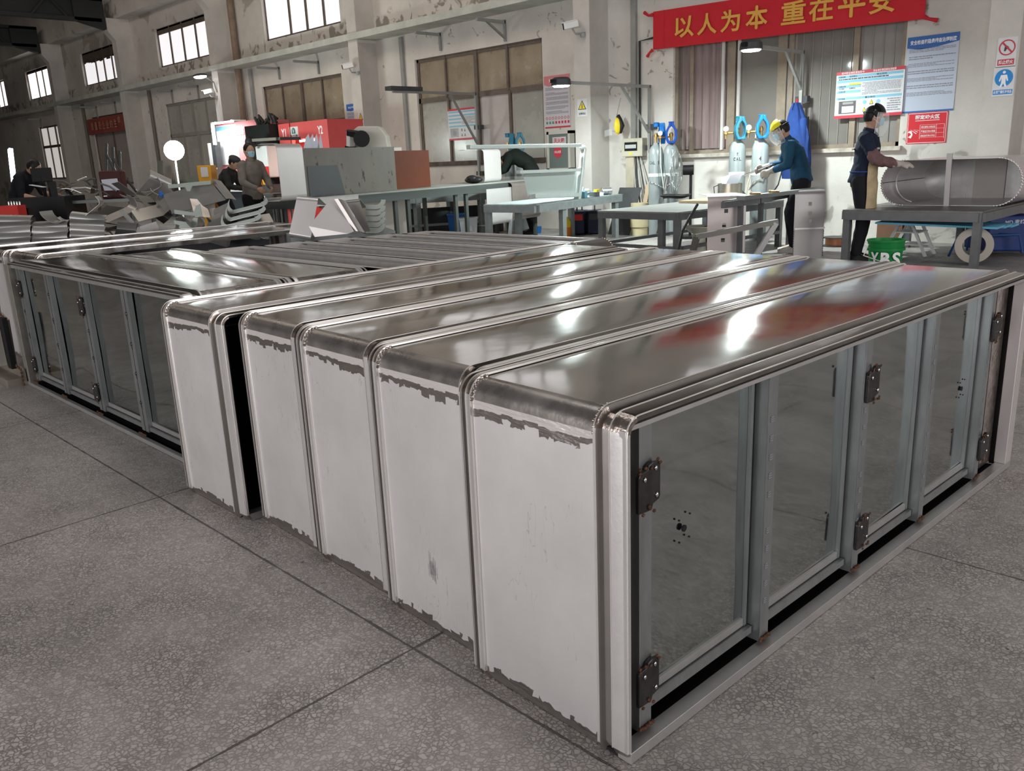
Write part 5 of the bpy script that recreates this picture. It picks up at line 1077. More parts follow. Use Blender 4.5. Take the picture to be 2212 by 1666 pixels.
c = H(1172, 506, 0) + V3((-.2, .1, 0)); MB().lathe([(0, 0), (.05, 0), (.065, .12), (.06, .12), (.05, .01), (0, .01)], (c.x, c.y, 0)).build('paint_tin', BLUE, tag=('small blue tin on the floor under the pale bench', 'tin'))
# ---- long table on the left centre with the big painted box and covers
z5 = .95; A5, B5 = H(676, 427, z5), H(1165, 386, z5); n5 = (B5 - A5).normalized(); d5 = V3((-n5.y, n5.x, 0)); d5 = d5 if d5.dot(_f) > 0 else -d5
LT = quad_top('long_table', 'long steel table across the middle of the hall with grey box on it', 'table', A5, B5, d5 * .85, z5, .02, mat('pale_edge_top', (.40, .41, .38), .4, .5, var=.1), mat('dark_olive_leg', (.09, .10, .095), .5, .4), [(.28, 0), (.33, 0), (.55, 0), (.60, 0), (.82, 0), (.98, 0), (.05, 1), (.6, 1), (.98, 1)], apron=.11, lt=.05, stretch=0)
for u in (.84,):
    q = seg(A5, B5, u); MB().bar(V3((q.x, q.y, z5 - .1)) - d5 * .02, V3((q.x, q.y, 0)) - n5 * .35 - d5 * .1, .05).build('brace_leg', GALV, LT, smooth=0)
q = seg(A5, B5, .0); MB().obox(seg(A5, B5, .07) - d5 * .03 + UP * -.055, n5 * .38, d5 * .006, UP * .05).build('pale_edge_strip', SHEET, LT, smooth=0)
def on5(px, off): # point above the table line for pixel column px, off = distance behind the front edge
    q = A5 + d5 * off; d = ray(px, 400); s_ = (q - CAMP).dot(d5) / d.dot(d5); r = CAMP + d * s_; return V3((r.x, r.y, z5))
a, b, c_ = on5(660, .12), on5(857, .12), on5(948, .12)
GP = mat('scratched_grey_green_paint', (.172, .162, .143), .55, .1, var=.10, vs=3, spots=(9, .60, (.06, .05, .04)), stretch=(1, 1, .5))
hh = .57
t = thing('machine_housing', 'large scratched grey painted box standing on the long table', 'housing', seg(a, b, .5))
MB().obox(seg(a, b, .5) + d5 * .2 + UP * (hh / 2 + .002), (b - a) / 2, d5 * .2, UP * hh / 2).build('body', GP, t, smooth=0)
MB().prism([(0, 0), (.62, 0), (.52, .36), (.0, .36)], seg(a, b, .03) - d5 * .004 + UP * .004, n5, UP, .003).build('darker_patch', mat('bluish_grey_patch', (.105, .113, .12), .4, .3), t, smooth=0)
MB().obox(seg(b, c_, .5) + d5 * .16 + UP * (.26 + .002), (c_ - b) / 2, d5 * .012, UP * .26).build('brown_board', mat('red_brown_board', (.115, .028, .011), .6, var=.08, vs=6), smooth=0, tag=('reddish brown board standing next to the grey box on the long table', 'board'))
def uframe(px0, px1, off, ztop, zbot, lab, m_=SHEET, toproll=True, botroll=True, r=.06, lip=.25, name='bent_cover'):
    a, b = on5(px0, off), on5(px1, off); ux = (b - a); W = ux.length; t = thing(name, lab, 'bent sheet', V3((a.x, a.y, zbot)) + ux / 2)
    P = []
    if botroll: P += [V3((a.x, a.y, 0)) + d5 * (lip) + UP * zbot] + [V3((a.x, a.y, 0)) + d5 * (r - r * math.cos(math.radians(q))) + UP * (zbot + r - r * math.sin(math.radians(q))) for q in range(90, -1, -15)]
    P += [V3((a.x, a.y, 0)) + UP * (zbot + r), V3((a.x, a.y, 0)) + UP * (ztop - r)]
    if toproll: P += [V3((a.x, a.y, 0)) + d5 * (r - r * math.cos(math.radians(q))) + UP * (ztop - r + r * math.sin(math.radians(q))) for q in range(15, 91, 15)] + [V3((a.x, a.y, 0)) + d5 * lip + UP * ztop]
    MB().ribbon(P, ux, .004).build('sheet', m_, t, smooth=50); return t, P, ux
pc = mat('pale_satin_sheet', (.62, .595, .585), .42, .5, var=.03)
t, P, ux = uframe(606, 661, -.06, 1.57, .94, 'pale rolled sheet cover at the left end of the grey box', pc, lip=.3)
MB().ribbon([P[-1], P[-1] + d5 * .10 + n5 * .15 + UP * .02, P[-1] + d5 * .2 + n5 * .35], n5 * .25, .004).build('top_lip', SHEETD, t)
t, P, ux = uframe(1048, 1084, .10, 1.46, .955, 'pale bent sheet standing on the long table before the stooping worker', pc, lip=.12)
MB().ribbon([P[-1] - n5 * .35, P[-1] + d5 * .1 - n5 * .35], n5 * .55, .006).build('top_flange', pc, t)
c = on5(1024, .2); MB().ell(c + UP * .055, (.17, .12, .055)).ell(c + UP * .07 - n5 * .05, (.1, .09, .06)).build('black_cap', BLACK, tag=('black cloth cap lying on the long table', 'cap'))
# big pale cover under the right end of the long table
t, P, ux = uframe(1050, 1108, -.08, .92, .30, 'pale cover sheet leaning under the right end of the long table', pc, toproll=False, lip=.2)
t, P, ux = uframe(1106, 1166, -.10, .93, .32, 'satin steel cover with shiny rolled bottom at the right end of the long table', mat('satin_sheet_b', (.42, .37, .35), .35, .85, var=.1), lip=.35)
# bins, stool below the table, pale blue bench behind
c = H(828, 470, .46); c.z = 0
t = thing('plastic_stool', 'red plastic stool under the long table', 'stool', c); 
MB().obox(c + UP * .45, V3((.14, 0, 0)), V3((0, .14, 0)), UP * .012).build('seat', RED, t, smooth=0, bevel=.01)
for s_ in range(4):
    a = s_ * PI / 2; d = V3((math.cos(a), math.sin(a), 0)); u_ = V3((-math.sin(a), math.cos(a), 0)); pr = [(-.17, 0), (-.12, 0), (-.11, .24)] + [(-.09 * math.cos(math.radians(q)), .28 + .07 * math.sin(math.radians(q))) for q in range(0, 181, 20)] + [(.11, .24), (.12, 0), (.17, 0), (.14, .45), (-.14, .45)]
    MB().prism(pr, c + d * .15, u_, UP, .008).build('leg', RED, t, smooth=0)
for px, py, m_, lab in ((985, 462, BLUE, 'blue plastic bin under the long table'), (1012, 470, mat('white_bin', (.5, .52, .55), .5), 'pale bin right of the blue bin under the long table')):
    c = H(px, py, .42); t = thing('plastic_bin', lab, 'bin', (c.x, c.y, 0)); MB().lathe([(0, 0), (.16, 0), (.20, .40), (.215, .40), (.215, .42), (.19, .42), (.15, .02), (0, .02)], (c.x, c.y, 0), 4).build('body', m_, t, smooth=0); MB().box((c.x + .09, c.y - .12, .22), (c.x + .18, c.y - .10, .30)).build('label', PAPERM, t, smooth=0)
A6 = H(800, 431, .72); B6 = H(1040, 418, .72)
quad_top('back_bench', 'pale blue bench frame seen through the legs of the long table', 'bench', A6, B6, V3((0, .9, 0)), .72, .02, BENCHBLUE, BENCHBLUE, [(.35, 0), (0, 0), (1, 0), (.35, 1), (0, 1), (1, 1)], apron=.09, lt=.10, stretch=.22)
for k, (fa, lab) in enumerate(((.06, 'dark steel locker under the left of the back bench'), (.50, 'dark steel locker under the right of the back bench'))):
    q = seg(V3(A6), V3(B6), fa + .2); MB().obox((q.x, q.y + .75, .25), (V3(B6) - V3(A6)) * .17, V3((0, .12, 0)), UP * .25).build('dark_locker', DKGREY, smooth=0, tag=(lab, 'locker'))
q = atd(620, 506, 6.75); q2 = atd(835, 506, 7.0); mid = seg(q, q2, .5); hx = (q2 - q) / 2; hx.z = 0
zc_ = .79; MB().obox((mid.x, mid.y, zc_ / 2), hx, V3((-hx.y, hx.x, 0)).normalized() * .42, UP * zc_ / 2).build('grey_steel_box', PAINT_GREY, smooth=0, tag=('grey steel box behind the open frames carrying the bent covers', 'box'))
# bent covers standing on the open cabinet frames
def standing(label, quad, dep, m_, roll=None, name='bent_cover', rolld=.05):
    P = [atd(x, y, dep + dz) for x, y, dz in quad]; c = sum(P, V3()) / len(P); zmin = min(p.z for p in P); t = thing(name, label, 'bent sheet', (c.x, c.y, zmin)); n_ = len(P); nn = _f * .006
    MB().add(P + [p + nn for p in P], [tuple(range(n_)), tuple(range(n_, 2 * n_))[::-1]] + [(i, (i + 1) % n_, (i + 1) % n_ + n_, i + n_) for i in range(n_)]).build('sheet', m_, t, smooth=0); return t, P
def roll_edge(t, A, B, r, back, m_, a1=90, tail=.1, nm='rolled_edge'):
    """sheet rolled backwards along edge A-B; `back` unit dir, grows outward"""
    e = (B - A).normalized(); nb = V3(back).normalized(); out = e.cross(nb).normalized(); 
    return lambda sgn: MB().ribbon([A + out * sgn * r * math.sin(math.radians(q)) + nb * (r - r * math.cos(math.radians(q))) for q in range(0, a1 + 1, 15)] + [A + out * sgn * r * math.sin(math.radians(a1)) + nb * (r - r * math.cos(math.radians(a1)) + tail)], B - A, .004).build(nm, m_, t, smooth=50)
t, P = standing('grey rolled cover standing upright behind the open frames, leftmost of the three', [(625, 503, 0), (672, 511, 0), (686, 436, 0), (640, 432, 0)], 6.35, mat('grey_satin_sheet', (.46, .445, .435), .4, .6, var=.04))
roll_edge(t, P[3], P[2], .04, _f, SHEET, tail=.25)(1); roll_edge(t, P[0], P[1], .02, _f, mat('grey_satin_sheet', (.46, .445, .435)), tail=.05)(-1)
t, P = standing('grey cover with rolled top behind the pentagonal one', [(745, 440, .0), (777, 436, 0), (800, 500, .0), (770, 500, 0)], 6.4, mat('satin_sheet_c', (.36, .335, .32), .35, .8, var=.05)); roll_edge(t, P[0], P[1], .03, _f, SHEETD, tail=.3)(1)
t, P = standing('pale five-sided bent cover resting on the open frames', [(680, 512, 0), (667, 489, .0), (715, 429, .05), (722, 430, .05), (765, 500, -.02), (752, 505, -.02)], 6.15, pc)
e = [atd(*q, 6.15) for q in ((722, 430), (765, 500))]; MB().ribbon([e[0], e[0] + CR * .03 - _f * .01, e[0] + CR * .055 + _f * .02, e[0] + CR * .07 + _f * .06], e[1] - e[0], .004).build('rolled_edge', mat('satin_sheet_c', (.36, .335, .32), .35, .8), t, smooth=50)
GREENISH = mat('greenish_grey_blank', (.36, .40, .37), .4, .4, var=.06)
for k in range(5):
    y0 = 448 + k * 13; dep = 6.5; r1, r2 = .07, .045; c = atd(812, y0, dep)
    poly = [(-.08, .02), (.0, .02)] + arc(0, .06 - .0, .04, -90, 0, 5) + [(.075, .06)] + arc(0, .06, .075, 0, -90, 6)[1:] + [(-.08, -.015)]
    MB().prism(poly, c, CR, CU, -.02).build('hooked_blank', GREENISH, smooth=0, tag=(('topmost' if k == 0 else ('second', 'third', 'fourth')[k - 1] if k < 4 else 'lowest') + ' hook shaped blank in the stack left of the red stool', 'metal part', 'hook shaped blanks left of the red stool'))
# ================================================================== people
def voxel(name, mb, m_, parent, vox=.012, smooth_it=3):
    """fuse overlapping volumes into one continuous surface"""
    me = bpy.data.meshes.new('tmp'); me.from_pydata([tuple(p) for p in mb.v], [], mb.f); bm = bmesh.new(); bm.from_mesh(me); bmesh.ops.recalc_face_normals(bm, faces=bm.faces); bm.to_mesh(me); bm.free()
    o = bpy.data.objects.new('tmp', me); COL.objects.link(o); r = o.modifiers.new('r', 'REMESH'); r.mode = 'VOXEL'; r.voxel_size = vox; r.use_smooth_shade = True
    s_ = o.modifiers.new('s', 'SMOOTH'); s_.iterations = smooth_it; s_.factor = .5
    dg = bpy.context.evaluated_depsgraph_get(); dg.update(); m2 = bpy.data.meshes.new_from_object(o.evaluated_get(dg)); bpy.data.objects.remove(o); m2.name = name
    m2.materials.clear(); m2.materials.append(m_); m2.polygons.foreach_set('material_index', [0] * len(m2.polygons)); m2.shade_smooth()
    ob = bpy.data.objects.new(name, m2); COL.objects.link(ob); ob.parent = parent; return ob
SKIN = mat('skin', (.42, .25, .17), .5, var=.05, vs=20)
def hand(mb, w, d, n_, side, grow=0.0, curl=.5, s=1.0):
    """w wrist, d direction of the fingers, n_ palm normal, side = +1 thumb on +t"""
    w, d, n_ = V3(w), V3(d).normalized(), V3(n_).normalized(); t = d.cross(n_).normalized() * side; n_ = t.cross(d).normalized() * side; p = w + d * .05 * s
    mb.limb([w + d * .005, w + d * .035 * s], [.024 + grow, .026 + grow]); 
    for k in range(4):
        q = t * (.027 - .018 * k) * s; mb.limb([w + d * .03 * s + q * .7, w + d * .085 * s + q], [.013 + grow, .0125 + grow], 10)
        L = (.030, .034, .031, .024)[k] * s; a = w + d * .088 * s + q; d1 = (d + n_ * curl).normalized(); d2 = (d + n_ * curl * 2.6).normalized(); mb.limb([a, a + d1 * L, a + d1 * L + d2 * L * .9], [.0098 + grow, .0092 + grow, .008 + grow], 8)
    a = w + d * .03 * s + t * .022 * s; mb.limb([a, a + (t * .9 + d * .8 + n_ * .3).normalized() * .035 * s, a + (t * .9 + d * .8 + n_ * .3).normalized() * .035 * s + (d + n_ * .6).normalized() * .03 * s], [.014 + grow, .011 + grow, .0095 + grow], 8)
def torso(mb, pts, dims, grow=0.0):
    R = []; n_ = 20
    for i, (p, (a, b)) in enumerate(zip(pts, dims)):
        p = V3(p); d = (V3(pts[min(i + 1, len(pts) - 1)]) - V3(pts[max(i - 1, 0)])).normalized(); y = V3((0, 1, 0)); x = y.cross(d).normalized()
        R.append([p + x * (a + grow) * math.cos(2 * PI * k / n_) + y * (b + grow) * math.sin(2 * PI * k / n_) for k in range(n_)])
    mb.rings(R)
def person(label, loc, ang, J, top, trousers, shoe=None, hairm=None, mask=True, glove=None, sleeve=None, scale=1.0, vis=None, hide_legs=False, head_rot=(0, 0), capm=None, grow=.018, folds=0):
    """J: joints in the body frame (x forward, y left, z up)"""
    root = thing('person', label, 'person', loc, ang); root.scale = (scale,) * 3
    g = lambda k, dft: V3(J.get(k, dft))
    pel, wai, che, nek, hed = g('pelvis', (0, 0, .92)), g('waist', (.01, 0, 1.07)), g('chest', (.03, 0, 1.26)), g('neck', (.03, 0, 1.43)), g('head', (.06, 0, 1.575))
    sh = [g('shL', (.02, .17, 1.38)), g('shR', (.02, -.17, 1.38))]; el = [g('elL', (.05, .24, 1.12)), g('elR', (.05, -.24, 1.12))]; wr_ = [g('wrL', (.2, .2, .95)), g('wrR', (.2, -.2, .95))]
    hp = [pel + V3((0, .085, -.03)), pel + V3((0, -.085, -.03))]; kn = [g('knL', (.04, .1, .49)), g('knR', (.04, -.1, .49))]; an = [g('anL', (-.02, .1, .09)), g('anR', (-.02, -.1, .09))]
    yaw, pit = head_rot; HR = Matrix.Rotation(math.radians(yaw), 3, 'Z') @ Matrix.Rotation(math.radians(pit), 3, 'Y')
    hv = lambda x, y, z: hed + HR @ V3((x, y, z))
    b = MB(); torso(b, [pel - UP * .06, pel, wai, che, seg(che, nek, .7), nek], [(.08, .12), (.10, .15), (.09, .125), (.105, .15), (.07, .13), (.05, .055)])
    b.limb([nek - UP * .05, nek + UP * .02, hv(-.02, 0, -.06)], [.058, .052, .052]); b.ell(hed, (.095, .074, .115), rot=HR); b.ell(hv(.018, 0, -.055), (.068, .056, .062), rot=HR)
    b.limb([hv(.088, 0, .01), hv(.108, 0, -.022)], [.010, .014], 8); b.limb([hv(.082, .022, -.055), hv(.09, 0, -.052), hv(.082, -.022, -.055)], [.007, .009, .007], 8)
    for s_ in (1, -1): b.ell(hv(-.005, .076 * s_, -.01), (.018, .010, .03), 8, HR); b.limb([hv(.082, .012 * s_, .03), hv(.075, .045 * s_, .03)], [.008, .008], 6)
    for i, s_ in enumerate((1, -1)):
        b.limb([sh[i], el[i]], [.05, .040]); b.limb([el[i], wr_[i]], [.040, .026]); hd_ = g('hdL' if i == 0 else 'hdR', (wr_[i] - el[i]) ); pn = g('pnL' if i == 0 else 'pnR', (0, -s_, -.3)); hand(b, wr_[i], hd_, pn, J.get('thL' if i == 0 else 'thR', 1), 0, J.get('curl', .5))
        b.limb([hp[i], kn[i]], [.085, .055]); b.limb([kn[i], an[i]], [.055, .036]); b.limb([an[i] - UP * .03, an[i] + V3((.13, 0, -.055))], [.038, .03])
    voxel('body', b, SKIN, root, .0085, 2)
    ey = MB()
    for s_ in (1, -1): ey.ell(hv(.083, .031 * s_, .016), (.010, .013, .007), 8, HR)
    ey.build('eye', mat('eye_white', (.7, .68, .65), .3), root, False, 60)
    ir = MB()
    for s_ in (1, -1): ir.ell(hv(.091, .031 * s_, .016), (.004, .006, .006), 8, HR)
    ir.build('iris', BLACK, root, False, 60)
    jk = MB(); jb = J.get('hem', .86)
    torso(jk, [pel + (pel - wai).normalized() * (pel.z - jb), pel, wai, seg(wai, che, .5), che, seg(che, nek, .72), nek + UP * .0], [(.125, .165), (.125, .17), (.115, .155), (.125, .165), (.13, .18), (.10, .155), (.062, .068)], .006)
    for i in (0, 1): jk.limb([sh[i] - V3((0, .03 * (1, -1)[i], 0)), sh[i], el[i]], [.075, .072, .056]); jk.limb([el[i], seg(el[i], wr_[i], J.get('cuff', .92))], [.056, .041])
    jo = voxel('jacket', jk, top, root, .012, 3)
    # soft creases in the cloth
    for v in jo.data.vertices: c = v.co; v.co = c + v.normal * (.007 * noise.noise(V3((c.x * 9, c.y * 9, c.z * 14))) + .004 * noise.noise(c * 30))
    MB().lathe([(.062, -.02), (.07, .0), (.064, .035), (.058, .035), (.058, -.02)], nek, 20, (hed - nek)).build('collar', top, root, False, 60)
    if not hide_legs:
        tr_ = MB(); torso(tr_, [pel - UP * .10, pel - UP * .02, pel + UP * .09], [(.11, .16), (.118, .165), (.11, .15)], .0)
        for i in (0, 1): tr_.limb([hp[i], kn[i]], [.105, .078]); tr_.limb([kn[i], an[i] + UP * .01], [.078, .062])
        to = voxel('trousers', tr_, trousers, root, .013, 2)
        for v in to.data.vertices: c = v.co; v.co = c + v.normal * .006 * noise.noise(V3((c.x * 9, c.y * 9, c.z * 12)))
        for i in (0, 1):
            s_ = MB(); a = an[i]; s_.rings([[a + V3((x, y * w_, z)) for (y, z) in ((-.045, -.088), (.045, -.088), (.045, -.05 + h), (.02, -.03 + h), (-.02, -.03 + h), (-.045, -.05 + h))] for x, w_, h in ((-.06, .7, .02), (-.03, .9, .05), (.04, 1, .03), (.11, 1.05, .0), (.17, .9, -.012), (.195, .6, -.02))]).build('shoe', shoe or BLACK, root, False, 60)
    if hairm:
        hm = MB(); hm.ell(hv(-.018, 0, .022), (.098, .083, .108), rot=HR); ob = voxel('hair', hm, hairm, root, .01, 1)
        for v in ob.data.vertices:
            l = HR.inverted() @ (v.co - hed)
            if l.x > .045 and l.z < .042 or l.z < -.05: v.co = hed + (v.co - hed) * .80
    if mask:
        mk = MB(); R = []
        for i in range(7):
            z = .005 - .085 * i / 6; w_ = .058 - .018 * abs(i - 2) / 4; R.append([hv(.062 + .050 * math.sqrt(max(0, 1 - (k / 4.0) ** 2)) * (1 - .18 * abs(i - 2) / 4) + .004 * (i % 2), w_ * k / 4, z) for k in range(-4, 5)])
        mk.rings(R, cap=False, closed=False); mk.build('face_mask', mat('surgical_mask_blue', (.33, .58, .68), .6), root, False, 60)
        lp = MB()
        for s_ in (1, -1): lp.tube([hv(.062, .056 * s_, .0), hv(.0, .083 * s_, .0), hv(-.01, .08 * s_, .02)], .0025, 5); lp.tube([hv(.060, .05 * s_, -.06), hv(.0, .083 * s_, -.02), hv(-.01, .08 * s_, .02)], .0025, 5)
        lp.build('mask_loop', WHITE, root, False, 60)
    if glove:
        gl = MB()
        for i, s_ in enumerate((1, -1)):
            hd_ = g('hdL' if i == 0 else 'hdR', (wr_[i] - el[i])); pn = g('pnL' if i == 0 else 'pnR', (0, -s_, -.3)); hand(gl, wr_[i], hd_, pn, J.get('thL' if i == 0 else 'thR', 1), .008, J.get('curl', .5)); q = seg(el[i], wr_[i], .80); gl.limb([q, wr_[i]], [.046, .036])
        voxel('glove', gl, glove, root, .009, 1)
    if sleeve:
        sv = MB()
        for i in (0, 1): sv.limb([seg(sh[i], el[i], .80), el[i], seg(el[i], wr_[i], .80)], [.070, .072, .048])
        so = voxel('sleeve_guard', sv, sleeve, root, .012, 2)
        for v in so.data.vertices: v.co += v.normal * .006 * math.sin(v.co.x * 70 + v.co.z * 50)
    if vis:
        cr, deep = vis; c_ = MB(); R = []
        for i in range(8):
            e_ = math.radians(12 + i * 11); R.append([hv(-.005 + .125 * math.cos(math.radians(q)) * math.cos(e_), .10 * math.sin(math.radians(q)) * math.cos(e_), .03 + .125 * math.sin(e_)) for q in range(-95, 96, 10)])
        c_.rings(R, cap=False, closed=False); c_.build('helmet_crown', cr, root, False, 60)
        MB().tube([hv(-.115, 0, .045)] + [hv(.103 * math.cos(math.radians(q)) * 1.0, .092 * math.sin(math.radians(q)), .055) for q in range(-170, 171, 20)], .010, 8).build('headband', BLACK, root, False, 60)
        MB().lathe([(0, 0), (.022, 0), (.022, .02), (0, .02)], hv(-.0, -.098, .05), 14, HR @ V3((0, -1, 0))).lathe([(0, 0), (.022, 0), (.022, .02), (0, .02)], hv(-.0, .098, .05), 14, HR @ V3((0, 1, 0))).build('pivot', BLACK, root, False, 40)
        R = []
        for i in range(9):
            f_ = i / 8; R.append([hv(.02 + (.125 - .02 * f_ + .03 * math.sin(f_ * PI)) * math.cos(math.radians(q)), .108 * (1 - .25 * f_ * f_) * math.sin(math.radians(q)), .055 - deep * f_) for q in range(-88, 89, 11)])
        MB().rings(R, cap=False, closed=False).build('visor', CLEAR, root, False, 60)
        rimp = [hv(.02 + (.105) * math.cos(math.radians(q)), .108 * .75 * math.sin(math.radians(q)), .055 - deep) for q in range(-88, 89, 11)]
        sl_ = [R[i][0] for i in range(9)] + rimp[1:-1] + [R[8 - i][-1] for i in range(9)]
        MB().tube(sl_, .003, 6).build('visor_rim', mat('pale_visor_rim', (.6, .62, .62), .3), root, False, 60)
    return root
HAIRM = mat('black_hair', (.012, .010, .010), .5)
NAVYJ = mat('navy_work_cloth', (.010, .016, .035), .8, var=.3, vs=6); TEALJ = mat('teal_blue_work_cloth', (.012, .06, .115), .75, var=.25, vs=7); GREYJ = mat('grey_work_cloth', (.19, .17, .15), .8, var=.15, vs=6)
DKTR = mat('black_trousers', (.012, .012, .016), .85); GLOVE = mat('grey_canvas_glove', (.42, .38, .34), .85, var=.12, vs=25); OLIVEJ = mat('dark_green_knit', (.008, .012, .009), .85, var=.2, vs=8)
# welder at the right bench, side view, facing right
pz = atd(1868, 330, 9.35); wl = V3((pz.x, pz.y, 0))
W1 = person('person in navy jacket, tan apron and black face shield touching the oval tank shell', wl, math.radians(20), dict(
    pelvis=(-.02, 0, .93), head=(.07, 0, 1.575), shR=(.0, -.17, 1.37), elR=(.12, -.24, 1.13), wrR=(.36, -.17, 1.07), hdR=(1, .15, -.02), pnR=(0, .3, -1), thR=-1,
    elL=(.10, .24, 1.12), wrL=(.33, .16, 1.06), hdL=(1, -.1, 0), pnL=(0, -.3, -1), curl=.35, cuff=.85), NAVYJ, DKTR, None, HAIRM, True, GLOVE, mat('maroon_sleeve_guard', (.15, .085, .085), .8, var=.2, vs=12), 1.0, (mat('black_visor_crown', (.01, .01, .012), .15), .25), head_rot=(8, 6))
APR = mat('stained_tan_apron', (.46, .36, .22), .8, var=.22, vs=7, spots=(5, .66, (.25, .14, .05)))
R = []
for i in range(14):
    z = 1.30 - .062 * i; hw = 70 if i > 3 else 30 + 12 * i; a_ = .150 + (.01 if i > 6 else 0); R.append([V3((a_ * math.cos(math.radians(q)) + .004 * noise.noise(V3((q * .05, z * 9, 0))), (.195 if i > 3 else .17) * math.sin(math.radians(q)), z)) for q in [-hw + 2 * hw * k / 14 for k in range(15)]])
ap = MB().rings(R, cap=False, closed=False).build('apron', APR, W1, False, 60)
MB().tube([(.142 * math.cos(math.radians(q)) + .0, .178 * math.sin(math.radians(q)), 1.0) for q in range(60, 301, 15)], .007, 6).build('apron_tie', mat('blue_tape', (.02, .06, .25), .6), W1, False, 60)
mb = MB()
for z in (1.235,):
    mb.box((.128, -.13, z), (.155, -.05, z + .02)); mb.box((.128, .05, z), (.155, .13, z + .02)); mb.box((-.13, -.14, z), (-.108, .14, z + .02))
mb.build('reflective_strip', mat('reflective_grey', (.55, .55, .55), .4), W1, False, 0)
# man in blue with yellow shield, head bent, holding a torch
bl_ = atz(1702, 546, 0); bl_ = V3((bl_.x, bl_.y + .1, 0))
W2 = person('person in teal jacket and yellow face shield holding a welding torch', bl_, math.radians(-152), dict(
    pelvis=(-.08, 0, .90), waist=(-.05, 0, 1.05), chest=(.04, 0, 1.23), neck=(.12, 0, 1.385), head=(.19, 0, 1.50), shL=(.08, .17, 1.34), shR=(.08, -.17, 1.34),
    elL=(.10, .25, 1.09), wrL=(.30, .10, 1.02), elR=(.16, -.23, 1.10), wrR=(.38, -.10, 1.06), hdR=(.9, .3, -.3), hdL=(.9, -.1, -.35), curl=.8), TEALJ, DKTR, mat('white_trainer', (.55, .52, .47), .6), HAIRM, True, GLOVE, None, 1.0, (mat('yellow_visor_crown', (.78, .68, .03), .35), .19), head_rot=(10, 28))
MB().tube([(.28, -.04, 1.10), (.46, -.06, 1.03), (.62, -.10, .97)], .011).build('torch', CHROME, W2, False, 60)
MB().tube([(.28, -.04, 1.10), (.16, .0, 1.02), (.2, .1, .85), (.3, .2, .7)], .009).build('torch_cable', CABLE, W2, False, 60)
# blue jacket hanging on the lamp arm post
c = aty(1722, 222, 11.45); JB = mat('royal_blue_cloth', (.010, .032, .135), .8, var=.25, vs=8); R = []
for i in range(12):
    f_ = i / 11; z = c.z - 1.02 * f_; w_ = .035 + .17 * min(1, f_ * 2.2) ** .8; R.append([V3((c.x + .04 * f_ + w_ * math.cos(a) * 1.0 + .012 * math.sin(5 * a + 9 * f_), c.y - .02 + (.05 + .05 * f_) * math.sin(a) + .012 * math.sin(7 * a), z)) for a in [k * PI / 14 for k in range(28)]])
t = thing('hanging_jacket', 'royal blue work jacket hanging on the wall behind the man in teal', 'jacket', (c.x, c.y, c.z - 1.02))
MB().rings(R).build('cloth', JB, t); MB().tube([c + V3((0, .0, -.02)), V3((c.x, WY, c.z + .02))], .008).build('hook', CHROME, t); MB().tube([c + V3((0, 0, -.02)), c + V3((.0, .0, .05))], .02).build('collar', mat('dark_red_lining', (.2, .02, .03), .8), t)
MB().limb([c + V3((.12, -.03, -.25)), c + V3((.17, -.03, -.85))], [.055, .045]).build('sleeve', JB, t)
# worker in grey jacket looking over, worker with cap, stooping worker, worker at the far left
gl = atd(541, 380, 12.9); 
person('person in grey-brown jacket with blue mask standing before the bright press', (gl.x, gl.y, 0), math.radians(12), dict(head=(.04, 0, 1.575), elR=(.10, -.25, 1.12), wrR=(.30, -.16, 1.02), elL=(.1, .24, 1.12), wrL=(.3, .12, 1.02), curl=.7), GREYJ, DKTR, None, HAIRM, True, None, None, 1.0, head_rot=(-18, 4))
gl = atd(485, 370, 15.0)
W4 = person('person in black jacket and dark cap bending towards the bright press', (gl.x, gl.y, 0), math.radians(38), dict(pelvis=(-.1, 0, .86), waist=(-.07, 0, 1.0), chest=(.03, 0, 1.17), neck=(.12, 0, 1.32), head=(.2, 0, 1.43), shL=(.08, .17, 1.27), shR=(.08, -.17, 1.27), elR=(.16, -.22, 1.03), wrR=(.36, -.12, .98), elL=(.16, .22, 1.03), wrL=(.36, .12, .98)), mat('black_work_cloth', (.02, .022, .022), .8, var=.2, vs=6), DKTR, None, HAIRM, False, None, None, 1.0, head_rot=(0, 25))
HRc = Matrix.Rotation(math.radians(25), 3, 'Y'); hc = V3((.2, 0, 1.43))
MB().ell(hc + HRc @ V3((-.01, 0, .07)), (.112, .092, .065), rot=HRc).ell(hc + HRc @ V3((.12, 0, .055)), (.065, .065, .012), rot=HRc).build('cap', mat('dark_grey_cap', (.05, .05, .052), .8), W4, False, 60)
gl = atd(1122, 380, 14.6)
person('stooping person in dark green sweater behind the long table', (gl.x, gl.y, 0), math.radians(-140), dict(pelvis=(-.22, 0, .98), waist=(-.16, 0, 1.14), chest=(.05, 0, 1.26), neck=(.24, 0, 1.22), head=(.36, 0, 1.14), shL=(.12, .17, 1.27), shR=(.12, -.17, 1.27), elR=(.24, -.24, 1.06), wrR=(.40, -.16, .98), elL=(.24, .24, 1.06), wrL=(.40, .16, .98), knL=(-.1, .1, .5), knR=(-.1, -.1, .5), anL=(-.2, .1, .09), anR=(-.2, -.1, .09), hem=.84), OLIVEJ, DKTR, None, HAIRM, False, None, None, 1.06, head_rot=(0, 60))
gl = atd(52, 420, 12.6)
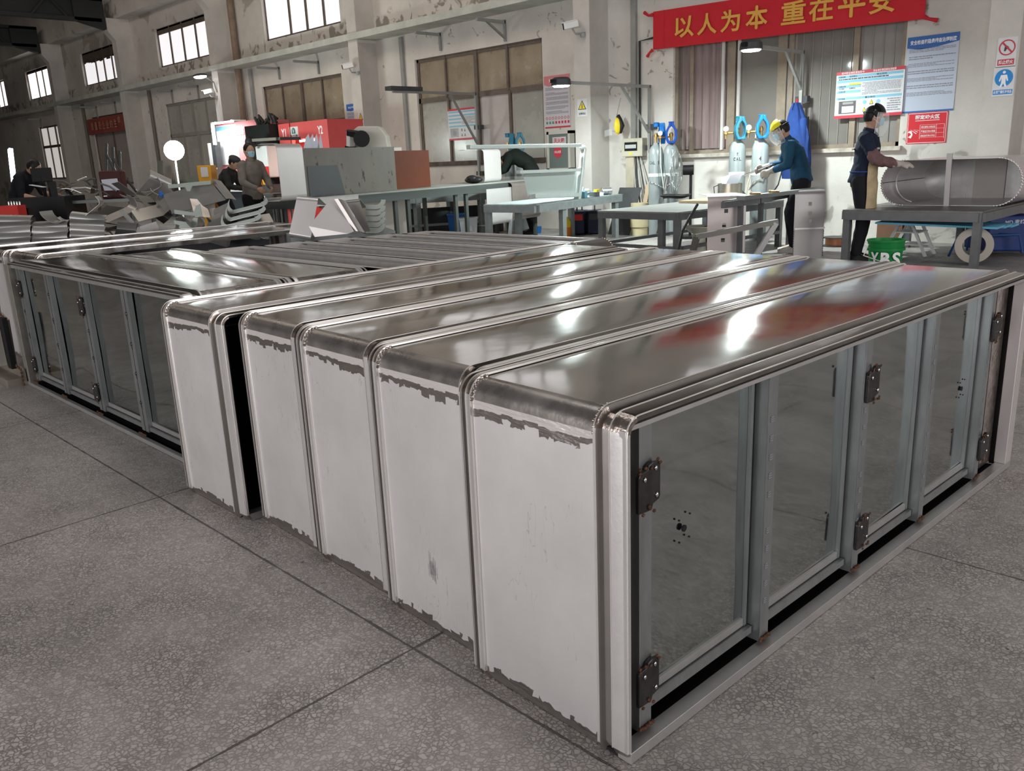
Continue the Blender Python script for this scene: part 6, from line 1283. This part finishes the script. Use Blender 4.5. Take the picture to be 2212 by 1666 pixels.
person('person in black T-shirt bending over a machine at the far left', (gl.x, gl.y, 0), math.radians(42), dict(pelvis=(-.12, 0, .90), waist=(-.09, 0, 1.06), chest=(.02, 0, 1.24), neck=(.13, 0, 1.38), head=(.23, 0, 1.46), shL=(.07, .17, 1.34), shR=(.07, -.17, 1.34), elR=(.10, -.22, 1.08), wrR=(.33, -.14, 1.0), elL=(.16, .22, 1.10), wrL=(.42, .12, 1.05), cuff=.1, curl=.2), mat('black_tshirt', (.010, .011, .016), .85), DKTR, None, HAIRM, True, None, None, 1.0, head_rot=(0, 38))
# ================================================================== machines on the left
def rect_machine(x0, x1, y0, y1, z0, z1): return MB().box((x0, y0, z0), (x1, y1, z1))
PINKR = mat('press_red_enamel', (.62, .10, .10), .45, 0, var=.05, vs=3)
yP = 10.4; a, b = aty(600, 268, yP), aty(706, 258, yP); xL, xR, zT = a.x, b.x, (a.z + b.z) / 2
XLR = xL
t = thing('press_brake', 'red press brake marked Y1 and Y2 behind the long table', 'machine', ((xL + xR) / 2, yP, 0))
zo = aty(655, 300, yP).z; zo2 = aty(655, 322, yP).z; xo0, xo1 = aty(628, 310, yP).x, aty(686, 310, yP).x
bd = MB()
for q in (((xL, yP, zo), (xR, yP + .12, zT)), ((xL, yP, .0), (xo0, yP + .12, zo)), ((xo1, yP, .0), (xR, yP + .12, zo)), ((xR - .1, yP + .12, .0), (xR, yP + .9, zT - .1)), ((xL, yP + .12, .0), (xL + .1, yP + .9, zT - .1)), ((xL, yP + .12, zT - .1), (xR, yP + .9, zT)), ((xL, yP + .9, 0), (xR, yP + 1, zT))): bd.box(*q)
bd.build('body', PINKR, t, smooth=0)
xs_ = aty(628, 290, yP).x; MB().box((xs_ - .015, yP - .012, .5), (xs_ + .015, yP, zT)).build('seam', mat('dark_red_seam', (.2, .02, .02), .5), t, smooth=0)
gl_ = MB().box((xo0, yP + .5, zo2 - .4), (xo1, yP + .55, zo)); gl_.build('lit_back_plate', mat('lit_cream_plate', (.8, .62, .5), .6), t, smooth=0)
lf = MB().box((xo0 + .05, yP + .2, zo - .05), (xo1 - .05, yP + .26, zo - .01)).build('glow_bar', lit('press_light', (1, .95, .85), 12), t, smooth=0)
l_ = area('press_glow', ((xo0 + xo1) / 2, yP + .3, zo - .08), ((xo0 + xo1) / 2, yP + .45, 0), .6, .1, 14, (1, .85, .7)); l_.parent = t; l_.location = V3(l_.location) - WL[t]
for s_, px, py, h in (('Y1', 609, 296, .17), ('Y2', 687, 290, .17)):
    q = aty(px, py, yP); text('lettering', s_, (q.x, yP - .004, q.z), (1, 0, 0), UP, .20, h, WPRINT, t, .03)
q = aty(627, 298, yP); q2 = aty(643, 273, yP); MB().box((q.x, yP - .006, q.z), (q2.x, yP, q2.z)).build('maker_plate', PAPERM, t, smooth=0)
qc = seg(V3(q), V3(q2), .5); MB().prism([(.075 * math.cos(k * PI / 12), .075 * math.sin(k * PI / 12)) for k in range(13)] + [(-.075, -.05), (.075, -.05)], (qc.x, yP - .007, qc.z + .02), (1, 0, 0), UP, .003).build('emblem', mat('emblem_green', (.05, .16, .15), .5), t, smooth=0)
text('emblem_letter', 'b', (qc.x - .02, yP - .012, qc.z - .01), (1, 0, 0), UP, .04, .08, WPRINT, t, .02); text('lettering', '金方圆', (q.x + .02, yP - .009, q.z + .01), (1, 0, 0), UP, q2.x - q.x - .04, .05, INK, t, .02)
t = thing('paper_bundle', 'white papers with a dark cable on top of the grey box', 'papers', on5(665, .3) + UP * .58)
for k in range(4): MB().prism([(0, 0), (.12, 0), (.09, .17), (.04, .12)], on5(664 + k * 11, .3) + UP * .575, (V3(n5) + d5 * .2 * (k - 1)).normalized(), UP, .004).build('sheet', mat('bluish_paper', (.6, .62, .7), .6), t, smooth=0)
# control head with black handle
c = on5(770, 1.6); q = aty(768, 320, c.y); t = thing('drilling_machine', 'white machine head with black swivel handle behind the grey box', 'machine', (q.x, q.y, 0)); CRM = mat('cream_machine_head', (.52, .50, .45), .45)
A_ = lambda px, py, dy=0: aty(px, py, q.y + dy)
MB().prism([(0, 0), (.52, 0), (.50, .20), (.40, .34), (.08, .34), (.0, .28)], A_(766, 323), CR, UP, -.35).build('head', CRM, t, smooth=0, bevel=.02)
MB().cyl(A_(781, 300, -.12), A_(781, 300, .1), .12).build('dial', BLACK, t); MB().bar(A_(753, 287, -.1), A_(782, 292, -.1), .10, .10).build('handle_arm', BLACK, t, smooth=0, bevel=.02)
MB().bar(A_(757, 292, -.1), A_(757, 318, -.1), .09).build('handle_post', WHITE, t, smooth=0, bevel=.01); MB().bar(A_(757, 316, -.1), A_(757, 326, -.1), .12).build('handle_foot', BLACK, t, smooth=0)
MB().box((q.x - .1, q.y - .05, 0), (q.x + .55, q.y + .45, A_(766, 323).z)).build('pedestal', CRM, t, smooth=0)
# second press with the lit poster
yQ = 10.6; a, b = aty(465, 268, yQ), aty(552, 259, yQ); xL, xR, zT = a.x, b.x, (a.z + b.z) / 2
t = thing('press_brake', 'brightly lit pink and white press brake behind the two workers', 'machine', ((xL + xR) / 2, yQ, 0))
MB().box((xL, yQ, 1.15), (xR, yQ + .9, zT)).build('upper_beam', mat('pink_press_enamel', (.72, .22, .22), .4), t, smooth=0)
MB().box((xL - .1, yQ - .05, 0), (xR + .1, yQ + .9, .78)).build('lower_beam', mat('press_dark_base', (.04, .05, .06), .5), t, smooth=0)
MB().box((xL - .25, yQ - .1, .78), (xR - .2, yQ + .3, 1.02)).build('bed', WHITE, t, smooth=0)
xm = aty(510, 270, yQ).x; MB().box((xL + .03, yQ - .02, 1.45), (xm, yQ, zT - .05)).build('poster', WHITE, t, smooth=0); MB().box((xL + .03, yQ - .025, zT - .17), (xm, yQ - .02, zT - .07)).build('poster_heading', SKY, t, smooth=0)
q = aty(512, 292, yQ); q2 = aty(527, 277, yQ); MB().box((q.x, yQ - .02, q.z), (q2.x, yQ, q2.z)).build('notice', PAPERM, t, smooth=0)
xt = aty(548, 270, yQ).x; MB().box((xt, yQ - .04, 1.2), (xR + .12, yQ, zT - .15)).build('teal_panel', mat('pale_teal_panel', (.5, .65, .62), .4), t, smooth=0)
for k in range(5): x = xL + .15 + k * .36; MB().box((x, yQ - .09, 1.02), (x + .07, yQ - .04, 1.18)).box((x + .02, yQ - .07, 1.15), (x + .05, yQ - .05, 1.3)).build('punch_clamp', BLACK, t, smooth=0)
tl_ = aty(458, 264, yQ - .3); MB().box((tl_.x - .05, yQ - .32, tl_.z - .55), (tl_.x + .03, yQ - .26, tl_.z)).build('side_lamp', WHITE, t, smooth=0)
tl_ = aty(452, 295, yQ - .25); MB().box((tl_.x - .05, yQ - .3, 1.35), (tl_.x + .14, yQ - .2, 2.0)).build('white_side_panel', WHITE, t, smooth=0); MB().box((tl_.x + .14, yQ - .3, 1.4), (tl_.x + .34, yQ - .15, 2.02)).build('grey_side_panel', DKGREY, t, smooth=0)
MB().box((xL + .7, yQ - .42, zT - .04), (xR - .4, yQ - .36, zT)).build('glow_bar', lit('added_tube_glow', (.9, .97, 1), 6), t, smooth=0)  # added glowing tube, dressing the unseen light on the press
for xx in (xL + .75, xR - .5): MB().box((xx, yQ - .40, zT - .01), (xx + .04, yQ, zT + .02)).build('added_light_bracket', WHITE, t, smooth=0)
l_ = area('lamp_light', ((xL + xR) / 2 - .1, yQ - .55, zT - .08), ((xL + xR) / 2 - .15, yQ + .3, 1.0), 1.2, .2, 24, (.92, .98, 1), spread=math.radians(150))  # added area light brightening the press front
# black press body between
x0_, x1_ = xR + .16, XLR - .05
t = thing('machine_column', 'black machine column with cable tangle on top between the two presses', 'machine', ((x0_ + x1_) / 2, 10.2, 0))
z_ = aty(575, 268, 10.2).z; MB().box((x0_, 10.2, 0), (x1_ - .02, 11.0, z_)).build('column', mat('black_press_paint', (.015, .018, .017), .5), t, smooth=0)
rn = random.Random(8)
for k in range(9): c = V3((rn.uniform(x0_ + .1, x1_), 10.3 + rn.random() * .3, z_ + .02)); MB().tube([c, c + V3((rn.uniform(-.2, .2), -.05, rn.uniform(.1, .22))), c + V3((rn.uniform(-.25, .25), 0, rn.uniform(.0, .12)))], .03).build('cable_loop', CABLE, t)
ar = aty(548, 303, 9.7); ar2 = aty(600, 300, 9.7); MB().bar(ar, ar2, .09, .06).build('swing_arm', mat('olive_arm', (.17, .16, .14), .5, .3), t, smooth=0); MB().ell(aty(541, 308, 9.7), (.12, .12, .14)).build('arm_joint', BLACK, t)
MB().box((ar2.x - .02, 9.7, ar2.z - .03), (ar2.x + .1, 10.2, ar2.z + .03)).build('arm_root', DKGREY, t, smooth=0)
q = aty(566, 350, 9.9); MB().box((q.x - .25, 9.9, q.z - .35), (q.x + .25, 10.2, q.z + .35)).build('tool_head', mat('lit_tool_head', (.6, .62, .63), .35), t, smooth=0, bevel=.03)
MB().box((q.x - .05, 9.88, q.z - .36), (q.x + .26, 9.9, q.z - .10)).build('red_guard', RED, t, smooth=0)
for k in range(4): MB().prism([(0, 0), (.09, 0), (.05, .12), (-.04, .12)], (q.x - .25 + k * .15, 9.86, q.z - .50), (1, 0, 0), UP, .02).build('orange_punch', mat('orange_black', (.6, .25, .02), .5), t, smooth=0)
MB().box((q.x - .3, 9.85, q.z - .85), (q.x + .35, 10.2, q.z - .5)).build('die_block', DKGREY, t, smooth=0)
MB().box((q.x - .22, 9.83, q.z - 1.0), (q.x + .05, 9.86, q.z - .68)).build('white_plate', PAPERM, t, smooth=0)
c = H(590, 418, .92); c = aty(590, 418, 9.3); t = thing('control_table', 'dark side table with switches beside the black machine column', 'table', (c.x, 9.3, 0))
MB().box((c.x - .6, 9.1, c.z - .04), (c.x + .35, 9.6, c.z)).build('top', DKGREY, t, smooth=0)
for sx in (-.55, .3): MB().box((c.x + sx - .02, 9.15, 0), (c.x + sx + .02, 9.2, c.z - .04)).build('leg', DKGREY, t, smooth=0)
c = atd(608, 440, 11); t = thing('shop_stool', 'small stool carrying an orange cup right of the scrap pile', 'stool', (c.x, c.y, 0)); zs = atd(608, 447, 11).z
MB().box((c.x - .12, c.y - .1, zs - .02), (c.x + .12, c.y + .1, zs)).build('seat', DKGREY, t, smooth=0)
for sx, sy in ((-1, -1), (1, -1), (-1, 1), (1, 1)): MB().box((c.x + sx * .1 - .01, c.y + sy * .08 - .01, 0), (c.x + sx * .1 + .01, c.y + sy * .08 + .01, zs - .02)).build('leg', GALV, t, smooth=0)
MB().lathe([(0, 0), (.03, 0), (.04, .09), (.0, .09)], (c.x, c.y, zs + .001)).build('orange_cup', mat('orange_plastic', (.70, .20, .03), .4), tag=('small orange cup on the stool right of the scrap pile', 'cup'))
# yellow bin
c = atd(445, 400, 15); a = atd(430, 358, 15); b = atd(460, 356, 15); t = thing('yellow_bin', 'orange-yellow panel bin with a white paper on it beyond the scrap pile', 'bin', (c.x, c.y, 0)); w_ = (b - a).length
OY = mat('orange_yellow', (.72, .36, .03), .5); u_ = V3((CR.x, CR.y, 0)).normalized(); v_ = V3((-u_.y, u_.x, 0))
MB().prism([(-w_ * .42, 0), (w_ * .42, 0), (w_ / 2, a.z), (-w_ / 2, a.z)], (c.x, c.y, 0), u_, UP, -.3).build('body', OY, t, smooth=0, bevel=.01)
MB().prism([(-.06, 0), (.07, 0), (.07, .17), (-.06, .17)], V3((c.x, c.y, a.z - .20)) - v_ * .004, u_, UP, .003).build('paper', PAPERM, t, smooth=0)
# leaning sheets and covered panels along the far wall
rn = random.Random(5)
for k, (px, w_, hgt, lean, m_) in enumerate(((312, .5, 1.15, .25, SHEETD), (330, .35, 1.7, .3, mat('grey_green_tarp', (.20, .22, .19), .8)), (345, .5, 1.3, .3, mat('dusty_board', (.28, .25, .22), .8)), (362, .4, 1.0, .3, DKGREY), (392, .6, 1.2, .35, mat('grey_green_tarp', (.20, .22, .19), .8)), (410, .5, 1.0, .3, mat('dusty_board', (.28, .25, .22), .8)))):
    c = aty(px, 380, 11.2); R = []
    t_ = MB()
    for i in range(8): f_ = i / 7; R.append([V3((c.x - w_ / 2 + w_ * j / 8 + .05 * math.sin(f_ * 3 + k), 11.2 + lean * f_ + .03 * math.sin(j * 1.7 + k) * (1 - f_), hgt * f_)) for j in range(9)] + [V3((c.x - w_ / 2 + w_ * j / 8 + .05 * math.sin(f_ * 3 + k), 11.23 + lean * f_ + .03 * math.sin(j * 1.7 + k) * (1 - f_), hgt * f_)) for j in range(8, -1, -1)])
    t_.rings(R).build('leaning_sheet', m_, smooth=40, tag=(('low grey sheet', 'tall grey-green sheet', 'wide dusty board', 'short dark sheet', 'crumpled grey-green sheet behind the lamp pole', 'dusty board right of the lamp pole')[k] + ' leaning on the far wall', 'sheet', 'sheets leaning on the far wall'))
# ================================================================== far left machine corner
def tableD(lab, px, py, dep, w_, d_, h_, m_, name='metal_table'):
    c = atd(px, py, dep); c.z = 0; t = thing(name, lab, 'table', c)
    MB().obox(c + UP * (h_ - .02), u_ * w_ / 2, v_ * d_ / 2, UP * .02).build('top', m_, t, smooth=0)
    for sx in (-1, 1):
        for sy in (-1, 1): q = c + u_ * sx * (w_ / 2 - .05) + v_ * sy * (d_ / 2 - .05); MB().box((q.x - .025, q.y - .025, 0), (q.x + .025, q.y + .025, h_ - .04)).build('leg', m_, t, smooth=0)
    return c
hT = atd(220, 430, 12.5).z
cT = tableD('dark steel table heaped with scrap pieces near the scrap pile', 228, 430, 12.5, 1.15, .8, hT, mat('dark_table_green', (.13, .15, .14), .4, .5))
rn = random.Random(21)
HM = [SHEETD, GALV, DKGREY, mat('brown_scrap', (.20, .15, .11), .5, .5), STEEL_RIB]
for k in range(34):
    p = cT + u_ * rn.uniform(-.62, .25) + v_ * rn.uniform(-.3, .3); hz = hT + .03 + rn.random() * .30 * (1 - abs(p.x - cT.x)); a = rn.uniform(0, PI); L = rn.uniform(.05, .16); d = V3((math.cos(a), math.sin(a), rn.uniform(-.6, .6))).normalized()
    mb = MB(); c = V3((p.x, p.y, hz))
    if k % 3 == 0: mb.tube([c - d * L, c + d * L * .2 + UP * .03, c + d * L + UP * .01], .014)
    elif k % 3 == 1: mb.bar(c - d * L, c + d * L, .05, .008, (0, d.z, 1))
    else: e_ = d.cross(UP).normalized(); mb.ribbon([c - d * L, c - d * L * .3 + UP * .03, c + d * L * .3 + UP * .03, c + d * L], e_ * .06, .004)
    kd_ = ('bent rod', 'flat strip', 'folded piece')[k % 3]; cl_ = ('grey', 'galvanized', 'dark', 'brownish', 'pale')[k % 5]; sd_ = 'left' if (p - cT).dot(u_) < -.35 else ('middle' if (p - cT).dot(u_) < .0 else 'right')
    mb.build('scrap_offcut', HM[k % 5], smooth=30, tag=('small %s %s in the %s of the heap on the dark steel table' % (cl_, kd_, sd_), 'offcut', 'small %s %ss in the %s of the scrap heap' % (cl_, kd_, sd_)))
for k in range(5):
    p = cT + u_ * (-.1 + .12 * k) + v_ * .35; q = atd(230 + (k % 3) * 14, 310 + 8 * k, 12.9); MB().tube([V3((p.x, p.y, hT)), V3((p.x * .5 + q.x * .5 - .08, p.y * .5 + q.y * .5, (hT + q.z) / 2)), q], .02).build('curved_bar', DKGREY, tag=(('leftmost', 'second from left', 'middle', 'second from right', 'rightmost')[k] + ' of the thin dark bars rising from the scrap table', 'bar', 'curved bars rising from the scrap table'))
q = cT + u_ * .15 - v_ * .1; MB().prism([(-.1, 0), (.14, .0), (.12, .17), (-.12, .16)], q + UP * (hT + .12), u_, V3((0, 0, 1)), .003).build('paper_sheet', mat('bluish_paper', (.6, .62, .7), .6), smooth=0, tag=('white paper sheet propped in the heap on the dark steel table', 'paper'))
mb = MB().obox(q + UP * (hT + .20) + v_ * .12, u_ * .16, v_ * .1, UP * .20); mb.build('drill_box', mat('dark_red_black', (.06, .012, .012), .5), bevel=.02, tag=('dark red machine box behind the white paper sheet', 'machine'))
c = atd(100, 430, 12.2); c.z = 0; t = thing('control_desk', 'black control desk with monitor before the bending worker at the far left', 'desk', c); zz = atd(100, 425, 12.2).z
MB().obox(c + UP * zz / 2, u_ * .42, v_ * .3, UP * zz / 2).build('body', mat('black_desk', (.012, .013, .015), .5), t, smooth=0)
m0 = atd(90, 378, 12.2); MB().obox(m0, u_ * .15, v_ * .02, UP * .10).build('monitor', BLACK, t, smooth=0, bevel=.01); MB().bar(V3((m0.x, m0.y, zz)), m0, .04).build('monitor_arm', BLACK, t, smooth=0)
m1 = atd(112, 400, 12.0); MB().bar(V3((m1.x, m1.y, 0)), m1 + UP * .05, .09).build('post', BLACK, t, smooth=0)
MB().obox(atd(82, 402, 12.0), u_ * .10 + UP * -.02, v_ * .05, UP * .004).build('paper', mat('bluish_paper', (.6, .62, .7), .6), t, smooth=0)
c = atd(26, 455, 11.0); MB().obox(c - UP * .02, u_ * .135, v_ * .1, UP * .085).build('red_toolbox', RED, smooth=0, bevel=.006, tag=('red toolbox on a dark stand at the far left', 'toolbox'))
MB().obox(V3((c.x, c.y, (c.z - .107) / 2)), u_ * .2, v_ * .16, UP * (c.z - .107) / 2).build('tool_stand', DKGREY, smooth=0, tag=('dark stand below the red toolbox', 'stand'))
for k in range(5): q = atd(18 + 6 * k, 437, 11.3); MB().cyl(q - UP * .05, q, .013, n=10).ell(q, (.013, .013, .013), 8).build('drill_bit', CHROME, tag=(('leftmost', 'second', 'middle', 'fourth', 'rightmost')[k] + ' of the five shiny drill bits behind the red toolbox', 'drill bit', 'drill bits behind the red toolbox'))
q = atd(30, 452, 11.3); MB().obox(V3((q.x, q.y, (atd(30, 440, 11.3).z - .06) / 2)), u_ * .22, v_ * .05, UP * (atd(30, 440, 11.3).z - .06) / 2).build('bit_rack', BLACK, smooth=0, tag=('black rack of shiny drill bits behind the red toolbox', 'rack'))
# ================================================================== scrap pile of bent stainless parts
def bent(px, py, dep, L, W, yaw, pitch=0, roll=0, kind='J', r=.08, m_=None, lab='', grp='bent steel sheets in the scrap pile', th=.004, holes=False):
    c = atd(px, py, dep); Rm = Matrix.Rotation(math.radians(yaw), 3, 'Z') @ Matrix.Rotation(math.radians(pitch), 3, 'Y') @ Matrix.Rotation(math.radians(roll), 3, 'X')
    base = [V3((1, 0, 0)), V3((0, 1, 0)), V3((0, 0, 1))]; X = u_ ; Y = v_; B_ = Matrix((X, Y, UP)).transposed()
    tr = lambda p: c + B_ @ (Rm @ V3(p))
    path = []
    if kind in ('U',): path += [(-L / 2 - r + .0, 0, r * 1.9)] + [(-L / 2 + r * math.cos(math.radians(a)) , 0, r + r * math.sin(math.radians(a))) for a in range(180, 271, 15)]
    elif kind == 'C': path += [(L / 2 * math.cos(math.radians(a)), 0, L * .32 * math.sin(math.radians(a))) for a in range(200, 341, 10)]
    else: path += [(-L / 2, 0, 0)]
    if kind in ('J', 'U'): path += [(L / 2 + r * math.cos(math.radians(a)), 0, r + r * math.sin(math.radians(a))) for a in range(270, 361, 15)] + [(L / 2 + r, 0, r * 1.9)]
    if kind == 'Z': path += [(L * .2, 0, 0), (L * .26, 0, .02), (L / 2, 0, L * .18)]
    P = [tr(p) for p in path]; wv = B_ @ (Rm @ V3((0, W, 0))); mb = MB().ribbon(P, wv, th)
    if kind == 'U': # lip along the near edge, as on the nested trays
        lip = [p + B_ @ (Rm @ V3((0, 0, .05))) for p in P]; o = mb.rings([[a_, b_] for a_, b_ in zip(P, lip)], cap=False, closed=False)
    return mb.build('bent_sheet', m_ or SHEETD, smooth=40, tag=(lab or 'bent grey steel sheet lying in the scrap pile', 'bent sheet', grp))
PILEM = [mat('pile_sheet_a', (.33, .33, .32), .4, .55, var=.1), mat('pile_sheet_b', (.45, .44, .43), .4, .5, var=.1), mat('pile_sheet_c', (.25, .25, .24), .4, .6, var=.1)]
TREAD = mat('dark_crate', (.03, .03, .035), .7)
def crate(px0, px1, dep, py, lab):
    a, b = atd(px0, py, dep), atd(px1, py, dep); MB().obox(V3(((a.x + b.x) / 2, (a.y + b.y) / 2, 0)) + v_ * .35 + UP * a.z / 2, (V3((b.x, b.y, 0)) - V3((a.x, a.y, 0))) / 2, v_ * .3, UP * a.z / 2).build('steel_crate', TREAD, smooth=0, tag=(lab, 'crate'))
crate(2, 230, 9.8, 528, 'dark crate below the three stacks of curved sheets'); crate(245, 600, 10.2, 505, 'dark crate below the large scrap pile')
# three stacks of curved gutters at the left
stk = [(38, 528, 78, [0, 2, -1, 3, 0, -3], 'left'), (118, 528, 76, [3, -2, 2, -4, 1], 'middle'), (198, 524, 74, [-3, -5, -4, -6, -4, -8], 'right')]
for px, py, wpx, yaws, nm in stk:
    for k, yw in enumerate(yaws):
        dep = 9.55 + .03 * k; Wm = wpx / F_PX * dep; c = atd(px, py + 6 - 12 * k, dep); ca, sa = math.cos(math.radians(yw)), math.sin(math.radians(yw))
        ax = u_ * ca + UP * sa * 1.1; nn = UP * ca - u_ * sa * 1.1
        P = [c - ax * Wm / 2 - v_ * .02 + v_ * .09 * math.cos(math.radians(a)) + nn * (.07 * math.sin(math.radians(a)) - .02) for a in range(100, 281, 15)] + [c - ax * Wm / 2 + v_ * .25 - nn * .085]
        MB().ribbon(P, ax * Wm, .004).build('curved_sheet', PILEM[(k + 1) % 3], smooth=50, tag=(('lowest', 'second from below', 'third from below', 'fourth from below', 'fifth from below', 'topmost')[min(k, 5)] + ' curved sheet in the ' + nm + ' of three stacks at the left edge', 'bent sheet', 'curved sheets stacked at the left edge'))
# rolled pieces lying on the stacks and hero pieces
bent(110, 462, 9.5, .30, .22, -8, 25, 0, 'C', m_=PILEM[0], lab='dark rolled sheet slanting over the middle stack')
bent(140, 468, 9.62, .16, .2, 20, 10, 0, 'C', m_=PILEM[1], lab='small pale curl of sheet above the middle stack'); bent(190, 462, 9.6, .30, .16, 10, -35, 0, 'J', .05, PILEM[0], 'narrow bent sheet slanting up to the right above the right stack')
bent(66, 455, 10.2, .10, .10, 0, -40, 0, 'N', m_=PAPERM, lab='small white triangular offcut behind the left stack')
def plate(poly, dep, m_, lab, th=.004, rollend=None, holes=None, name='bent_plate'):
    P = [atd(x, y, dep + dz) for x, y, dz in poly]; n_ = len(P); c = sum(P, V3()) / n_; t = thing(name, lab, 'bent sheet', (c.x, c.y, min(p.z for p in P))); nn = _f * th * 2
    MB().add(P + [p + nn for p in P], [tuple(range(n_)), tuple(range(n_, 2 * n_))[::-1]] + [(i, (i + 1) % n_, (i + 1) % n_ + n_, i + n_) for i in range(n_)]).build('sheet', m_, t, smooth=0)
    if holes:
        for (x, y) in holes: q = [atd(x + a, y + b, dep + .0) - _f * .012 for a, b in ((-5, 1), (2, -3), (5, 1), (-2, 4))]; MB().add(q + [p + _f * .006 for p in q], [(0, 1, 2, 3), (7, 6, 5, 4), (0, 4, 5, 1), (1, 5, 6, 2), (2, 6, 7, 3), (3, 7, 4, 0)]).build('hole', BLACK, t, smooth=0)
    return t
t = plate([(352, 420, 0), (455, 393, 0), (488, 432, -.1), (372, 462, -.1)], 10.3, PILEM[0], 'largest scrap plate with three square holes and rolled right end', holes=((375, 438), (394, 434), (413, 430)))
A_, B_2 = atd(455, 389, 10.3), atd(488, 430, 10.2); MB().ribbon([A_, A_ + CR * .05 - _f * .03, A_ + CR * .09 + _f * .0, A_ + CR * .11 + _f * .05], B_2 - A_, .004).build('rolled_end', PILEM[1], t)
t = plate([(362, 399, 0), (455, 390, 0), (456, 398, 0), (415, 402, 0), (411, 413, 0), (404, 413, 0), (400, 404, 0), (364, 407, 0)], 10.15, GREENISH, 'T shaped pale flange strip on top of the largest scrap plate')
plate([(376, 453, 0), (418, 459, 0), (423, 445, 0), (432, 440, 0), (437, 466, 0), (440, 469, 0), (377, 462, 0)], 10.0, GREENISH, 'pale hooked flange strip in the middle of the scrap pile')
plate([(376, 476, 0), (412, 481, 0), (418, 470, 0), (427, 471, 0), (426, 487, 0), (414, 497, 0), (398, 500, 0), (386, 492, 0), (388, 487, 0), (376, 483, 0)], 9.8, GREENISH, 'pale hook shaped strip low in the scrap pile')
for k, (dx, dy, dep, lab) in enumerate(((0, 0, 9.7, 'upper of the two nested U trays on the right of the scrap pile'), (-5, 16, 9.55, 'lower of the two nested U trays on the right of the scrap pile'), (-14, 32, 9.45, 'lowest pale tray under the two nested U trays'))):
    base = arc(510, 448, 14, 180, 90, 5); pts = [(492, 446 - 8)] + [(503 - 12 * math.cos(math.radians(a)), 448 + 14 * math.sin(math.radians(a))) for a in range(0, 91, 15)] + [(565, 446)] + [(566 + 13 * math.sin(math.radians(a)), 434 + 11 * math.cos(math.radians(a))) for a in range(10, 91, 16)]
    outer = [atd(x + dx, y + dy, dep) for x, y in pts]; inner = [atd(x + dx + (4 if x < 500 else (-5 if x > 566 else 0)), y + dy - 8, dep) for x, y in pts]
    t = thing('u_tray', lab, 'bent sheet', outer[4]); 
    MB().rings([[a_, b_, b_ + _f * .004, a_ + _f * .004] for a_, b_ in zip(outer, inner)]).build('flange', GREENISH, t, smooth=40)
    MB().ribbon(outer, _f * .45 + CR * -.32 + UP * .02, .004).build('sheet', PILEM[1 if k < 2 else 0], t, smooth=50)
rn = random.Random(33); kinds = ['J', 'C', 'Z', 'J', 'N', 'C']
placed = [(258, 470, 10.2), (275, 492, 9.9), (262, 448, 10.6), (290, 430, 10.9), (300, 462, 10.3), (318, 480, 10.0), (335, 500, 9.8), (305, 500, 9.8), (330, 455, 10.4), (345, 435, 10.7), (350, 476, 10.1), (365, 492, 9.8), (322, 420, 11.0), (345, 408, 11.0), (282, 412, 11.1), (305, 405, 11.2), (360, 500, 9.8), (440, 488, 9.8), (455, 500, 9.7), (470, 478, 10.0), (445, 470, 10.1), (495, 498, 9.7), (515, 492, 9.8), (540, 498, 9.7), (560, 490, 9.8), (575, 500, 9.7), (250, 500, 9.8), (236, 482, 10.1), (285, 508, 9.7), (400, 505, 9.7), (420, 500, 9.75), (470, 460, 10.2), (338, 470, 10.2), (310, 440, 10.6), (275, 435, 10.8), (325, 395, 11.3)]
wh = [(300, 'left'), (400, 'central'), (700, 'right')]
for k, (px, py, dep) in enumerate(placed):
    reg_ = 'left' if px < 320 else ('central' if px < 440 else 'right'); hgt = 'upper' if py < 440 else ('middle' if py < 480 else 'lower')
    bent(px, py, dep, rn.uniform(.24, .48), rn.uniform(.18, .34), rn.uniform(-60, 60), rn.uniform(-45, 45), rn.uniform(-50, 40), kinds[k % 6], rn.uniform(.04, .08), PILEM[k % 3] if k % 5 else SHEET, ('%s %s sheet in the %s %s part of the scrap pile' % ('pale' if k % 5 == 0 else ('mid grey', 'light grey', 'dark grey')[k % 3], ('J shaped', 'curled', 'kinked', 'hooked', 'flat', 'gutter shaped')[k % 6], hgt, reg_)), 'bent sheets in the %s %s part of the scrap pile' % (hgt, reg_))
plate([(258, 455, 0), (266, 452, 0), (308, 500, 0), (298, 506, 0)], 9.9, PILEM[2], 'long flat strip slanting down to the right in the left of the scrap pile')
plate([(580, 478, 0), (618, 492, 0), (612, 496, 0), (583, 494, 0)], 9.7, GREENISH, 'pale pointed offcut at the right end of the scrap pile')
c = atd(348, 420, 10.28); MB().ell(c, (.03, .03, .04), 8).build('blue_tape_roll', BLUE, tag=('small blue tape roll on the left of the largest scrap plate', 'tape'))
